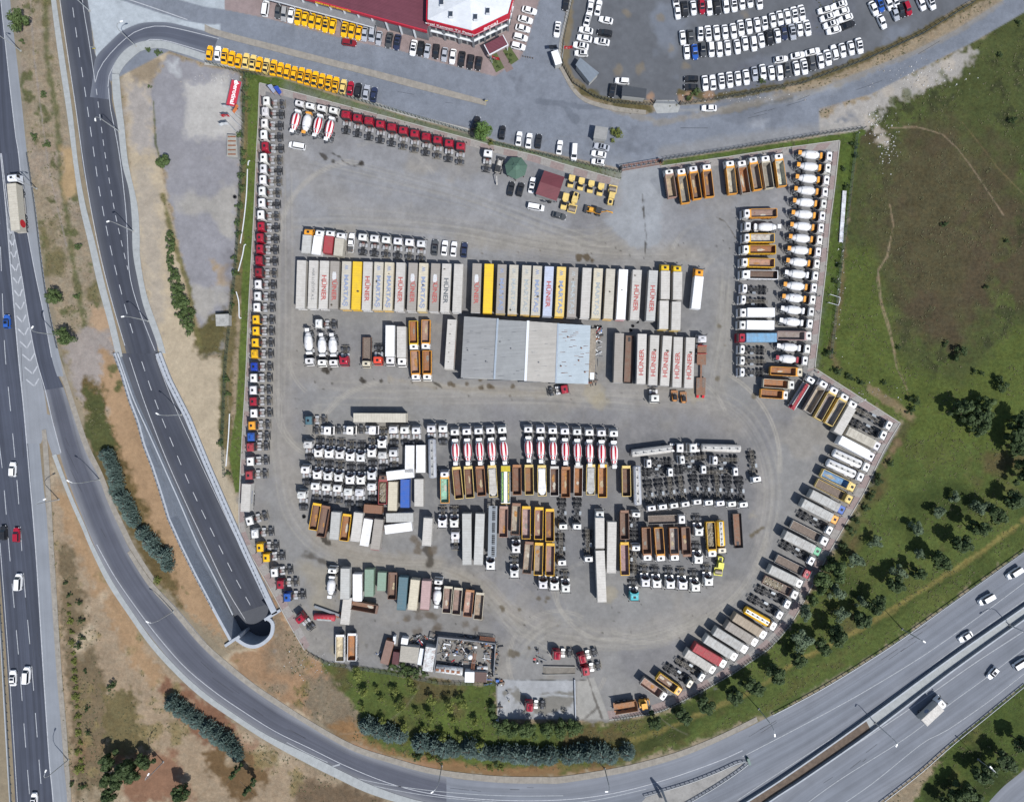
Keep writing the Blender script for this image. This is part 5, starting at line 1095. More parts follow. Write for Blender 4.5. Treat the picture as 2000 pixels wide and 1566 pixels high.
# ================================================================ trees and plants
def leafmat(name,c,c2,var=.5):
    m,n,l,b=nmat(name,.7,0,.25); g=n.new('ShaderNodeNewGeometry'); o=n.new('ShaderNodeObjectInfo')
    f=mathn(n,l,'ADD',mathn(n,l,'MULTIPLY',g.outputs['Random Per Island'],.75),mathn(n,l,'MULTIPLY',o.outputs['Random'],.25))
    l.new(mix(n,l,f,c,c2),b.inputs['Base Color']); return m
def crown(seed,rx,h,z0,n,ls,mat,conic=0,clumps=9,hollow=.25,up=.6):
    r=random.Random(seed); b=MB(); cl=[]
    for k in range(clumps):
        a=r.uniform(0,6.283); q=r.uniform(.25,.92); zz=r.uniform(.1,.95); rad=1-(zz*conic)
        cl.append((math.cos(a)*q*rx*rad,math.sin(a)*q*rx*rad,z0+zz*h,r.uniform(.24,.48)*rx*(1-.55*zz*conic)))
    cl.append((0,0,z0+h*.6,rx*.5)); cl.append((0,0,z0+h*.85,rx*.38))
    for i in range(n):
        cx,cy,cz,cr=cl[i%len(cl)] if r.random()<.9 else r.choice(cl)
        u=Vector((r.gauss(0,1),r.gauss(0,1),r.gauss(0,1)+.25)).normalized(); d_=cr*(hollow+(1-hollow)*r.random()**.4)*r.uniform(.85,1.12)
        p=Vector((cx,cy,cz))+Vector((u.x*d_,u.y*d_,u.z*d_*min(1.1,h/(2*rx)+.3)))
        nn=(u+Vector((r.uniform(-.6,.6),r.uniform(-.6,.6),r.uniform(0,up)))).normalized(); t=nn.orthogonal().normalized(); t.rotate(Matrix.Rotation(r.uniform(0,6.28),3,nn)); w=nn.cross(t)
        s=ls*r.uniform(.55,1.3); s2=s*r.uniform(.5,.9)
        b.face([p-t*s,p-w*s2*.6,p+t*s,p+w*s2])
    return b.mesh('crown',mat)
def spiky(seed,rx,h,z0,mat,n=700):
    """bluish conifer: whorls of upturned twig sprays"""
    r=random.Random(seed); b=MB()
    for i in range(n):
        t=r.random()**.8; z=z0+h*(1-t)*.8; rad=rx*(.25+.85*t**.6)*r.uniform(.2,1.08); a=r.uniform(0,6.283)
        c=Vector((math.cos(a)*rad,math.sin(a)*rad,z+r.uniform(-.2,.2))); o=Vector((math.cos(a),math.sin(a),r.uniform(.1,.9))).normalized()
        L=r.uniform(.35,.8); w=o.cross(Vector((0,0,1))).normalized()*r.uniform(.1,.2)
        e=c+o*L; v=Vector((0,0,.12)); b.face([c-w,c+w,e+w*.3,e-w*.3]); b.face([c-v,c+v,e+v*.3,e-v*.3])
    return b.mesh('crown',mat)
def trunkmesh(h,r=.15,seed=0,limbs=4,top=None):
    q=random.Random(seed); b=MB(); b.lathe([(0,r),(h*.5,r*.75),(h,r*.4)],7,0,0,'z')
    for i in range(limbs):
        a=6.283*i/limbs+q.random(); z=h*q.uniform(.45,.9); L=h*q.uniform(.25,.45); b.bar((0,0,z),(math.cos(a)*L,math.sin(a)*L,z+L*.7),r*.6)
    return b.mesh('trunk',M['bark'])
M['bark']=flat('bark',(.09,.065,.045),.9,0,.3,3)
M['lf1']=leafmat('leaf_dark',(.022,.038,.013),(.056,.084,.028)); M['lf2']=leafmat('leaf_mid',(.035,.06,.018),(.085,.12,.04)); M['lf3']=leafmat('leaf_yellow_green',(.08,.10,.02),(.17,.19,.045))
M['lf4']=leafmat('leaf_blue_conifer',(.045,.08,.07),(.17,.235,.21)); M['lf5']=leafmat('leaf_silver_green',(.05,.075,.04),(.13,.17,.10)); M['lf6']=leafmat('leaf_fresh_green',(.05,.09,.02),(.10,.17,.045))
PT={}
def protos(kind):
    if kind in PT: return PT[kind]
    L=[]
    for k in range(3):
        if kind=='dark': c=crown(k+1,2.5,4.6,1.6,1500,.34,M['lf1'],.35,11); t=trunkmesh(4.5,.16,k)
        elif kind=='mid': c=crown(k+11,2.5,4.0,1.2,1400,.32,M['lf2'],.2,11); t=trunkmesh(3.8,.15,k)
        elif kind=='silver': c=crown(k+21,2.5,3.6,1.0,1000,.30,M['lf5'],.2,10,.5); t=trunkmesh(3.4,.12,k)
        elif kind=='yellow': c=crown(k+31,2.2,3.0,1.2,360,.27,M['lf3'],.1,7,.5); t=trunkmesh(3,.09,k,5)
        elif kind=='pine': c=spiky(k+41,2.5,4.6,.7,M['lf4'],1100); t=trunkmesh(5,.14,k,3)
        elif kind=='round': c=crown(k+51,2.5,3.6,.9,1900,.26,M['lf2'],0,16,.6); t=trunkmesh(3,.16,k)
        elif kind=='bush': c=crown(k+61,2.2,2.2,.1,520,.26,M['lf2'],0,8,.4); t=trunkmesh(1.2,.08,k,4)
        elif kind=='dbush': c=crown(k+71,2.2,2.4,.1,560,.28,M['lf1'],0,8,.4); t=trunkmesh(1.4,.08,k,4)
        elif kind=='ybush': c=crown(k+81,2.2,1.8,.1,480,.25,M['lf3'],0,8,.5); t=trunkmesh(1,.07,k,4)
        elif kind=='willow': c=crown(k+91,2.6,4.4,.8,2000,.26,M['lf6'],.15,16,.55); t=trunkmesh(4,.2,k)
        elif kind=='cypress': c=crown(k+95,.75,6.2,.3,800,.2,M['lf1'],.5,16,.5); t=trunkmesh(5,.09,k,2)
        L.append((c,t))
    PT[kind]=L; return L
NM={'dark':('tree','dark green broad tree','tree',2.5,6.2),'mid':('tree','mid green bushy tree','tree',2.5,5.2),'silver':('young_tree','pale silvery young tree','tree',2.5,4.6),'yellow':('fruit_tree','thin yellow-green fruit tree','tree',2.2,4.2),'pine':('blue_spruce','blue-grey spruce','tree',2.5,5.3),'round':('tree','dense rounded green tree','tree',2.5,4.5),'bush':('bush','green bush','bush',2.2,2.3),'dbush':('bush','dark green bush','bush',2.2,2.5),'ybush':('bush','yellow-green bush','bush',2.2,1.9),'willow':('willow_tree','light green weeping tree','tree',2.6,5.2),'cypress':('cypress_tree','slender dark cypress','tree',.75,6.5)}
tr=random.Random(77); TC=[0]
def trees(kind,where,end,pts,group=None,sc=None):
    pp=T(pts.replace(';',' ')) if ';' not in pts else None
    L=[tuple(float(q) for q in a.replace(',',' ').split()) for a in pts.split(';') if a.strip()]
    nm,desc,cat,R0,H=NM[kind]; n=len(L); L.sort(key=lambda q:q[1 if end=='top' else 0])
    for i,a in enumerate(L):
        x,y=a[0],a[1]; r=(a[2] if len(a)>2 else 15)*S*{'yellow':1.35,'dark':1.12,'silver':1.08,'mid':1.08,'pine':1.0}.get(kind,1.0); k=r/R0; kz=k*tr.uniform(.85,1.15) if k<1.3 else k*.85
        gx,gy=P(x,y,H*kz*.6)
        lab=f"{desc}, {ORD[i]} from the {end} {where}" if n>1 else f"{desc} {where}"
        t=thing(nm,gx,gy,tr.uniform(0,6.28),lab,cat,(group or f"{cat}s {where}") if n>1 else None); t.scale=(k*tr.uniform(.92,1.08),k*tr.uniform(.92,1.08),kz)
        c,tk=protos(kind)[TC[0]%3]; TC[0]+=1
        ob('trunk',tk,t); ob('crown',c,t)
trees('dark','on the lawn along the right motorway','left','1280,1408 16;1332,1399 17;1377,1379 18;1432,1360 19;1470,1343 20;1516,1312 19;1561,1289 18;1603,1263 17;1637,1239 19;1679,1209 20;1715,1180 19;1749,1143 18;1792,1121 14;1838,1092 19;1878,1064 19;1909,1033 19;1946,1001 19;1981,977 20;1998,930 18')
trees('silver','on the second line of the right lawn','left','1563,1250 21;1574,1196 16;1640,1199 16;1682,1176 14;1632,1156 18;1754,1115 16;1670,1095 18;1794,1081 11;1708,1057 14;1793,1032 15;1833,1001 15;1913,989 15;1866,973 12')
trees('mid','beside the curved brick edge on the right','left','1606,1131 18;1636,1114 19;1830,1090 9;1605,1150 12;1587,1172 11')
trees('dbush','in the hedge right of the curved brick edge','top','1716,938 12;1703,968 10;1690,990 9;1672,1016 9;1660,1036 11;1648,1068 10;1624,1094 12;1612,1112 10;1738,905 8')
trees('dark','in the clump on the meadow','left','1880,798 18;1909,812 20;1918,832 19;1890,816 14')
trees('mid','touching the meadow clump','top','1927,789 15;1905,795 12;1930,812 12')
trees('dark','at the right picture edge beside the meadow','top','1990,822 18;1988,850 22;1985,872 17;1996,905 14')
trees('dbush','scattered over the meadow','top','1953,108 6;1978,235 9;1845,437 7;1966,470 5;1927,560 6;1848,672 7;1876,688 16;1958,752 16;1755,680 5;1902,725 6;1918,730 6;1990,45 6')
trees('dbush','along the ditch right of the yard wall','top','1669,283 8;1672,305 6;1654,365 7;1640,517 7;1631,549 7;1620,690 10;1635,725 9;1659,736 9;1682,745 8;1726,748 6;1788,782 12;1780,800 9;1648,330 6')
trees('round','beside the left motorway verge','top','38,41 21;105,580 16;128,656 17')
trees('bush','small, on the left verge','top','44,80 6;83,184 7;65,266 8;91,284 8;152,480 8;150,578 7')
trees('mid','at the left side of the old lot','top','320,315 14')
trees('bush','in the green hedge left of the old lot','top','329,458 10;332,475 11;333,492 11;335,508 10;337,526 11;341,543 13;347,560 14;351,576 16;356,593 17;361,610 17;364,626 16;368,640 13;345,595 12;352,618 12')
trees('bush','along the fence right of the old lot','top','482,149 8;482,172 8;480,194 8;479,213 8;470,262 9;473,296 9;472,316 9;471,341 9;471,366 9;467,404 9;466,435 8;465,458 7;460,504 8;460,535 8;456,571 6;455,597 6;443,739 8;444,770 7;429,864 8;444,925 6;431,845 5;288,98 6;310,104 7;292,168 5')
trees('willow','between the street and the row of red tractors','left','945,255 19')
trees('ybush','beside the grey shed at the street','left','1204,263 15')
trees('ybush','at the corner of the street lawn','left','960,278 6')
trees('bush','on the verge below the car lot','left','1358,178 9;1489,157 8;1345,190 8')
trees('pine','in the upper blue spruce row left of the ramp','top','205,890 13;212,906 13;218,922 13;222,940 14;223,958 13;233,975 14;244,990 14;250,1006 13;257,1018 12;275,1043 13;290,1062 14;302,1078 13;318,1088 14;324,1106 12')
trees('pine','in the lower blue spruce row left of the ramp','top','333,1376 15;349,1388 15;366,1400 15;382,1411 14;403,1427 16;422,1441 16;438,1452 16;453,1466 14;462,1478 12')
trees('pine','in the blue spruce hedge along the southern road','left','716,1421 15;738,1428 16;760,1436 16;780,1440 14;822,1454 18;850,1459 16;868,1464 17;888,1467 14;916,1466 17;942,1472 16;962,1474 13;984,1474 15;1008,1478 16;1030,1479 16;1048,1482 15;1074,1480 17;1110,1480 16;1130,1476 16;1152,1474 17;1176,1475 17;1194,1480 14;1226,1472 15',None)
trees('dark','in the dark grove at lower left','left','207,1520 14;213,1487 18;212,1552 15;240,1500 19;262,1512 18;282,1484 16;352,1550 16;228,1523 15')
trees('dbush','standing alone at lower left','left','216,1338 10')
trees('cypress','below the lower spruce row','left','459,1506 8;485,1538 9')
trees('ybush','in the hedge line along the left motorway','top','134,1182 5;135,1198 5;136,1214 8;139,1235 6;140,1256 8;142,1276 5;143,1292 8;146,1310 6;146,1327 8;149,1344 6;148,1362 9;151,1380 5;150,1398 8;154,1414 5;152,1432 8;156,1450 6;153,1468 8;158,1484 6;154,1503 10;160,1500 7')
trees('dbush','in the second line along the left motorway','top','128,1138 5;135,1163 6;154,1176 6;158,1212 7;160,1244 7;154,1262 8;166,1310 5;170,1385 6;172,1430 6;140,1530 6;160,1535 8')
trees('ybush','beside the upper spruce row','left','307,1134 8')
trees('ybush','at the foot of the southern spruce hedge','left','815,1478 7;840,1482 9;958,1500 7;980,1500 7')
trees('dbush','at the foot of the southern spruce hedge','left','816,1476 10;860,1483 9;968,1490 8;1035,1470 9')
trees('yellow','in the small orchard','left','697,1316 12;710,1353 10;746,1363 7;769,1347 9;801,1330 8;805,1347 8;778,1380 11;840,1364 10;877,1374 11;907,1372 10;812,1390 7;842,1399 10;788,1418 9;830,1424 8;862,1438 9;887,1405 7;927,1410 9;940,1450 10;898,1442 8;745,1404 7;735,1344 6;708,1384 6')
trees('round','behind the wash pad','left','978,1418 15;996,1425 16;1018,1421 17;1036,1426 15;1068,1424 16;1096,1421 14;1112,1420 15;1127,1419 13;962,1380 8;963,1400 8')
trees('bush','along the fence above the orchard','left','770,1300 12;788,1306 12;800,1312 13;815,1314 12;785,1296 8;764,1301 7;830,1316 8')
trees('dark','below the right motorway','left','1847,1566 15;1866,1551 14;1888,1544 20;1917,1514 18;1936,1498 14;1964,1482 20;1996,1450 18;1905,1560 14')
# weeds and grass tufts: nobody could count them
wr=np.random.RandomState(3); b=MB(); cnt=0
sel=np.argwhere((VEG>.55)&(GX>-20)&(GX<2020)&(GY>-20)&(GY<1590)); wr.shuffle(sel)
pr=random.Random(2)
for (j,i) in sel[:16000]:
    if N3[j,i]+N2[j,i]<-.02: continue
    x=(GX[j,i]-1000)*S+pr.uniform(-.3,.3); y=(783-GY[j,i])*S+pr.uniform(-.3,.3); s=pr.uniform(.12,.38)
    for k in range(3):
        a=pr.uniform(0,6.28); dx,dy=math.cos(a)*s,math.sin(a)*s; ex,ey=-dy*.35,dx*.35
        b.face([(x-ex,y-ey,.02),(x+ex,y+ey,.02),(x+dx+ex*.3,y+dy+ey*.3,s*.8),(x+dx-ex*.3,y+dy-ey*.3,s*.8)])
w=ob('weeds',b.mesh('weeds',leafmat('weed_leaf',(.05,.055,.025),(.15,.14,.07)))); tag(w,'low weeds and grass tufts growing on the verges and fields','weeds',None,'stuff')
b=MB()
for (cx,cy,rx_,ry_,n) in ((1800,150,90,30,170),(1712,240,30,34,120),(1735,285,22,36,80),(1450,190,150,10,60),(410,150,60,12,40),(1640,560,10,120,50),(600,1300,50,30,40),(1700,770,70,20,40)):
    for k in range(n):
        x,y=P(pr.gauss(cx,rx_*.5),pr.gauss(cy,ry_*.5)); s=pr.uniform(.05,.1)+.14*pr.random()**4; b.box(x-s,x+s,y-s*pr.uniform(.5,1.4),y+s,.0,s*.9,pr.choice((0,1)),0,s*.35,s*.3,s*.4)
tag(ob('rubble',b.mesh('rubble',[M['rubw'] if 'rubw' in M else flat('broken_stone',(.27,.25,.23),.9,0,.3,2),flat('broken_plaster',(.48,.47,.46),.9,0,.2,2)])),'scattered stones and litter on the verges','rubble',None,'stuff')
# ================================================================ buildings
def corr(name,c,sc=1.6,ang=0,var=.12,st=.25):
    m,n,l,b=nmat(name,.5,.15,.4); t=n.new('ShaderNodeTexCoord'); mp=n.new('ShaderNodeMapping'); l.new(t.outputs['Object'],mp.inputs[0]); mp.inputs['Rotation'].default_value=(0,0,ang)
    w=n.new('ShaderNodeTexWave'); w.bands_direction='Y'; w.inputs['Scale'].default_value=sc; l.new(mp.outputs[0],w.inputs[0])
    mp2=n.new('ShaderNodeMapping'); l.new(mp.outputs[0],mp2.inputs[0]); mp2.inputs['Scale'].default_value=(.06,1.6,1)
    f=maprange(n,l,noise(n,l,mp2.outputs[0],1,4,.7),.3,.7,1-var,1+var); f2=maprange(n,l,w.outputs['Fac'],0,1,1-st*.5,1.05); f3=maprange(n,l,noise(n,l,t.outputs['Object'],.35,5,.7),.3,.7,.9,1.08)
    k=mathn(n,l,'MULTIPLY',mathn(n,l,'MULTIPLY',f,f2),f3); s=n.new('ShaderNodeVectorMath'); s.operation='SCALE'; s.inputs[0].default_value=c; l.new(k,s.inputs['Scale']); l.new(s.outputs[0],b.inputs['Base Color']); bump(n,l,b,w.outputs['Fac'],.5,.05); return m
M['bwall']=flat('rendered_wall',c3(190,190,186),.85,0,.1,1); M['gwall']=flat('grey_wall',c3(140,142,146),.85,0,.15,1); M['win']=flat('window_glass',(.04,.05,.065),.1,0,.2,2,.6); M['fr']=flat('white_frame',(.6,.62,.64),.5,0,.05)
M['rustm']=flat('rusty_sheet',(.2,.085,.045),.85,0,.4,2)
# workshop hall: roof corners at 5 m
HZ=5.0
def roofquad(px): return [P(x,y,HZ) for x,y in px]
r=thing('workshop_hall',*P(1027,684,HZ),0,'large workshop hall with flat corrugated roof in four coloured bays','building'); o=Vector(P(1027,684,HZ)+(0,))
def loc(x,y,h): p=P(x,y,h); return (p[0]-o.x,p[1]-o.y)
wp=[loc(*q,HZ) for q in ((908,619),(1152,637),(1148,749),(902,739))]
wp=[(x*.985,y*.985) for x,y in wp]; ob('wall',MB().prism(wp[::-1],wp[::-1],0,HZ-.25).mesh('wall',M['bwall']),r)
cols=[((906.5,618),(971,622),(964,739.5),(900,737.5),c3(160,161,161)),((973.5,624.5),(1030,627.5),(1025,743.5),(966.5,740.5),c3(160,163,164)),((1033,627.5),(1089,631.5),(1084.5,747.5),(1027.5,744),c3(190,186,179)),((1091.5,632),(1153.5,635.5),(1149,750),(1087,748),c3(186,199,207))]
for i,q in enumerate(cols):
    pts=[loc(x,y,HZ) for x,y in q[:4]][::-1]; b=MB(); b.prism(pts,pts,HZ-.2,HZ+(.0,.06,.12,.03)[i]); ob('roof_bay',b.mesh('roof_bay',corr('corrugated_roof',q[4],1.15,-.065,.1,.3)),r,label if 0 else None)
qr=random.Random(21)
for nm_,mt_,rg in (('rust_streak','rustm',(1092,1148)),('grime_streak','gwall',(905,1085))):
    b=MB()
    for k in range(26 if nm_[0]=='r' else 40):
        x_,y_=qr.uniform(*rg),qr.uniform(645,735); p=loc(x_,y_,HZ); L_=qr.uniform(.15,.9); b.box(p[0]-L_,p[0]+L_,p[1]-.04,p[1]+.04,HZ+.121,HZ+.13)
    for k in range(5): p=loc(qr.uniform(*rg),qr.uniform(650,730),HZ); b.lathe([(HZ+.1,.22),(HZ+.35,.22),(HZ+.4,.1)],8,p[0],0,'z',None,0,1,p[1])
    ob(nm_,b.mesh(nm_,M[mt_]),r)
for i,(a,c) in enumerate((((972.3,622),(965.5,740.5)),((1031.5,626.5),(1026,744)),((1090.3,631.5),(1085.8,748)))):
    p=loc(*a,HZ);q=loc(*c,HZ); b=MB(); b.bar((p[0],p[1],HZ+.1),(q[0],q[1],HZ+.1),(.55,.7,.5)[i],.3); ob('ridge_gutter',b.mesh('ridge_gutter',M['fr'] if i==1 else M['steelb'] if 'steelb' in M else flat('gutter_sheet',c3(176,188,200),.5,.2,.1,1)),r)
for i in range(4):
    a=(915+i*60,739.5+i*3); p=loc(*a,2.5); b=MB().box(p[0]-3.2,p[0]+3.2,p[1]-.1,p[1]+.02,.05,4.0); ob('roller_door',b.mesh('roller_door',M['gwall']),r)
x,y=P(1157,690,2.5); t=thing('lean_to',x,y,-.03,'narrow timber lean-to with planks along the right side of the hall','shed'); ob('roof',MB().box(-.9,.9,-7,7,2.3,2.45).box(-.5,.7,-7.5,-5.5,2.46,2.52,1).mesh('roof',[flat('old_boards',c3(160,150,136),.9,0,.35,1.5),M['fr']]),t); ob('post',MB().box(.6,.75,-6.8,-6.6,0,2.3).box(.6,.75,6.6,6.8,0,2.3).mesh('post',M['chas']),t)
def junk(name,label,px,py,w,h,n,seed,cols=None,group='scrap heaps in the yard'):
    q=random.Random(seed); b=MB(); cols=cols or [M['rub1'],M['chas'],M['fr'],M['bedwood'],M['gwall'],M['red'],M['jblue'],M['rustm'],M['hatch'],M['guard']]
    for k in range(n):
        x=q.uniform(-w,w); y=q.uniform(-h,h); a=q.uniform(0,3.14); s=q.uniform(.1,.45); m=q.choice((0,1,1,2,3,4,4,1,7,8,9,q.choice((5,6,2))))%len(cols)
        if q.random()<.5: b.box(x-s,x+s,y-s*.7,y+s*.7,0,q.uniform(.2,.9),m,s*.2)
        else: z=q.uniform(.1,.5); L=q.uniform(.4,1.3); b.bar((x-L*math.cos(a),y-L*math.sin(a),z),(x+L*math.cos(a),y+L*math.sin(a),z+q.uniform(-.05,.3)),q.uniform(.08,.3),.1,m)
    x0,y0=P(px,py); return tag(ob(name,b.mesh(name,cols),None,(x0,y0,0)),label,'scrap heap',group,'stuff')
M['jblue']=flat('blue_plastic',(.03,.12,.4),.5); M['rustm']=flat('rusty_sheet',(.2,.085,.045),.85,0,.4,2)
junk('scrap_heap','heap of pipes and sheet offcuts beside the lean-to of the hall',1165,652,1.6,1.6,26,4); junk('scrap_heap','mixed scrap below the lean-to of the hall',1155,735,1.6,2.6,34,5); junk('scrap_heap','row of white sheet scraps on the right of the lean-to',1169,680,.5,5.5,22,6,[M['fr'],M['gwall']])
def house(name,label,px,h,mroof,mwall,rise=0,over=.3,parts=None):
    """quad roof given by pixels at height h; corners in order, ridge between midpoints of sides 0-1 and 2-3 when rise>0"""
    c=Vector((sum(P(*q,h)[0] for q in px)/4,sum(P(*q,h)[1] for q in px)/4,0)); t=thing(name,c.x,c.y,0,label,'building')
    R=[Vector(P(*q,h)+(0,))-c for q in px]; w=[v*(1-over/max(1,v.length)) for v in R]
    if ((w[1]-w[0]).cross(w[2]-w[1])).z<0: R=R[::-1]; w=w[::-1]; R=[R[-1]]+R[:-1]; w=[w[-1]]+w[:-1]; R=R; 
    wl_=[(v.x,v.y) for v in w]; ob('wall',MB().prism(wl_,wl_,0,h-.1).mesh('wall',M[mwall]),t)
    b=MB()
    if rise:
        m0=(R[0]+R[1])/2; m1=(R[2]+R[3])/2; a=lambda v,z:(v.x,v.y,z)
        b.face([a(R[1],h),a(R[2],h),a(m1,h+rise),a(m0,h+rise)]); b.face([a(R[3],h),a(R[0],h),a(m0,h+rise),a(m1,h+rise)])
        b.face([a(R[0],h),a(R[1],h),a(m0,h+rise)]); b.face([a(R[2],h),a(R[3],h),a(m1,h+rise)]); b.face([a(v,h-.002) for v in R][::-1])
    else: rl_=[(v.x,v.y) for v in R]; b.prism(rl_,rl_,h-.1,h+.08)
    ob('roof',b.mesh('roof',mroof if not isinstance(mroof,str) else M[mroof]),t); return t,w,h
M['maroon']=corr('maroon_roof',c3(122,62,70),1.4,-.27,.12,.25); M['mar2']=corr('maroon_roof_sheet',c3(126,72,84),.8,.26,.1,.2)
t,w,h=house('site_office','small site office with maroon metal roof beside the yellow rollers',((1063,333),(1103,346),(1087,393),(1046,379)),3.4,M['maroon'],'bwall',.5)
for k in (-1,1): ob('window',MB().box(k*1.6-.5,k*1.6+.5,-4.05,-3.95,1.0,2.0).mesh('window',M['win']),t)
ob('door',MB().box(-.45,.45,-4.1,-4.0,0,2.0).mesh('door',M['chas']),t)
house('guard_hut','grey ribbed guard cabin at the left corner of the car lot',((1133,113),(1170,143),(1152,162),(1124,127)),2.8,corr('cabin_roof',c3(150,160,170),2.4,.9,.06,.3),'bwall')
house('guard_hut','dark-roofed cabin beside the car lot gate',((1216,167),(1263,174),(1261,192),(1214,187)),2.8,corr('dark_tile_roof',c3(70,76,84),2.0,0,.1,.5),'bwall')
house('storage_shed','flat grey container shed on the street corner',((1163,246),(1188,250),(1184,274),(1159,270)),3.0,flat('dusty_roof',c3(160,160,158),.9,0,.15,1),'bwall')
house('site_cabin','pale cabin with stained flat roof at the foot of the old lot',((421,614),(447,613),(447,636),(422,637)),2.6,flat('stained_roof',c3(176,176,172),.9,0,.3,1),'bwall')
t,w,h=house('open_stall','white walled stall with brown beams across its open top, beside the fence',((444,263),(461,264),(465,308),(443,306)),2.8,flat('stall_floor',c3(170,168,160),.9,0,.2,1),'bwall')
b=MB()
for k in range(5): b.box(-1.1,1.1,-2.6+k*1.25,-2.25+k*1.25,2.9,3.02)
ob('beam',b.mesh('beam',M['rustm']),t)
# gazebo
x,y=P(1008,326.6,3.2); t=thing('gazebo',x,y,.2,'green seven-sided gazebo roof beside the white tractor','gazebo')
def poly(n,r,a=0): return [(r*math.cos(6.2832*i/n+a),r*math.sin(6.2832*i/n+a)) for i in range(n)]
b=MB(); p1=poly(7,3.3); p2=poly(7,1.0); 
for i in range(7):
    j=(i+1)%7; b.face([p1[i]+(2.6,),p1[j]+(2.6,),p2[j]+(3.6,),p2[i]+(3.6,)])
b.face([q+(2.58,) for q in p1][::-1]); ob('roof',b.mesh('roof',flat('green_shingle',c3(84,112,98),.8,0,.1,3)),t)
b=MB(); p3=poly(7,1.15); 
for i in range(7): j=(i+1)%7; b.face([p3[i]+(3.75,),p3[j]+(3.75,),(0,0,4.4)]); b.bar(p1[i]+(2.64,),p2[i]+(3.64,),.12,.06)
ob('roof_lantern',b.mesh('roof_lantern',flat('green_shingle_top',c3(92,122,106),.8,0,.1,3)),t)
for i in range(7): ob('post',MB().box(p1[i][0]*.88-.08,p1[i][0]*.88+.08,p1[i][1]*.88-.08,p1[i][1]*.88+.08,0,2.6).mesh('post',M['bedwood']),t)
# corner showroom (octagonal, two storeys) at the top
SH=9.0; c=Vector(P(919,0,SH)+(0,)); t=thing('showroom_building',c.x,c.y,0,'two-storey showroom with faceted white roof and red lettered fascia','building')
out=[(834,39),(922,61),(993,27),(1003,-10),(990,-60),(900,-90),(836,-40)]
R=[Vector(P(*q,SH)+(0,))-c for q in out]; RW=[v*.97 for v in R]
ob('wall',MB().prism([(v.x,v.y) for v in RW],[(v.x,v.y) for v in RW],0,SH-.2).mesh('wall',M['bwall']),t)
b=MB()
for i in range(len(R)): j=(i+1)%len(R); a,d_=R[i]*.985,R[j]*.985; b.face([(a.x,a.y,SH),(d_.x,d_.y,SH),(0,-.5,SH+1.6)])
ob('roof',b.mesh('roof',corr('white_metal_roof',c3(226,230,234,.75),2.2,.3,.03,.12)),t)
for i in range(len(R)):
    j=(i+1)%len(R); a,d_=R[i],R[j]; dv=(d_-a).normalized(); nn=Vector((dv.y,-dv.x,0)); 
    if nn.dot(a)<0: nn=-nn
    b=MB(); o1=nn*.25; q=[a*1.0,d_*1.0,d_+o1+dv*.1,a+o1-dv*.1]; ob('fascia',MB().prism([(v.x,v.y) for v in q],[(v.x,v.y) for v in q],SH-2.7,SH+.12).mesh('fascia',flat('red_fascia',(.45,.01,.03),.5,0,.08)),t)
    if i in (0,1,2):
        L=(d_-a).length; nw=int(L/1.7)
        for fl,(z0,z1) in enumerate(((.4,3.0),(3.9,6.4))):
            for k in range(nw):
                p=a.lerp(d_,(k+.5)/nw)*.97; b=MB(); u=dv*.62; q=[p-u,p+u]; e=nn*.06
                b.face([(q[0].x+e.x,q[0].y+e.y,z0),(q[1].x+e.x,q[1].y+e.y,z0),(q[1].x+e.x,q[1].y+e.y,z1),(q[0].x+e.x,q[0].y+e.y,z1)]); wo=ob('window',b.mesh('window',M['win']),t)
        for k in range(0,3):
            p=a.lerp(d_,k/3)*.985; ob('pillar',MB().box(p.x-.3,p.x+.3,p.y-.3,p.y+.3,0,SH-2.7).mesh('pillar',M['gwall']),t)
        for z in (3.2,6.6): 
            q=[a*.97,d_*.97,d_*.97+nn*.5,a*.97+nn*.5]; ob('ledge',MB().prism([(v.x,v.y) for v in q],[(v.x,v.y) for v in q],z,z+.3).mesh('ledge',M['fr']),t)
for px,py in ((863,7),(881,30),(929,35.5),(953,23.5)):
    p=P(px,py,SH+.8); v=(p[0]-c.x,p[1]-c.y); ob('skylight',MB().box(v[0]-.45,v[0]+.45,v[1]-.7,v[1]+.7,SH+.2,SH+1.45,0).mesh('skylight',M['win']),t); ob('skylight_frame',MB().box(v[0]-.55,v[0]+.55,v[1]-.8,v[1]-.7,SH+.3,SH+1.5).box(v[0]-.55,v[0]+.55,v[1]+.7,v[1]+.8,SH+.3,SH+1.5).mesh('skylight_frame',M['fr']),t)
TXQ=[]
TXQ.append((t,'erçal Kamyon Tır Pazarı',1.45,R[0],R[1],SH-1.3,.28,'white',.03)); TXQ.append((t,'erçal',2.3,R[1],R[2],SH-1.3,.28,'white',.04)); TXQ.append((t,'erçal',1.6,R[2],R[3],SH-1.3,.28,'white',.03))
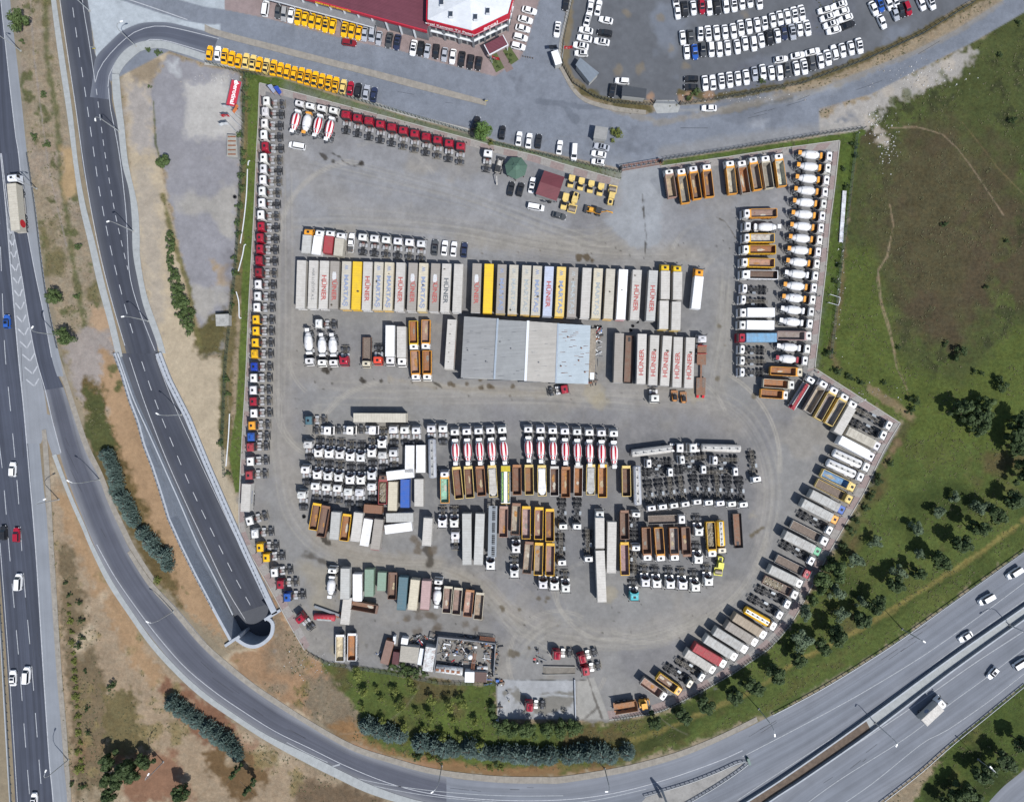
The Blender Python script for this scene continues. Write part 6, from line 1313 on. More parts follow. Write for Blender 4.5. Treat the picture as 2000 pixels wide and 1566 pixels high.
# entrance canopy and planted forecourt
x,y=P(969,88,3.2); g=thing('entrance_canopy',x,y,math.radians(28),'maroon entrance canopy in front of the corner showroom','canopy'); ob('canopy_roof',MB().box(-2.9,2.9,-1.5,1.6,3.0,3.15).box(-3.1,3.1,-1.75,-1.5,2.95,3.3,1).box(-3.1,-2.9,-1.5,1.6,2.95,3.3,1).box(2.9,3.1,-1.5,1.6,2.95,3.3,1).mesh('canopy_roof',[M['mar2'],M['fr']]),g)
for k in (-1,1): ob('post',MB().box(k*2.8-.1,k*2.8+.1,-1.6,-1.4,0,2.95).mesh('post',M['fr']),g)
M['lawn']=groundmat('flowerbed_grass',.1,.5,.4,0)
def bed(label,s):
    b=MB(); pts=W2(s); b.prism(pts,pts,0,.12) if sum((pts[i][0]*pts[(i+1)%len(pts)][1]-pts[(i+1)%len(pts)][0]*pts[i][1]) for i in range(len(pts)))>0 else b.prism(pts[::-1],pts[::-1],0,.12)
    tag(ob('flower_bed',b.mesh('flower_bed',flat('bed_grass',c3(92,104,60),.9,0,.3,3))),label,'flower bed','flower beds by the showroom')
bed('grassy flower bed left of the showroom entrance path','954,112 970,104 985,133 969,142'); bed('grassy flower bed right of the showroom entrance path','982,100 996,92 1013,117 998,127')
trees('bush','round clipped, in the showroom flower beds','left','974,130 4;969,121 3.5;990,106 3.5;997,108 4;996,118 4')
b=MB(); b.face([(x,y,.03) for x,y in W2('970,104 981,99 1003,135 989,142')]); struct('entrance_path',b.mesh('entrance_path',flat('entrance_paving',c3(140,122,118),.9,0,.15,2)))
# long maroon-roofed trading hall at the top
t,w,h=house('trading_hall','long trading hall with maroon metal roof and red fascia at the top','((616,-2),)' and ((560,-14),(834,60),(870,-60),(600,-130)),6.0,M['mar2'],'gwall')
hc=Vector((t.location.x,t.location.y,0)); A_=Vector(P(560,-14,6)+(0,))-hc; B2=Vector(P(834,60,6)+(0,))-hc; dv=(B2-A_).normalized(); nn=Vector((dv.y,-dv.x,0))
q=[A_,B2,B2+nn*.3,A_+nn*.3]; ob('fascia',MB().prism([(v.x,v.y) for v in q][::-1],[(v.x,v.y) for v in q][::-1],5.0,6.12).mesh('fascia',flat('hall_fascia',(.4,.02,.04),.5,0,.1)),t)
for k in range(10):
    p=A_.lerp(B2,(k+.5)/10)+nn*.02-nn*.25; b=MB(); b.box(-1.6,1.6,-.05,.05,.3,4.2); o_=ob('window',b.mesh('window',M['win']),t,(p.x,p.y,0)); o_.rotation_euler=(0,0,math.atan2(dv.y,dv.x))
    p=A_.lerp(B2,k/10); ob('pillar',MB().box(p.x-.25,p.x+.25,p.y-.25,p.y+.25,0,5.0).mesh('pillar',M['fr']),t)
TXQ.append((t,'SERKAN OTOMOTİV',1.1,A_.lerp(B2,.16),A_.lerp(B2,.5),5.5,.33,'tyel2',.03)); M['tyel2']=flat('sign_yellow',(.75,.5,.03),.5)
aw=thing('awning',*P(640,20,3.4),math.radians(-15),'long grey awning in front of the maroon trading hall','awning'); ob('awning_sheet',MB().box(-20,14,-1.4,1.2,3.2,3.3).box(-20,14,-1.5,-1.4,3.0,3.5,1).mesh('awning_sheet',[M['gwall'],M['fr']]),aw)
for k in range(8): ob('post',MB().box(-19+k*4.6,-18.85+k*4.6,-1.4,-1.25,0,3.2).mesh('post',M['fr']),aw)
# ticket booth and barrier at the side road
x,y=P(1087,114,2.2); t=thing('ticket_booth',x,y,math.radians(18),'white ticket booth in the side road beside the car lot','booth'); ob('wall',MB().box(-.9,.9,-1.9,1.9,0,2.5).mesh('wall',M['bwall']),t); ob('roof',MB().box(-1.0,1.0,-2.0,2.0,2.5,2.65).mesh('roof',M['white']),t); ob('window',MB().box(-.92,-.9,-.9,.9,1.1,2.0).mesh('window',M['win']),t)
x,y=P(1080,92,2.6); t=thing('solar_sign',x,y,.1,'dark tilted panel on a post above the ticket booth','panel'); ob('panel',MB().box(-1.1,1.1,-.5,.5,2.6,2.7).mesh('panel',M['hatch']),t); ob('post',MB().box(-.06,.06,-.06,.06,0,2.6).mesh('post',M['chas']),t)
# ================================================================ fences, poles, flags
def fence(label,s,n,h=1.8,mat='fwire',gp='fences around the yard',pm='chas',rail=True):
    p=W2(s); c=resample(p,max(n,len(p)*3),False); r=thing('fence',c[0].x,c[0].y,0,label,'fence',gp); o=c[0].copy(); b=MB()
    for i in range(len(c)-1):
        for z in ((h,h*.5,.15) if rail else (h,)): b.bar((c[i].x-o.x,c[i].y-o.y,z),(c[i+1].x-o.x,c[i+1].y-o.y,z),.05)
        d_=c[i+1]-c[i]; k=max(1,int(d_.length/.35))
        for j in range(k): q=c[i].lerp(c[i+1],j/k)-o; b.bar((q.x,q.y,.1),(q.x,q.y,h),.03)
    ob('wire_panel',b.mesh('wire_panel',M[mat]),r); m=MB().box(-.06,.06,-.06,.06,0,h+.25).mesh('post',M[pm])
    for q in resample(p,n,False): ob('post',m,r,(q.x-o.x,q.y-o.y,0))
M['fwire']=flat('fence_wire',c3(92,108,112),.6,.3,.2); M['fgreen']=flat('green_fence_wire',c3(80,110,100),.6,.2,.2)
fence('wire fence along the street beside the taxi row','405,124 480,146 543,148 706,199 800,226 916,260',70,1.8,'fgreen'); fence('wire fence behind the cars parked outside the yard','960,280 1106,314 1213,338',34,1.8,'fgreen')
fence('wire fence along the upper right wall of the yard','1298,312 1420,294 1600,264 1686,252',48,1.8); fence('wire fence between the old lot and the left lawn','480,146 477,260 470,400 462,520 452,620 443,700 436,860 440,930',60,1.8,'fgreen')
fence('wire fence along the ditch of the meadow','1672,262 1656,400 1640,520 1628,640 1620,700',30,1.5); fence('wire fence around the car lot','1117,0 1100,84 1098,126 1120,164 1160,190 1200,202 1275,206',50,1.8); fence('wire fence below the front row of the car lot','1328,206 1420,192 1560,166 1690,118 1800,68 1900,6',60,1.8)
fence('railing along the curved brick edge of the yard','1200,1404 1292,1386 1363,1351 1435,1310 1502,1263 1547,1212',70,1.1,'fwire','fences around the yard'); fence('low wire fence above the orchard','603,1274 640,1294 760,1312 860,1332 968,1334',34,1.5)
fence('steel railing along the sunken road','312,690 331,740 369,815 406,905 441,985 481,1075 520,1165',56,1.1,'guardm'); fence('steel railing left of the sunken road','224,690 239,731 254,782 270,823 282,869 298,910 313,956 330,1012 354,1065 380,1118 416,1186',56,1.1,'guardm')
def pole(label,base,head,h=12,two=None,arm=True,gp='street lamps along the roads'):
    """lamp: base pixel on the ground, head pixel as seen (head height h)"""
    b0=P(*base); hd=P(*head,h); r=thing('street_lamp',b0[0],b0[1],0,label,'street lamp',gp); dx,dy=hd[0]-b0[0],hd[1]-b0[1]
    L=math.hypot(dx,dy); 
    if L>4: dx,dy=dx*3/L,dy*3/L
    b=MB(); b.lathe([(0,.16),(h*.75,.1)],8,0,0,'z'); ob('pole',b.mesh('pole',M['steel']),r)
    a=MB(); p=[(0,0,h*.75),(dx*.15,dy*.15,h*.88),(dx*.5,dy*.5,h*.97),(dx,dy,h)]
    for q,w in zip(p,p[1:]): a.bar(q,w,.11)
    ob('arm',a.mesh('arm',M['steel']),r); ang=math.atan2(dy,dx); c=MB().box(-.1,.75,-.18,.18,-.08,.1,0,.08); q=ob('lamp_head',c.mesh('lamp_head',M['white']),r,(dx,dy,h)); q.rotation_euler=(0,0,ang)
    ob('base',MB().box(-.25,.25,-.25,.25,0,.25).mesh('base',M['kerbp']),r)
M['kerbp']=flat('base_concrete',c3(180,178,172),.9)
for i,(a,c) in enumerate((((266,91),(235,43)),((233,257),(186,232)),((261,452),(213,432)),((290,627),(242,618)),((354,810),(309,809)))): pole(f'curved street lamp beside the entry road, {ORD[i]} from the top',a,c)
for i,(a,c) in enumerate((((41,100),(-8,62)),((72,369),(28,350)),((113,655),(62,641)),((195,936),(135,940)))): pole(f'grey street lamp on the left motorway verge, {ORD[i]} from the top',a,c)
pole('street lamp on the small green box in the dirt strip','' or (115,975),(85,976)); pole('street lamp over the ramp bend, beside the orange earth',(339,1193),(290,1215)); pole('street lamp on the left motorway verge near the bottom',(134,1483),(92,1499)); pole('street lamp beside the dark grove at lower left',(319,1487),(295,1504))
pole('street lamp over the southern road, left one',(863,1495),(846,1545)); pole('street lamp over the southern road, right one',(1181,1500),(1187,1545)); pole('street lamp above the upper edge of the right motorway, lower one',(1482,1384),(1513,1433)); pole('street lamp above the upper edge of the right motorway, upper one',(1762,1228),(1807,1254))
for i,(a,c) in enumerate((((1709,1411),(1752,1453)),((1971,1220),(2012,1262)))): pole(f'double street lamp on the right motorway median, {("lower","upper")[i]} one',a,c)
pole('street lamp below the right motorway, among the lower trees',(1910,1482),(1903,1466),9); pole('street lamp by the bottom road fork',(1385,1550),(1362,1526)) if 0 else None
pole('street lamp at the left corner of the top road',(175,22),(150,-5))
# overhead sign gantry at the bottom
x,y=P(1292,1541); t=thing('sign_gantry',x,y,0,'steel sign gantry post beside the bottom road fork','gantry'); b=MB(); b.lathe([(0,.35),(7,.3)],10,0,0,'z'); ob('post',b.mesh('post',M['steel']),t); ob('cross_beam',MB().bar((0,0,6.8),(2.6,-5.4,6.8),.7,.7).mesh('cross_beam',M['steel']),t)
ob('sign_panel',MB().bar((1.3,-2.3,6.9),(2.7,-5.2,6.9),.3,2.2).mesh('sign_panel',M['guardm']),t)
x,y=P(1463,1487,1); t=thing('crash_cushion',x,y,math.radians(20),'small dark green crash cushion at the tip of the road fork','crash cushion'); ob('drum',MB().box(-.35,.35,-1.0,1.0,0,1.1,0,.2).mesh('drum',flat('dark_green_plastic',(.02,.08,.07),.5)),t)
# flags by the old lot and the showroom
def flag(label,base,h,kind,rot):
    x,y=P(*base); t=thing('flagpole',x,y,rot,label,'flagpole','flagpoles'); ob('pole',MB().lathe([(0,.07),(h,.04)],8,0,0,'z').mesh('pole',M['fr']),t)
    b=MB(); n=6
    for i in range(n):
        f=lambda k:(.1+2.4*k/n,.18*math.sin(k*1.6)*k/n)
        a,c=f(i),f(i+1); b.face([(a[0],a[1],h-1.8),(c[0],c[1],h-1.9),(c[0],c[1],h-.3),(a[0],a[1],h-.2)],0,True)
    fo=ob('flag',b.mesh('flag',M['red'] if kind=='r' else (M['fr'] if kind=='w' else M['orangep'])),t)
    if kind=='r':
        b=MB()
        for s in (-1,1):
            for k in range(14):
                a=math.radians(40+280*k/14); e=math.radians(40+280*(k+1)/14); o1,o2=.38,.38; i1=.3
                p=lambda r_,an,dx=0:(1.0+dx+math.cos(an)*r_,s*.13,h-1.02+math.sin(an)*r_)
                b.face([p(.4,a),p(.4,e),p(.32,e,.06),p(.32,a,.06)])
            st_=[(1.55+ (.16 if k%2==0 else .065)*math.cos(math.radians(180+36*k)),s*.13,h-1.02+(.16 if k%2==0 else .065)*math.sin(math.radians(180+36*k))) for k in range(10)]; b.face(st_)
        ob('crescent_and_star',b.mesh('crescent_and_star',M['white']),t)
M['orangep']=flat('orange_flag',(.6,.18,.06),.6)
flag('flagpole with red crescent flag beside the old lot stall',(471,249),9.5,'r',math.radians(180)); flag('flagpole with white flag above the old lot stall',(466,262),9,'w',math.radians(190)); flag('flagpole with white flag beside the red billboard',(472,232),9,'w',math.radians(170)); flag('flagpole with orange flag beside the red billboard',(474,240),8,'o',math.radians(60))
flag('flagpole with red crescent flag beside the ticket booth',(1097,120),9,'r',math.radians(0)); flag('flagpole with small red flag in the left showroom flower bed',(961,124),5,'r',math.radians(-20))
# red billboard lying over the old lot edge
bx,by=P(455,181,5); t=thing('billboard',bx,by,math.radians(-13),'tall red billboard with white lettering at the top of the old lot','billboard'); ob('board',MB().box(-1.35,1.35,-3.6,3.6,4.2,4.5).box(-1.5,1.5,-3.75,3.75,4.15,4.3,1).mesh('board',[flat('red_board',(.42,.03,.05),.5,0,.12),M['guard2']]),t)
ob('post',MB().box(-.15,.15,-2.8,-2.5,0,4.2).box(-.15,.15,2.5,2.8,0,4.2).mesh('post',M['chas']),t); TXF=[(t,'berotinal',1.75,(0.15,0,4.52),-math.pi/2,'white',.05)]
ob('floodlight',MB().lathe([(4.6,.5),(4.8,.5)],12,0,0,'z',None,0,1,3.2).mesh('floodlight',M['white']),t)
for i,(px,py,a) in enumerate(((525,173,35),(537,176,35))):
    x,y=P(px,py,5); t=thing('feather_banner',*P(px+12,py+14),math.radians(a),f"tall {('white and blue','blue')[i]} feather banner at the top left yard corner",'banner','feather banners'); ob('pole',MB().lathe([(0,.05),(6.5,.03)],6,0,0,'z').mesh('pole',M['chas']),t)
    b=MB(); b.face([(0,.0,1.5),(1.0,.05,1.8),(1.2,.1,5.6),(.6,.05,6.3),(0,0,6.4)]); ob('banner_cloth',b.mesh('banner_cloth',flat('banner_blue',(.03,.08,.42),.6) if i else flat('banner_pale',(.35,.4,.55),.6)),t)
# yard gate (sliding lattice)
x,y=P(1252,322,1); t=thing('sliding_gate',x,y,math.radians(9.5),'brown steel lattice sliding gate across the yard entrance','gate'); b=MB()
for yy in (-.6,.6): b.bar((-5.6,yy,1.5),(5.6,yy,1.5),.12); b.bar((-5.6,yy,.3),(5.6,yy,.3),.12)
for k in range(9): xx=-5.6+11.2*k/8; b.bar((xx,-.6,1.5),(xx,.6,1.5),.1); b.bar((xx,0,.2),(xx,0,1.5),.1); 
ob('lattice',b.mesh('lattice',M['rustm']),t); 
for k in (-1,1): ob('gate_post',MB().box(k*5.9-.25,k*5.9+.25,-.4,.4,0,2.4).mesh('gate_post',M['chas']),t)
x,y=P(1303,200,1); t=thing('sliding_gate',x,y,math.radians(-2),'pale steel sliding gate at the car lot entrance','gate'); b=MB()
for z in (1.5,.8,.25): b.bar((-3.4,0,z),(3.4,0,z),.1)
for k in range(14): b.bar((-3.4+6.8*k/13,0,.2),(-3.4+6.8*k/13,0,1.5),.05)
ob('lattice',b.mesh('lattice',M['guardm']),t)
for k in (-1,1): ob('gate_post',MB().box(k*3.6-.15,k*3.6+.15,-.15,.15,0,2.2).mesh('gate_post',M['chas']),t)
# pale pipes on the lawns
def pipe(label,s,r_=.12,z=.2,mat='fr',gp='pale pipes lying on the lawns'):
    c=resample(W2(s),14); b=MB(); o=c[0].copy()
    for i in range(len(c)-1): q=c[i]-o;w_=c[i+1]-o; b.bar((q.x,q.y,z),(w_.x,w_.y,z),r_*2)
    tag(ob('pipe',b.mesh('pipe',M[mat]),None,(o.x,o.y,0)),label,'pipe',gp)
pipe('long white pipe on the left lawn, upper one','484,331 482,380 477,430 470,476'); pipe('white bent pipe on the left lawn, middle one','481,478 478,479 474,500 466,530'); pipe('white curved pipe on the left lawn, lower one','462,570 467,590 468,620 472,621'); pipe('grey pipe on the lower left lawn','449,808 447,850 442,910'); pipe('short white pipe at the top of the left lawn','489,315 486,316 485,324')
x,y=P(1646,423,.4); t=thing('pipe_rack',x,y,math.radians(-4),'long narrow white panel stack on the lawn right of the mixers','panel'); ob('panel',MB().box(-.55,.55,-7.4,7.4,.1,.5).mesh('panel',paint('panel_white',.5,.5,0,(.62,.64,.68),.2)),t); ob('skid',MB().box(-.4,.4,-6,-5.8,0,.098).box(-.4,.4,5.8,6,0,.098).mesh('skid',M['chas']),t)
x,y=P(1630,585,1); t=thing('goal_frame',x,y,math.radians(-12),'thin white pipe frame on the lawn right of the mixers','frame'); b=MB(); b.bar((-1.5,1.2,1),(1.5,.9,1),.1); b.bar((-1.5,-1.2,1),(1.5,-1.4,1),.1); b.bar((1.5,.9,1),(1.5,-1.4,1),.1); 
for q in ((-1.5,1.2),(1.5,.9),(-1.5,-1.2),(1.5,-1.4)): b.bar(q+(0,),q+(1,),.1)
ob('pipe_frame',b.mesh('pipe_frame',M['fr']),t)
# scrap compound at the bottom
def sbox(name,label,px,py,w,l,h,rot,mat,z=0,cat='container',roofm=None):
    x,y=P(px,py,h+z); t=thing(name,x,y,math.radians(rot),label,cat); b=MB(); b.box(-w/2,w/2,-l/2,l/2,0,h-.08,0); b.box(-w/2+.03,w/2-.03,-l/2+.03,l/2-.03,h-.08,h,1)
    for k in range(int(l/.5)): b.box(-w/2+.1,w/2-.1,-l/2+.25+k*.5,-l/2+.3+k*.5,h-.002,h+.02,1)
    ob('shell',b.mesh('shell',[mat,roofm or mat]),t); ob('door',MB().box(-w/2+.1,w/2-.1,-l/2-.05,-l/2,.1,h-.2).mesh('door',M['guard']),t); return t
M['rw']=paint('rusty_white',.4,.6,.9,(.62,.64,.64)); M['pinkr']=flat('faded_brown_roof',c3(150,122,110),.8,0,.15,1); M['slab']=flat('flat_concrete_roof',c3(186,180,168),.9,0,.14,1.5)
sbox('container','long faded brown container against the bottom fence',756,1274,2.4,6.8,2.5,-15,M['rustm'],0,'container',M['pinkr']); sbox('container','short dark red container beside the faded brown one',773,1285,1.9,3.6,2.2,-8,flat('dark_red_roof',c3(104,66,68),.8,0,.15,1))
sbox('flat_roof_hut','flat-roofed concrete hut in the scrap compound',799,1278,5.2,4.6,2.7,-6,M['bwall'],0,'hut',M['slab']); sbox('truck_box','rusty white truck box standing in the scrap compound',838,1287,2.9,6.9,2.9,-8,M['rw']); sbox('site_cabin','white cabin at the bottom of the scrap compound',917,1322,2.7,3.0,2.6,-2,M['white'],0,'cabin')
sbox('site_cabin','small white cabin above the flat-roofed hut',790,1252,1.9,1.8,2.2,-8,M['white'],0,'cabin'); sbox('locker','narrow white locker beside the brown container',770,1250,.7,2.2,1.9,-2,M['fr'],0,'locker')
sbox('flat_roof_hut','brown flat-roofed hut beside the white cabin',939,1322,3.4,2.9,2.4,-3,M['bwall'],0,'hut',flat('brown_felt_roof',c3(116,96,90),.9,0,.15,1.5)); sbox('steel_frame_box','narrow grey steel truck body beside the rusty white box',822,1282,1.3,4.8,1.6,-10,M['guardm'],0,'scrap body',M['fr'])
x,y=P(877,1310,2.3); t=thing('old_tank',x,y,math.radians(83),'long rusty white tank body with open hatches, lying in the scrap compound','tank'); b=MB(); b.lathe([(-3.9,.9),(-3.8,1.15),(3.8,1.15),(3.9,.9)],18,0,1.3,'y'); ob('tank_shell',b.mesh('tank_shell',M['rw']),t)
for k in range(5): ob('hatch',MB().box(-.35,.35,-3.1+k*1.5,-2.2+k*1.5,2.38,2.5).mesh('hatch',M['rustm']),t)
ob('cradle',MB().box(-.9,.9,-3,-2.6,0,.6).box(-.9,.9,2.6,3,0,.6).mesh('cradle',M['chas']),t)
x,y=P(942,1305,1.3); t=thing('small_tank',x,y,math.radians(92),'small white cylindrical tank in the right of the scrap compound','tank'); b=MB(); b.lathe([(-1.6,.4),(-1.5,.6),(1.5,.6),(1.6,.4)],14,0,.75,'y'); ob('tank_shell',b.mesh('tank_shell',M['rw']),t); ob('hatch',MB().box(-.25,.25,-.3,.3,1.3,1.42).mesh('hatch',M['rustm']),t)
wall('compound_wall','dark wall along the top of the scrap compound','856,1239 905,1244 968,1252',0,2.2,.25,'gwall','walls of the scrap compound'); wall('compound_wall','dark wall along the right of the scrap compound','968,1252 966,1290 965,1312',0,2.2,.25,'gwall','walls of the scrap compound'); wall('compound_wall','dark wall along the left of the scrap compound','857,1239 853,1270 849,1310',0,2.2,.25,'gwall','walls of the scrap compound')
x,y=P(918,1283,2.5); t=thing('water_silo',x,y,0,'small white round tank standing on legs in the scrap compound','tank'); ob('tank_shell',MB().lathe([(1.6,.45),(1.7,.7),(2.6,.7),(2.8,.3)],14,0,0,'z').mesh('tank_shell',M['white']),t); ob('leg',MB().bar((.45,.45,0),(.45,.45,1.7),.1).bar((-.45,.45,0),(-.45,.45,1.7),.1).bar((0,-.5,0),(0,-.5,1.7),.1).mesh('leg',M['chas']),t)
for i,(px,py,a,L) in enumerate(((925,1292,-8,5),(952,1247,84,4.5))):
    x,y=P(px,py,1.5); t=thing('steel_ladder',x,y,math.radians(a),f"rusty brown ladder-like steel grid, {('inside','on top of')[i]} the scrap compound",'steel grid','steel grids in the scrap compound'); b=MB()
    for s in (-1,1): b.bar((s*.45,-L/2,1.5),(s*.45,L/2,1.5),.1)
    for k in range(14): b.bar((-.45,-L/2+.2+k*(L-.4)/13,1.5),(.45,-L/2+.2+k*(L-.4)/13,1.5),.14,.06)
    for s in (-1,1): b.bar((s*.45,-L/2+.1,0),(s*.45,-L/2+.1,1.5),.1); b.bar((s*.45,L/2-.1,0),(s*.45,L/2-.1,1.5),.1)
    ob('grid',b.mesh('grid',M['rustm']),t)
SH_=['scrap strewn along the upper left inside of the scrap compound','pale sheet scrap along the upper right inside of the scrap compound','red and blue barrels along the right wall inside the compound','boards and pipes around the orange bin in the compound centre','dark car parts between the round tank and the lower right','grey drums at the left wall inside the compound','car parts outside the top wall of the compound','red and white sheets at the lower right compound corner','machine parts above the narrow grey truck body','grey sheet pile above the flat-roofed concrete hut','white frames above the rusty white truck box','barrels outside the right wall of the compound, upper heap','litter outside the right wall of the compound, lower heap','blue and white sacks at the upper left wash pad corner','small white scrap patch in the middle of the compound','grey box and tools left of the loading ramp','black parts pile above the grey tool box by the ramp','white canisters on the left edge of the wash pad','small white sack at the lower left wash pad corner','low brush and scrap pile left of the brown container']
for i,(px,py,w_,h_,n) in enumerate(((880,1262,3.4,1.8,50),(935,1258,3.6,1.3,46),(955,1275,1.3,2.6,36),(892,1285,3.0,2.2,44),(938,1300,2.6,1.3,34),(870,1280,1.6,2.6,30),(915,1246,3.2,.8,34),(955,1322,1.5,1.9,28),(824,1246,2.0,1.4,30),(810,1258,1.6,1.3,22),(843,1242,1.2,.9,16),(972,1275,.7,3.0,22),(966,1305,.7,2.0,16),(978,1332,1.0,.8,18),(905,1262,1.6,1.2,16),(1052,1290,1.4,.6,12),(1048,1272,.7,1.4,10),(978,1382,.5,1.2,8),(971,1402,.4,.9,6),(740,1282,1.2,1.2,10))):
    junk('scrap_heap',SH_[i],px,py,w_,h_,int(n*.6),40+i)
# tyres
def tyre(label,px,py,r_=.5):
    b=MB(); prof=[(0,r_*.62),(.0,r_),(.28,r_),(.28,r_*.62)]
    b.lathe(prof+[prof[0]],16,0,0,'z'); x,y=P(px,py); tag(ob('tyre',b.mesh('tyre',M['rub']),None,(x,y,.002)),label,'tyre','loose tyres in the yard')
tyre('loose tyre lying left of the scrap line',594,1008.5,.55); tyre('loose tyre below the street trailers',1245,629,.45); tyre('loose tyre left of the lettered trailers',1236,637,.45); tyre('loose tyre near the front of the open trailer',1232,645,.45); tyre('big tyre lying in the old lot weeds',459,385,.55)
for i in range(7): tyre(f'small tyre in the heap at the upper right corner of the hall, {ORD[i]}',1163+i%3*5,638+i//3*4,.4)
# red tank and beam on the ground
x,y=P(633,1206,1.6); t=thing('red_tank',x,y,math.radians(86),'red cylindrical tank with four hatches lying in the lower left yard','tank'); b=MB(); b.lathe([(-3.1,.6),(-2.95,.95),(2.95,.95),(3.1,.6)],18,0,1.0,'y',None,0); ob('tank_shell',b.mesh('tank_shell',flat('faded_red_tank',(.38,.045,.06),.6,0,.2,2)),t)
for k in range(4): ob('hatch',MB().lathe([(1.93,.22),(2.02,.22)],10,0,0,'z',None,0,1,-1.8+k*1.1).mesh('hatch',M['red']),t)
ob('walkway',MB().box(-.75,-.3,-2.2,2.0,1.9,2.0).mesh('walkway',M['deck']),t); ob('cradle',MB().box(-.7,.7,-2.4,-2.1,0,.3).box(-.7,.7,2.1,2.4,0,.3).mesh('cradle',M['chas']),t)
a=P(614,1184,.8);c=P(664,1202,.8); t=thing('hydraulic_beam',(a[0]+c[0])/2,(a[1]+c[1])/2,0,'long silver hydraulic beam lying above the red tank','beam'); dx,dy=(c[0]-a[0])/2,(c[1]-a[1])/2; ob('beam_body',MB().bar((-dx,-dy,.5),(dx,dy,.5),.7,.6).mesh('beam_body',M['guardm']),t); ob('end_frame',MB().bar((dx*.75,dy*.75-.8,.5),(dx*1.1,dy*1.1+.8,.5),.8,.5).mesh('end_frame',M['rustm']),t)
# people
def person(label,px,py,rot,shirt,trous,step=.25):
    v=[(0,0,.95),(0,0,1.15),(0,.01,1.38),(0,.01,1.5),(0,.03,1.62),(0,.03,1.74),(-.2,0,1.4),(-.26,.04,1.15),(-.25,.2,.95),(.2,0,1.4),(.26,-.04,1.15),(.25,.1,.92),(-.1,0,.9),(-.11,step*.5,.5),(-.11,step,.07),(-.11,step+.16,.05),(.1,0,.9),(.11,-step*.3,.5),(.11,-step,.07),(.11,-step+.16,.05)]
    e=[(0,1),(1,2),(2,3),(3,4),(4,5),(2,6),(6,7),(7,8),(2,9),(9,10),(10,11),(0,12),(12,13),(13,14),(14,15),(0,16),(16,17),(17,18),(18,19)]
    rd=[.15,.14,.15,.06,.1,.08,.06,.045,.035,.06,.045,.035,.09,.065,.045,.04,.09,.065,.045,.04]
    me=bpy.data.meshes.new('person'); me.from_pydata(v,e,[]); o_=bpy.data.objects.new('person',me); COL.objects.link(o_); m=o_.modifiers.new('s','SKIN'); m.use_smooth_shade=True
    for i,sv in enumerate(me.skin_vertices[0].data): sv.radius=(rd[i],rd[i]*.8); sv.use_root=(i==0)
    s2=o_.modifiers.new('d','SUBSURF'); s2.levels=1; s2.render_levels=1
    bpy.context.view_layer.update(); mm=bpy.data.meshes.new_from_object(o_.evaluated_get(bpy.context.evaluated_depsgraph_get())); bpy.data.objects.remove(o_)
    for k in (flat('skin',(.35,.2,.13),.6),flat('shirt_cloth',shirt,.8),flat('trouser_cloth',trous,.8),flat('hair',(.02,.015,.01),.7)): mm.materials.append(k)
    for f in mm.polygons:
        z=f.center.z; ax=abs(f.center.x); f.material_index=3 if z>1.68 else (0 if z>1.47 or (z<1.05 and ax>.2) else (1 if z>.97 else 2))
    x,y=P(px,py,.9); o_=ob('person',mm,None,(x,y,0)); o_.rotation_euler=(0,0,rot); tag(o_,label,'person')
person('person in dark shirt walking beside the orange-tanked mixers on the right',1600,578,1.2,(.05,.06,.08),(.03,.035,.05)); person('person in pale shirt on the brick edge beside the lower mixers',1601,611,2.6,(.45,.45,.45),(.04,.05,.08))
person('person in white shirt standing on the wash pad, upper one',992.5,1354,.4,(.6,.6,.62),(.03,.03,.04)); person('person in yellow shirt crossing the wash pad, lower one',994,1368,2.0,(.6,.5,.2),(.05,.05,.06)); person('person in red shirt on the brick corner below the mixer column',1597,727,.8,(.4,.04,.04),(.03,.03,.04))
# small things on the street side
for i,(px,py) in enumerate(((185,96),(950,198))):
    x,y=P(px,py,.8); t=thing('road_sign',x,y,.3*i,f"yellow and blue road sign on the {('top left concrete tip','end of the street median')[i]}",'road sign','road signs'); ob('post',MB().box(-.04,.04,-.04,.04,0,2.0).mesh('post',M['steel']),t); ob('sign_plate',MB().box(-.45,.45,-.06,-.041,1.1,2.1).box(-.45,.45,-.08,-.061,1.6,2.05,1).mesh('sign_plate',[flat('sign_yellow_plate',(.75,.6,.02),.4),M['jblue']]),t)
for i in range(5):
    x,y=P(1022+i*4.7,110+i*.9,.4); tag(ob('bollard',MB().lathe([(0,.16),(.5,.14),(.75,.05)],8,0,0,'z').mesh('bollard',M['bedwood']),None,(x,y,0)),f'small dark bollard across the forecourt exit, {ORD[i]} from the left','bollard','bollards by the showroom')
# deferred lettering helper
def place_text(textmesh):
    for (t,s,size,a,b_,z,off,mat,bold) in TXQ:
        dv=(b_-a).normalized(); nn=Vector((dv.y,-dv.x,0)); 
        if nn.dot((a+b_)/2)<0: nn=-nn
        p=(a+b_)/2+nn*off; o_=ob('lettering',textmesh(s,size,mat,bold,1.0,.02),t,(p.x,p.y,z)); o_.rotation_euler=(math.pi/2,0,math.atan2(dv.y,dv.x))
    for (t,s,size,l,ro,mat,bold) in TXF:
        o_=ob('lettering',textmesh(s,size,mat,bold),t,l); o_.rotation_euler=(0,0,ro)
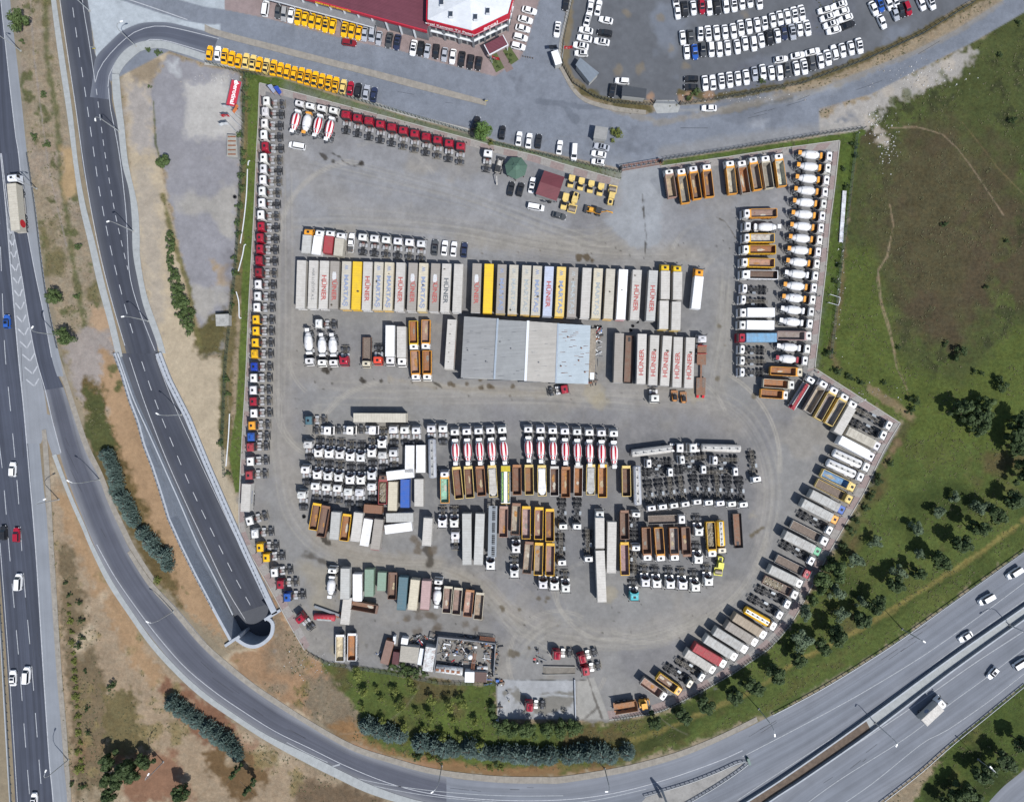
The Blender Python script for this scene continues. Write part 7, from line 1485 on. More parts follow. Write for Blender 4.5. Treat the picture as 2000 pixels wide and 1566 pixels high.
# ---------------------------------------------------------------- colours
CN={'W':('white',(.76,.76,.76)),'G':('grey',(.3,.3,.3)),'g':('pale grey',(.42,.42,.40)),'K':('black',(.018,.02,.024)),'N':('navy',(.02,.03,.07)),
'R':('red',(.31,.009,.028)),'r':('faded red',(.34,.045,.055)),'Q':('orange-red',(.62,.06,.03)),'Y':('yellow',(.75,.42,.01)),'y':('pale yellow',(.68,.5,.16)),'O':('orange',(.74,.32,.03)),'x':('orange-yellow',(.82,.4,.008)),
'B':('blue',(.02,.09,.36)),'b':('light blue',(.16,.33,.5)),'T':('teal',(.03,.34,.38)),'t':('dark teal',(.07,.14,.17)),'E':('green',(.05,.33,.16)),'e':('sage green',(.2,.29,.22)),
'C':('cream',(.52,.47,.36)),'c':('beige',(.46,.43,.36)),'S':('silver',(.36,.38,.42)),'D':('dark grey',(.06,.065,.07)),'U':('brown',(.16,.09,.065)),'u':('rust brown',(.2,.095,.055)),
'o':('rust orange',(.33,.14,.05)),'P':('pinkish',(.38,.26,.25)),'p':('pink brown',(.36,.22,.17)),'w':('off-white',(.48,.46,.425)),'L':('pale blue',(.42,.46,.56)),'Z':('deep blue',(.01,.04,.3)),'d':('dark red',(.2,.012,.02)),'m':('mint green',(.25,.45,.33)),'V':('dusty brown',(.33,.27,.2)),'k':('grey-brown',(.3,.275,.245)),'a':('golden yellow',(.72,.47,.02))}
KD={
# code: (object name, noun, category, prototype parts, L, observed height, ordered colour keys, label pattern)
'T':('tractor_unit','tractor unit','tractor unit',(tractor(0,3.6),tractor(0,3.6,6,1,1),tractor(3,3.7,6,1,0),tractor(0,3.45,6,1,2)),6.0,3.0,('cab',),'{0} tractor unit'),
'U':('tractor_unit','tractor unit','tractor unit',(tractor(1,3.6,5.9),tractor(1,3.6,5.9,1,1)),5.9,3.0,('cab',),'{0} tractor unit'),
'H':('tractor_unit','tractor unit','tractor unit',tractor(0,3.1),6.0,2.8,('cab',),'{0} low-roofed tractor unit'),
'M':('mixer_truck','mixer','mixer truck',mixer(False),9.6,2.9,('cab','tank','body'),'{0} mixer truck with {1} water tank'),
'S':('mixer_truck','mixer','mixer truck',mixer(True),9.6,2.9,('cab','tank'),'red-striped {0} mixer truck'),
'D':('tipper_truck','tipper','tipper truck',tipper(),9.0,3.0,('cab','body','bed'),'{0}-cabbed tipper with {1} body, {2} bed'),
'J':('tipper_truck','tipper','tipper truck',tipper(9.0,True),9.0,3.0,('cab','body','bed'),'{0}-cabbed tipper loaded with rubble'),
'E':('tipper_trailer','tipper trailer','tipper trailer',tiptrailer(),9.0,2.9,('body','bed'),'{0} tipper trailer with {1} bed'),
'e':('tipper_trailer','tipper trailer','tipper trailer',tiptrailer(9.0,True),9.0,2.9,('body','cover'),'{0} tipper trailer under {1} cover'),
'B':('box_trailer','box trailer','trailer',trailer(),13.8,4.0,('roof','trim'),'{0} box trailer'),
'b':('box_trailer','box trailer','trailer',trailer(9.0),9.0,4.0,('roof','trim'),'{0} box trailer'),
'G':('cargo_body','cargo body','cargo box',container(9,2.9,1.28),9.0,2.9,('body',),'{0} cargo box body'),
'g':('container','container','container',container(),6.1,2.6,('body',),'{0} container'),
'X':('box_truck','box truck','box truck',boxtruck(10),10.0,3.6,('cab','body'),'{0}-cabbed truck with {1} box'),
'x':('box_truck','box truck','box truck',boxtruck(7.4,False,False,2),7.4,3.3,('cab','body'),'{0}-cabbed small truck with {1} box'),
'A':('tarpaulin_truck','tarpaulin truck','truck',boxtruck(10.6,True),10.6,3.6,('cab','body'),'{0}-cabbed truck with {1} tarpaulin'),
'O':('flatbed_truck','open truck','truck',boxtruck(10,False,True),10.0,2.4,('cab','body'),'{0}-cabbed open truck with {1} sides'),
'o':('flatbed_truck','open truck','truck',boxtruck(10,False,True,3,True),10.0,2.4,('cab','body'),'{0}-cabbed open truck carrying rubble'),
'F':('chassis_truck','bare chassis truck','chassis truck',(chassistruck(),chassistruck(9.2,2,1)),9.2,2.7,('cab',),'{0}-cabbed bare chassis truck'),
'K':('tanker_truck','tanker','tanker truck',tanker(),11.0,3.4,('cab','body'),'{0}-cabbed {1} tanker truck'),
'L':('tanker_trailer','tanker trailer','tanker trailer',tanktrailer(),12.0,3.5,('body',),'{0} tanker trailer'),
'c':('parked_car','sedan','car',(car('c'),car('c',1),car('c',2)),4.45,1.2,('cab',),'{0} sedan'),
's':('parked_car','hatchback','car',(car('s'),car('s',1)),4.35,1.2,('cab',),'{0} hatchback'),
'v':('parked_van','van','van',car('v'),4.9,1.6,('cab',),'{0} van'),
'p':('pickup_truck','pickup','pickup',car('p'),5.1,1.4,('cab','bed'),'{0} pickup with open bed'),
'R':('road_roller','roller','road roller',roller(),5.8,2.2,('body','roofc'),'{0} single-drum road roller'),
'r':('road_roller','roller','road roller',smallroller(),4.1,2.0,('body',),'{0} tandem road roller'),
}
for k in ('M','S','D','J','E','e','F'): pass
NV=[0]
def obs2(fx,fy,rx,ry,h):
    a=P(fx,fy,h); b=P(rx,ry,h)
    dx,dy=a[0]-b[0],a[1]-b[1]; L=math.hypot(dx,dy)
    return (a[0]+b[0])/2,(a[1]+b[1])/2,math.atan2(-dx,dy),L
LAST={}
def veh(code,cols,pos,label,group,cat=None,name=None,nosc=False):
    nm,noun,ct,proto,L0,h,keys,pat=KD[code]
    if len(pos)==3:
        x,y,hd=pos; rot=-math.radians(hd); gx,gy=P(x,y,h)
        if code in 'TUH': # given by the cab
            off=L0/2-1.25; gx-=-math.sin(rot)*off; gy-=math.cos(rot)*off
        sy=1
    else:
        gx,gy,rot,L=obs2(*pos,h); sy=1 if nosc else max(.86,min(1.17,L/L0))
    r=thing(name or nm,gx,gy,rot,label,cat or ct,group); r.scale=(1,sy,1)
    cd={}
    for i,k in enumerate(keys):
        v=CN[cols[min(i,len(cols)-1)]][1]; j=1+random.uniform(-.07,.05) if sum(v)>.3 else 1
        cd[k]=tuple(min(.82,q*j) for q in v)
    if code=='X' or code=='x': pass
    if code in 'MS': cd.setdefault('body',cd['cab'])
    if code in 'AOoK' and len(cols)==1: cd['body']=cd['cab']
    if 'bed' in cd: m_=random.choice(((1,1,1),(1.15,1.1,1.0),(.85,.8,.85),(1.2,1.25,1.3),(.75,.85,.95),(1.05,.9,.75))); cd['bed']=tuple(min(.6,a*b_) for a,b_ in zip(cd['bed'],m_))
    if isinstance(proto,tuple): proto=random.choice(proto)
    if code in 'TUHMSDJFXAKOo' and cols[0]=='W':
        v=random.choice((.76,.76,.72,.66,.6)); cd['cab']=(v,v*random.uniform(.97,1.0),v*random.uniform(.92,1.0))
    inst(proto,r,cd); NV[0]+=1
    if code in 'DE' and random.random()<.75:
        q=random.Random(NV[0]); y0,y1=(-4.0,1.6) if code=='D' else (-4.0,3.0); z=1.33 if code=='D' else 1.28
        for k in range(q.choice((1,1,2))):
            cx,cy=q.uniform(-.25,.25),q.uniform(y0+1.2,y1-1.2); n_=14; w_,l_=q.uniform(.25,.6),q.uniform(.6,1.7); b=MB()
            pts=[(max(-.8,min(.8,cx+w_*(.6+.6*q.random())*math.cos(6.283*i/n_))),cy+l_*(.6+.6*q.random())*math.sin(6.283*i/n_)) for i in range(n_)]
            b.prism(pts,pts,z-.015,z+.008+.004*k); o_=ob('sand_residue',b.mesh('sand_residue',M['res%d'%q.randrange(4)]),r)
    return r
def expand(items):
    """tokens: code[*n] colours numbers...  (n>1 interpolates between two position sets)"""
    out=[]
    for ln in items.strip().split(';'):
        t=ln.split()
        if not t: continue
        code=t[0]; n=1
        if '*' in code: code,n=code.split('*'); n=int(n)
        cols=t[1].split('/'); v=[float(q) for q in t[2:]]
        if n==1: out.append((code,cols,v))
        else:
            h=len(v)//2
            for i in range(n):
                q=i/(n-1); out.append((code,cols,[a+(b-a)*q for a,b in zip(v[:h],v[h:])]))
    return out
def row(where,end,items,group=None,fix=None):
    """where: phrase naming the row; end: the end the ordinals count from; colours may be overridden by index with fix"""
    its=expand(items); n=len(its); res=[]; g=group or ('vehicles parked '+where)
    if fix:
        for i,c in fix.items(): its[i]=(its[i][0],c.split('/'),its[i][2])
    ax=(lambda q:q[2][1] if len(q[2])==3 else (q[2][1]+q[2][3])/2) if end=='top' else ((lambda q:q[2][0] if len(q[2])==3 else (q[2][0]+q[2][2])/2) if end=='left' else None)
    if ax: its.sort(key=ax)
    descs=[KD[c][7].format(*[CN[q][0] for q in cols]+[CN[cols[-1]][0]]*3) for c,cols,v in its]
    for i,(c,cols,v) in enumerate(its):
        d=descs[i]
        if n==1: lab=f"{d} {where}"
        elif descs.count(d)==1: lab=f"{d}, the only one {where}"
        else: 
            same=[j for j in range(n) if descs[j]==d]; lab=f"{d}, {ORD[same.index(i)]} such from the {end}, {where}"
        ww=lab.split()
        if len(ww)>16:
            sh=lambda q:f"{CN[q[1][0]][0]} {KD[q[0]][1]}"
            same=[j for j in range(n) if sh(its[j])==sh(its[i])]
            lab=f"{sh(its[i])}, {ORD[same.index(i)]} such from the {end}, {where}" if len(same)>1 else f"{sh(its[i])}, the only one {where}"
            if len(lab.split())>16: lab=lab.replace(' such from the ',' from ')
        res.append(veh(c,cols,v,lab,g if n>1 else None))
    return res

M['res0']=flat('sand_residue',(.36,.3,.2),.9,0,.35,2); M['res1']=flat('grey_mud_residue',(.2,.19,.17),.9,0,.35,2); M['res2']=flat('orange_mud_residue',(.33,.17,.06),.9,0,.4,2); M['res3']=flat('pale_dust_residue',(.42,.39,.33),.9,0,.3,2)
# ================================================================ vehicles
row('in the column of tractors along the left lawn','top','''T W 520 198 268;T W 518 218.6 268;T W 516 241 268;T W 515 263.5 268;T R 517 286 268;T W 514.5 308.5 268;
T W 514 330 268;T W 513 351 268;T W 511.5 373.5 268;T W 510.5 396 268;T W 509 419.5 268;T R 509 442 268;T R 507.5 464.5 268;T R 506.5 486 268;T R 505.5 508.5 268;T d 504.5 532 268;
H W 503 555 268;H W 502 578 268;H W 500.5 600 268;T Y 499.5 624 268;T Y 499 646 268;T Y 498 669 268;T Y 497 691 268;T Z 495.5 716 268;T W 494.5 738 268;T W 494 762 268;T R 494 784 268;T W 495 807 268;
T O 491.5 831 268;T B 490 853 268;T r 488.5 873 268;T W 488 901 268;T r 486 928 268''')
row('on the curved brick edge at lower left','top','T W 487 1017 255;T W 497.5 1042 267;T Y 507.5 1069 268;T Y 519.5 1089 268;T W 535 1118 266;T R 547 1141 268;T B 560.5 1166 268;T R 586 1208 321')
row('in the yard corner beside the blue banner','left','S W/W 586 194 570 260;M W/O/W 606.5 199 593 262;S W/W 629 203 614 268;S W/W 652.5 207 636.5 276')
row('in the row behind the street lawn','left','T*11 R 675.8 223.7 7 899.5 285 5')
row('beside the green gazebo','left','T W 953 299 8')
row('in front of the red-roofed office','left','c K 998 368 12;s K 1016.5 369.5 15;c W 1039.4 361 10;v W 1047 403 100;c D 1092 420.5 105')
row('in the short row above the trailers','left','x O/g 602 445 598 495;x W/W 624.7 447 617.6 497;x W/r 645 448 640 495;x W/c 665.6 452 660.5 500;p W/D 687 454 683 493;T*6 W 708.5 463 6 822.5 475.7 4;c D 849 483 6;c W 868 484 6;c W 886 486 6;c N 906.6 488 6')
row('near the striped mixers at upper left','left','v W 578.7 283 280')
# --- dump trucks and mixers, upper right
row('along the top wall right of the gate','left','D W/p/V 1306 329 1314 385;D W/O/V 1329.6 327 1340 396;D W/O/u 1353 322 1363 388;D W/O/U 1379.4 318.5 1387 384;D W/O/C 1425 311.5 1432 378;D W/k/o 1448 311 1458 377;D W/O/V 1470 304.5 1481 370;D W/C/V 1494 302 1504 367;D W/O/C 1520 298 1529 363')
row('in the right-hand mixer column','top','M*15 W/O/W 1628 305.5 1558 298.6 1590 633 1521.5 625;D W/P/k 1588 656 1519.5 655;M W/W/W 1585 682 1516.5 675;M W/R/W 1580 705 1514.4 698;D C/O/o 1570 727 1506 724;D W/C/o 1554 752 1492 748;D W/O/o 1541 772 1487 768',
 fix={10:'W/W/W',13:'W/W/W',14:'W/W/W'})
row('in the column left of the mixers','top','D W/O/p 1451 417 1518 415.5;M W/W/W 1452.5 441.6 1525 443;D W/Y/w 1451.7 464.5 1513 464.5;D W/Y/o 1449 487 1515.6 487;D W/Y/p 1447 512 1513 513.5;D W/W/U 1446.4 535.7 1520.5 536.8;F W 1448 563 1505 565;F W 1445 585 1504 588;X W/W 1445 610 1512.8 610;X W/W 1444 634 1512 635;A R/b 1442 659 1517.5 659;F W 1443 682 1501 684;F W 1443 704 1501 705;F W 1443 727 1500 727')
# --- diagonal rows, right side
row('on the slanted edge below the mixer column','left','D W/k/V 1613 743 1577 804;D W/y/k 1633.5 755 1598 818;D W/y/k 1654 768 1619 828.5;X W/w 1672 782 1635.6 846')
row('in the slanted row along the right brick edge','top','''F W 1745 835.6 1676.5 798;F W 1733.7 853.6 1665 821;A W/c 1722 875 1655 840.5;X W/W 1711 896 1641 858.5;K W/W 1701 915.7 1630 883;K W/W 1689.5 935 1618 902.6;
D y/y/b 1677 957 1602 921;O y/y 1664 978 1596 942.5;A B/g 1653 999.7 1584 963.7;A O/g 1640 1019 1567.7 981.7;F W 1629 1040.5 1560.5 1001;O W/w 1617 1060 1547 1024;A E/g 1606 1081 1533 1044;F W 1595 1101 1524.6 1060;O R/G 1582 1124 1517 1091;A W/g 1570 1143.5 1504 1111;
o W/p 1558.5 1164 1493 1132;F W 1545 1183 1480 1150.6;F W 1532 1206 1463.5 1167;K W/Y 1517.7 1227 1456.4 1191.5;A W/V 1499 1244.6 1434 1204;A W/k 1482 1259 1419.6 1220;A W/g 1462.5 1273 1396 1232;A W/g 1442 1287.5 1377.8 1246.7;A W/r 1420.6 1301 1356 1263;A W/w 1399 1313 1340 1275;F W 1376.7 1326 1322.6 1291.6;F C 1353 1338.6 1300 1304;D O/Y/U 1331 1353.5 1285.5 1321.5;D W/k/p 1302 1363.5 1254.5 1330''')
# --- middle left
row('below the left trailers','left','M W/W/W 604 713 600 641;M W/W/W 628.5 715 627.5 650.5;M W/W/W 651 715 648 650.5;U R 671.4 705.6 180;O C/U 715.8 714 716.4 662;T Q 737.4 703.6 180;X W/W 761 713 762 636;X W/w 784 715 784 638')
row('above the three nose-down white mixers','left','T W 622.4 632 270')
row('in the block of four by the hall','top left','D W/a/o 808 684 807 627;D W/O/p 831 683 832 625;D W/O/p 812 743 810 685;D W/O/o 834 743 834 685')
row('below the hall, right end','left','T R 1103 760 80')
row('backed under the second lettered trailer','left','T W 1279 778 180')
row('in front of the low-loader trailer','left','T W 1371 662 0')
row('at the foot of the last street trailers','left','X a/w 1300 514 1299 584;X a/w 1324 516 1323 585')
row('standing alone right of the trailers','left','X O/W 1369.5 506 1357 619')
# --- central left white cluster
row('alone above the white tractor block','left','T t 602.5 821 268')
row('in the first line of the white tractor block','left','T*3 W 640 841 92 728 840 92;T*3 W 768 839 0 812.4 840.5 0;T W 842 837 0;H W 864.7 837 0')
row('in the second line of the white tractor block','left','T W 601.7 868 2;U*3 W 622 886 180 663.8 889.5 180;U*2 W 684 893.6 180 704.6 895 180;U W 726 886 180;U W 746 868 180')
row('in the gap right of the second line','left','T W 747 888.7 0;T W 768 884.6 0')
row('in the third line of the white tractor block','left','T W 596 917 2;U*3 W 619.6 928.7 180 661.3 933.6 180;U*2 W 683.4 938.5 180 704.6 939 180;U W 726 930 180')
row('in the bottom line of the white tractor block','left','T W 589.4 966 2;T*3 W 615.6 949 3 658.9 953 3;T*2 W 680 960 2 702 961 2;T W 726 950 2')
row('below the three short trailers','left','U*2 W 864 1023 180 887 1023 180;T W 889 1045 0')
row('between the white block and striped mixers','top','G W 800 876 799.5 916.5;G W 821.5 875 821.5 916.5;L S 842.7 856 844.5 935;G W 803 924 760 929;J U/r/u 748 926 747 984;G C 767.5 941 766 997;G B 791 936 790.5 991;G w 818 938 818 986;D W/O/m 868 919 869 982')
row('in the scrap line below the white block','left','E Y/u 619 987 612 1030;E u/U 637 987 626 1048;b g/G 656 1001 652 1052;E Y/o 678 1004 671.5 1055;b w/W 700 1001 693 1056;G W 719 1017 711.5 1062;b k/R 740 1014 732 1073;g u 742 995 715 993;G g 806 1010 755 1011;G W 801 1028 755 1034;b w/W 836 1014 833 1062')
row('in the mixer line, left five','left','S*5 W/W 887.8 835.5 890 909 980 831 986.5 908')
row('in the mixer line, right eight','left','S*8 W/W 1031.6 830.5 1033 903 1199 838 1200 915',fix=None)
row('in the tipper line below the striped mixers','left','E y/u 891 911 897 974;E y/u 914 910 918 972;E o/u 937 910 941 968;e y/w 960.5 908 964 970;E o/u 1009.5 907 1010 966;E y/o 1033 907 1034 966;e y/W 1058 908 1059 968;E w/U 1083 910 1083 968;E o/o 1105 911 1105 971;E w/o 1130 908 1129 969;e y/g 1154 906.5 1153.5 966;E Y/o 1177 906.5 1177 971;E y/u 1223 909 1224 969')
row('in the middle block of the lower yard','left','B g 911.5 1003 912 1102;B g 937.6 1003 934 1102;U W 958 1105.5 180;E p/p 984 988 983 1049;E u/k 1008.7 982 1006 1044;U W 1008 1073 180;U W 1004.7 1121 180;E Y/P 1028 988 1027.6 1052;E Y/p 1053 990 1052 1053;E Y/u 1074 993 1074 1057;E u/k 1034 1057 1029 1120;E Y/k 1053 1059 1051 1123;E Y/p 1075 1060 1074 1124;U W 1060.8 1143 180;U W 1083 1145.5 180;U W 1105 1149.6 180')
row('in the group right of the rusty tippers','top left','F W 1100 1035.5 1098.7 972;F W 1127 1035.5 1129.7 972;F W 1098 1106 1096 1042;F W 1150 1099 1148.5 1035')
row('in the long trailer group at lower centre','left','H W 1171.5 1004.5 0;B w 1172 1075 1176 1175;B w 1195.6 1019 1194 1118;E u/U 1219.6 996 1220.5 1053;E Y/P 1219.6 1058 1221 1123;F W 1243 998 1240 1057;F W 1242.5 1063 1241 1126;U T 1239 1165.5 180')
row('behind the round-nosed white cab','left','b w/w 1171.5 1011 1171.8 1070')
row('above the brown tippers at lower right','left','O W/k 1340 1013.5 1266.5 1016')
row('in the row of brown tippers at lower right','left','D W/o/U 1265 1097 1262 1031;D W/O/U 1291.5 1098 1286.6 1031;D W/o/k 1318.5 1097 1316 1031;E u/U 1342 1087 1339 1030;U W 1365 1039.6 180;U W 1364 1094 180;J W/Y/U 1392 1089.5 1388 1020;K C/Y 1411.6 1082 1408 1018')
row('in the bottom row of the lower yard','left','U W 1261 1139 180;U W 1283 1141 180;U W 1309.5 1142.6 180;U W 1334 1144 180;U W 1358.5 1148 180;U W 1384 1137 180')
row('in the nine-truck row at centre right','left','F*4 W 1273.5 999.5 1267.4 936 1340 991.5 1330 929.5;F*5 W 1362.7 987 1357 926 1453 992.5 1447 929.5')
row('among the sideways chassis at centre right','top left','F W 1261 905 1318 904;F W 1326 898.4 1383.4 892;F W 1390 899 1448 898.4;F W 1316.4 922 1255 923.8;F W 1381.5 916.4 1319 919.7;F W 1444 920.5 1381 923.8')
row('apart on the right edge of the block','left','F W 1479 943 1471 879')
row('above the sideways chassis trucks','left','L w 1313 876 1233 886;T W 1328.7 874.7 90;T W 1353 874.7 270;L w 1370 874 1450 876.4')
row('left of the nine chassis trucks','left','L S 1244.5 909 1247 988')
row('in the lower left scrap row','left','M W/W/W 649 1108 644 1168;b g/G 674 1110 673 1169.5;G W 697.6 1127.5 697.6 1167.5;G e 721 1117.7 720.5 1158.5;g e 746 1121 744.7 1150;E U/U 767 1122 765.5 1165;b t/t 788 1127 783.5 1190.5;b C/w 811 1132 804.7 1190.5;b P/d 833 1134 829 1189.5;M W/W/W 856.5 1132 852 1185;E C/p 875.5 1148 872 1193;E C/p 895 1150 891 1197;E o/p 918 1154 913 1201;E C/k 937.6 1160 933.5 1206')
row('by the lower left wall','left','E W/C 664 1240 664 1290;E W/o 687.5 1236 687 1290;G w 678 1175.7 674 1210;E U/u 734 1190 690 1182')
row('by the bottom ramp','top left','T R 1087.5 1279 272;T R 1137 1286 254;T R 1144 1310 260')
row('on the concrete wash pad','left','T R 1034 1380 274')
for a in ((1116,353),(1134,357.5),(1152,364),(1173,368.6)): pass
row('in the group right of the red-roofed office','top left','r*4 y 1114 364 1118 342 1171 380 1175 358;R y/y 1199.5 359 1191.5 399;r y 1100 408 1107 376;R y/y 1116 414 1127 373')
# --- the trailers with lettering, street side
MT=('MARTAŞ','m'); HN=('HÜNER','h')
ta='w - W|w HNR_LOJİSTİK_A.Ş. W|w HÜNER W|k HÜNER G|c MARTAŞ Y|a - Y|w HÜNER W|c MARTAŞ Y|C MARTAŞ Y|w HÜNER W|k HÜNER W|C MARTAŞ y|k HÜNER W|w HÜNER,d W|w - W'.split('|')
tb='k HÜNER W|a - Y|k MARTAŞ y|c MARTAŞ,g Y|c MARTAŞ,g Y|c MARTAŞ Y|L HÜNER L|y MARTAŞ Y|k MARTAŞ,g G|w - W|C MARTAŞ,g y|c - Y|W - r|w HÜNER G|g HÜNER G'.split('|')
TX={}
def textmesh(s,size,mat,bold=0.0,sx=1.0,thick=.006):
    k=(s,size,mat,bold,sx)
    if k in TX: return TX[k]
    cu=bpy.data.curves.new('lettering','FONT'); cu.body=s; cu.size=size; cu.align_x='CENTER'; cu.align_y='CENTER'; cu.offset=bold; cu.extrude=thick; cu.resolution_u=3
    o=bpy.data.objects.new('lettering',cu); COL.objects.link(o); bpy.context.view_layer.update()
    me=bpy.data.meshes.new_from_object(o.evaluated_get(bpy.context.evaluated_depsgraph_get())); bpy.data.objects.remove(o)
    me.materials.clear(); me.materials.append(M[mat])
    if sx!=1: me.transform(Matrix.Diagonal((sx,1,1,1)))
    TX[k]=me; return me
M['tred']=flat('red_lettering',(.34,.085,.075),.6,0,.35,2); M['tblue']=flat('blue_lettering',(.2,.24,.34),.6,0,.35,2); M['tgrey']=flat('grey_lettering',(.3,.32,.32),.6,0,.4,2); M['tdark']=flat('dark_lettering',(.1,.11,.12),.6,0,.3,2)
M['tgreen']=flat('green_lettering',(.35,.6,.1),.6); M['tyel']=flat('yellow_lettering',(.75,.5,.05),.6)
def letter(r,txt,zt,up=False,L=13.8):
    style=None
    if ',' in txt: txt,style=txt.split(',')
    if txt=='-': return
    txt=txt.replace('_',' ')
    if txt=='HÜNER': mat={'d':'tdark'}.get(style,'tred'); size=1.75; bold=.05; yc=-.8 if not up else -1.0; sx=1.25
    elif txt=='MARTAŞ': mat='tgrey' if style=='g' else 'tblue'; size=1.6; bold=.06; yc=-1.5; sx=1.45
    else: mat='tdark'; size=1.05; bold=0; yc=0; sx=1.05
    o=ob('lettering',textmesh(txt,size,mat,bold,sx),r,(0,yc,zt)); o.rotation_euler=(0,0,(math.pi/2 if up else -math.pi/2)*1)
    if txt=='MARTAŞ':
        b=MB()
        d_=-1 if not up else 1
        for k in (0,1):
            y=4.9+k*.62*d_; b.bar((-.5,y,0),(.5,y+.33*d_,0),.2,.012); b.bar((.5,y+.33*d_,0),(-.5,y+.66*d_,0),.2,.014)
        ob('emblem',b.mesh('emblem',M[mat]),r,(0,.9,zt))
M['patch']=flat('roof_patch',(.5,.5,.5),.6,0,.2); M['hole']=flat('dark_stain',(.06,.05,.035),.8,0,.5,3)
def stainpatch(r,x,y,w,l,zt,mat,nm):
    b=MB(); n=12; q=random.Random(int(x*97+y*13+w*7)); pts=[(x+w*(.7+.5*q.random())*math.cos(6.283*i/n),y+l*(.7+.5*q.random())*math.sin(6.283*i/n)) for i in range(n)]
    b.prism(pts,pts,zt,zt+.006); ob(nm,b.mesh(nm,M[mat]),r)
def trrow(n,a,b,spec,where,xs=None):
    out=[]
    for i in range(n):
        t=i/(n-1); v=[p+(q-p)*t for p,q in zip(a,b)]
        if xs: dx=xs[i]-v[0]; v[0]+=dx; v[2]+=dx
        rc,txt,tr=spec[i].split()
        nm={'HÜNER':'with red capital letters','MARTAŞ':'with triangle emblem and lettering','-':'without lettering'}.get(txt.split(',')[0],'with small grey lettering')
        if txt=='HÜNER,d': nm='with dark letters'
        if txt=='MARTAŞ,g': nm='with faded grey lettering'
        lab=f"{CN[rc][0]} trailer {nm}, {ORD[i]} from left {where}"
        r=veh('B',[rc,tr],v,lab,'box trailers parked side by side'); letter(r,txt,4.012); out.append(r)
        q=random.Random(i*7+n)
        for k in range(q.choice((0,0,1,1,2))): stainpatch(r,q.uniform(-.6,.6),q.uniform(-6,6),q.uniform(.15,.4),q.uniform(.15,.4),4.02,'hole','roof_stain')
        if txt=='HÜNER' and rc=='k': stainpatch(r,0,2.6,.75,1.3,4.025,'patch','roof_patch')
    return out
trrow(15,(589,508.4,586,601.5),(896,515.5,892,609.5),ta,'in left trailer row',[589,612.5,633.8,654,677,698,718.5,740,760.5,783,807,827.6,851,872.5,896])
trrow(15,(931.8,514.5,928.5,610),(1276.5,528,1270.5,626),tb,'in right trailer row',[931.8,955.3,980.8,1004,1029,1050,1073,1097,1120.7,1147,1169,1193,1218,1245,1276.5])
tc=[('U','-',1210,650.5,1207,747),('w','HÜNER',1254.4,652,1252,749.5),('w','HÜNER',1279,654.5,1275,751.5),('w','HÜNER',1304,656,1298,753),('w','HÜNER',1325,658,1322,756),('w','HÜNER',1349,659,1345,757.5)]
for i,(rc,txt,*v) in enumerate(tc):
    r=veh('B',['k' if rc=='U' else 'w','G'],v,("grey-brown unlettered trailer, left end of the row right of the hall" if rc=='U' else f"pale trailer with upward red letters, {ORD[i-1]} from left, right of the hall"),'box trailers right of the hall'); letter(r,txt,4.012,True)
    if i in (2,3,5): stainpatch(r,.2,2.8,.45,.3,4.02,'hole','roof_stain')
x,y,ro,L=obs2(1231,654,1227,749,2.4); r=thing('open_trailer',x,y,ro,'open-topped dark trailer between the lettered trailers right of the hall','trailer'); inst(skelframe(13.8),r,{'bed':CN['U'][1]})
r=veh('B',['w','w'],(883,624,876.6,720.5),'dirty white box trailer standing between the hall and the yellow tippers','x'); r['category']='trailer'; del r['group']
for k in range(5): stainpatch(r,-.3,5.5-k*2.6,.25,.12,4.02,'hole','roof_stain')
o=ob('side_lettering',textmesh('NAKLİYAT',1.1,'tred',.03,1.1),r,(1.30,-2,2.6)); o.rotation_euler=(math.pi/2,0,math.pi/2)
r=veh('B',['c','c'],(690,815.5,792,816),'cream box trailer lying crosswise above the white tractor block','x'); r['category']='trailer'; del r['group']
r=veh('B',['w','W'],(1296.7,587,1295.7,642),'white-roofed drawbar trailer, left of two behind yellow-cabbed trucks','drawbar trailers behind the yellow-cabbed trucks') if 0 else None
for i,(a) in enumerate(((1297.5,587,1296.3,642.5),(1321.5,589,1320,644.5))):
    r=veh('b',['w','a'],a,f"white drawbar trailer with yellow frame, {('left','right')[i]} one behind yellow cabs",'drawbar trailers behind the yellow-cabbed trucks')
r=veh('b',['w','W'],(481,945.5,478.5,997.5),'white box trailer with blue lettering on the left brick edge','x'); r['category']='trailer'; del r['group']
o=ob('side_lettering',textmesh('KLİMA SİSTEM',.8,'tblue',.02,.8),r,(1.30,0,2.6)); o.rotation_euler=(math.pi/2,0,math.pi/2)
x,y,ro,L=obs2(1370.5,675,1369,777,1.2); r=thing('low_loader',x,y,ro,'red low-loader trailer with timber deck and raised ramps, right of the lettered trailers','low loader'); inst(lowloader(15),r,{'bed':CN['u'][1]})
x,y,ro,L=obs2(963,985,961,1090,3.4); r=thing('car_transporter',x,y,ro,'grey steel car transporter trailer with slotted upper deck in the lower yard','car transporter'); inst(transporter(),r,{})
x,y,ro,L=obs2(987.5,909,987.5,983,3.8); r=veh('b',['W','a'],(987.5,909,987.5,983),'white-striped dark trailer with yellow end in the tipper line','x'); r['category']='trailer'; del r['group']
b=MB(); 
for s in (-1,1): b.box(s*.85-.38,s*.85+.38,-4.4,3.1,4.013,4.03)
ob('roof_panel',b.mesh('roof_panel',M['gpan']) if 'gpan' in M else b.mesh('roof_panel',flat('dark_green_panel',(.02,.06,.045),.5)),r)
b=MB(); b.box(-1.28,1.28,3.1,4.5,4.013,4.035); ob('roof_end',b.mesh('roof_end',flat('olive_yellow_panel',(.42,.33,.01),.5)),r)
for s,m in ((-1,'tgreen'),(1,'tyel')):
    o=ob('lettering',textmesh('TARIM ÜRÜNLERİ DÜNYASI',.55,m,.01,1.0),r,(s*.85,-.6,4.035)); o.rotation_euler=(0,0,math.pi/2)
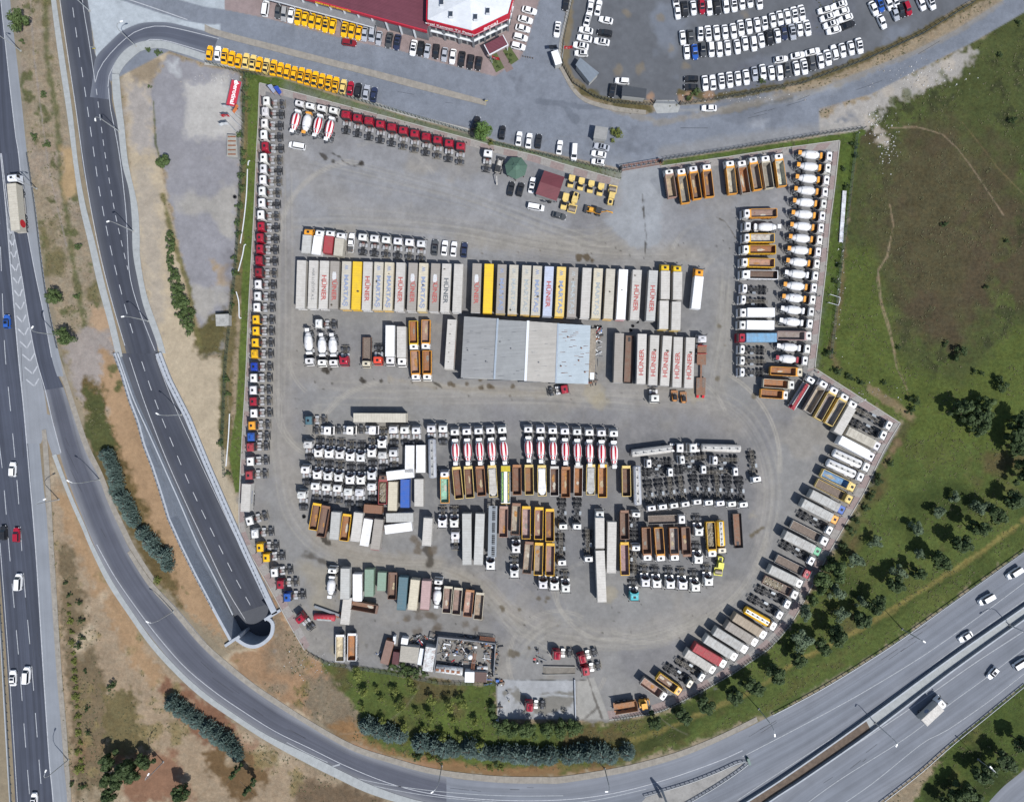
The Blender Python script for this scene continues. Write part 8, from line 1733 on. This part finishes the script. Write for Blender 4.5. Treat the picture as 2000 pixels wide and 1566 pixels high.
x,y,ro,L=obs2(1443.5,1070,1439.4,1003,2); r=thing('open_trailer',x,y,ro,'dark frame trailer with rusty floor at the right end of the lower yard','trailer'); inst(skelframe(9.8),r,{'bed':CN['u'][1]})
x,y,ro,L=obs2(1586.6,736,1549,796.4,2.6); r=thing('concrete_pump',x,y,ro,'concrete pump truck with long red folded boom beside the rusty tippers','concrete pump'); inst(pumptruck(10.5),r,{'cab':CN['W'][1],'body':CN['R'][1]})
x,y,ro,L=obs2(1270.5,1372,1199,1383.5,2); r=thing('articulated_dumper',x,y,ro,'orange articulated dumper with rusty body at the bottom of the yard','dumper'); inst(dumper(),r,{'body':(.75,.35,.03),'bed':CN['o'][1]})
x,y,ro,L=obs2(1139,405,1190,418,1.5); r=thing('backhoe_loader',x,y,ro,'orange backhoe loader with outstretched arm below the road rollers','backhoe'); inst(backhoe(),r,{'body':(.75,.35,.02)})
x,y,ro,L=obs2(979,305,968,350,1.5); r=thing('backhoe_loader',x,y,ro,'white backhoe loader with dark arm beside the green gazebo','backhoe'); inst(backhoe(),r,{'body':CN['w'][1]})
for i,(px,py) in enumerate(((1318,774),(1335.5,777))):
    x,y=P(px,py,1.3); r=thing('skid_loader',x,y,0,f"small orange skid loader, {('left','right')[i]} of the two below the lettered trailers",'loader','skid loaders below the lettered trailers'); inst(loader(),r,{'body':(.5,.2,.04),'bed':CN['o'][1]})
x,y,ro,L=obs2(1403.5,1129.5,1409.5,1083,2); r=thing('road_roller',x,y,ro,'green and yellow road roller at the right of the lower yard','road roller'); inst(roller(),r,{'body':(.7,.68,.08),'roofc':(.7,.68,.08)})
# --- cars
def cars(where,end,items,group): return row(where,end,items,group)
cars('in the taxi row along the kerb','left','c x 408 102 8;c W 424 103 6;c*3 x 437.4 108.5 8 464.5 117.5 9;c*2 y 479 117.5 8 492.5 121.5 8;c x 505 124.6 9;c y 518.5 128 9;c*10 x 532.8 131 9 654.5 164.5 9;c y 669.3 168.6 9;c R 683.6 171.6 9;s K 698.7 175.3 9;c S 714.6 179.8 9;c N 729.5 184 9','cars parked along the street kerb')
cars('in the taxi row before the shops','left','c D 542 21 188;s G 554 25.5 188;c W 567.5 28.6 190;c*6 Y 581 32 188 649 50 190;c*2 Y 672 56 189 686 59 189;c x 700 63 189;c S 711.5 65 188;v S 726 62 188;c S 739.5 73 188;c D 759.5 77 190;c N 775.5 81 190;c W 807 92 190;c K 821 93 190;c S 834 98 190;s K 851.5 99 188;c S 868 105 188;c W 884 109 188;c K 901.5 114 188;s K 919 119.5 190;s K 935 122.6 190','cars parked before the shops')
cars('before the shop forecourt at top left','left','v W 516.5 13 8','x')
cars('driving along the divided street','left','s d 681 82 98','x')
cars('beside the corner showroom','top','c*2 W 1034 19 105 1026 37 105;c W 1021 54 104;s W 1016.5 71.5 104;s W 1012 89 104','cars parked beside the corner showroom')
cars('on the side road beside the showroom','top','c K 1106 4 190;c W 1088.7 56 188','x')
cars('at the left end of the car lot','top','c W 1154 9 8;c W 1169 14 12;c W 1148 36 15;c W 1184 38 282;c W 1145 58 280;s K 1182 63 280;c W 1142 73.5 280;c W 1176 80 280;c W 1135 88 280;s W 1136 103 272','cars at the left end of the car lot')
cars('in the top row of the car lot','left','c W 1320.5 -2 175;c W 1324 22 174;c K 1338.5 16 174;c W 1355 14 174;s R 1371.6 12 174;s W 1386 14 174;c K 1402 12 173;c*3 W 1418.6 9 172 1450 3 172;c*2 W 1465.6 -1 172 1484 1 172','cars in the car lot')
cars('in the second row of the car lot','left','c W 1334 72 174;c D 1350 71 174;s W 1368.5 65 178;c*3 W 1384 64 174 1417 61 173;c W 1433.5 59 172;c*3 W 1448 53 172 1480 47 172;s W 1494 44 170;c*5 W 1510.5 38 170 1567 23.5 168','cars in the car lot')
cars('in the third row of the car lot','left','c W 1342 100 176;c B 1358 100 174;s D 1373.6 96 175;s*2 W 1390 95 175 1406 95 175;c W 1422 92 174;c W 1441 90 172;c W 1456 83 172;s W 1473 84 172;c W 1488 77.6 170;c K 1504 71.5 170;c W 1519.7 68.4 170;c N 1532 62 170;c S 1549 61 170;c W 1563 55 170;c W 1578 53 168','cars in the car lot')
cars('in the front row of the car lot','left','s K 1351 153 270;c K 1351 169 270;c W 1378 161 174;c W 1393 160 355;c*4 W 1410 157 174 1458.4 149.5 173;c S 1475 143 172;c*2 W 1491 139 172 1508 141 172;s W 1524 141 172;s D 1538 136 170;c*2 W 1556.5 132 170 1572 128.7 170;s D 1587 122.6 170;c W 1604 117.5 170;c W 1618 111 168;s W 1631 101 346;c*3 W 1647 97 168 1680 88 168','cars in the car lot')
cars('lying crosswise behind the front row','left','s W 1526 115 82;c W 1559 107 80;c W 1588 100 76','cars in the car lot')
cars('in the slanted double stack of the car lot','left','c W 1613 18 255;c W 1641 8 252;c W 1618 32 250;c W 1646 21.5 252;c W 1624.5 46 252;c W 1653 34 250;c W 1630 58 254;c K 1658 48 68','cars in the car lot')
cars('in the far right cluster of the car lot','left','c W 1708 15 155;s B 1720.5 9 158;c W 1724 41 155;c W 1737 5 155;s W 1750 1 155;c S 1750 25.5 158;s K 1761 20 160;s R 1774 15 158;c W 1801 5 155;c W 1820 3 155','cars in the car lot')
cars('beside the grey guard hut of the car lot','left','s W 1216 157 275;s K 1196 176 190','x')
cars('outside the car lot gate','left','c W 1386 210 270','x')
cars('on the verge outside the yard wall','left','s K 929 240 20;s K 981 258 8;c W 1013.5 270 8;c W 1033 274 8;c K 1052 275 8;c W 1093 287 8;v W 1122 296 184;c S 1176 286 282;c W 1170 300 280;s W 1169 315.6 278','cars parked on the verge outside the yard')
cars('driving on the left motorway','top','s B 11.5 628 358;s W 22.5 917 2;s K 4.6 1041 358;s R 30 1045 0;v W 32 1137.5 3;c W 23 1325 0;v W 48 1320 3;s W 64.6 1563 2','cars driving on the motorways')
cars('driving on the right motorway','top','v W 1985 1120 237;v W 1930 1171.5 240;c W 1888 1244 238;s W 1941 1315 220;v W 1998 1297 58','cars driving on the motorways')
x,y,ro,L=obs2(22,341,31.5,446,3.6); r=thing('semi_truck',x,y,ro,'white semi-trailer truck with red disc on its side, on the left motorway','truck')
pp=trailer(13.2); 
inst([(a,m,c,s,((l[0] if l else 0),(l[1] if l else 0)-1.6,(l[2] if l else 0)),e) for a,m,c,s,l,e in pp if a!='landing_leg'],r,{'roof':CN['c'][1],'trim':CN['w'][1]})
inst([(a,m,c,s,((l[0] if l else 0),(l[1] if l else 0)+5.0,(l[2] if l else 0)),e) for a,m,c,s,l,e in tractor(0,3.9) if a in('cab','wheel','fuel_tank')],r,{'cab':(.74,.76,.8)})
b=MB(); b.lathe([(1.29,1.15),(1.31,1.15)],20,0,2.5,'x',None,0,1,-6.2); ob('side_emblem',b.mesh('side_emblem',M['red']),r)
x,y,ro,L=obs2(1840,1376,1811,1403,3.2); r=thing('box_truck',x,y,ro,'white box truck with blue side emblem driving on the right motorway','truck'); inst(boxtruck(8.6,False,False,2),r,{'cab':CN['W'][1],'body':CN['w'][1]})
b=MB(); b.lathe([(-1.3,.7),(-1.28,.7)],16,0,2.6,'x',None,0,1,-1.5); ob('side_emblem',b.mesh('side_emblem',M['tblue']),r)
place_text(textmesh)
seen={}
for o in bpy.data.objects:
    if o.parent or 'label' not in o: continue
    w=o['label'].split()
    if len(w)>16 or len(w)<4: print('LONG',len(w),o.name,o['label'])
    seen.setdefault(o['label'],[]).append(o.name)
for k,v in seen.items():
    if len(v)>1: print('DUP',k,v)
print('vehicles',NV[0],'objects',len(bpy.data.objects))
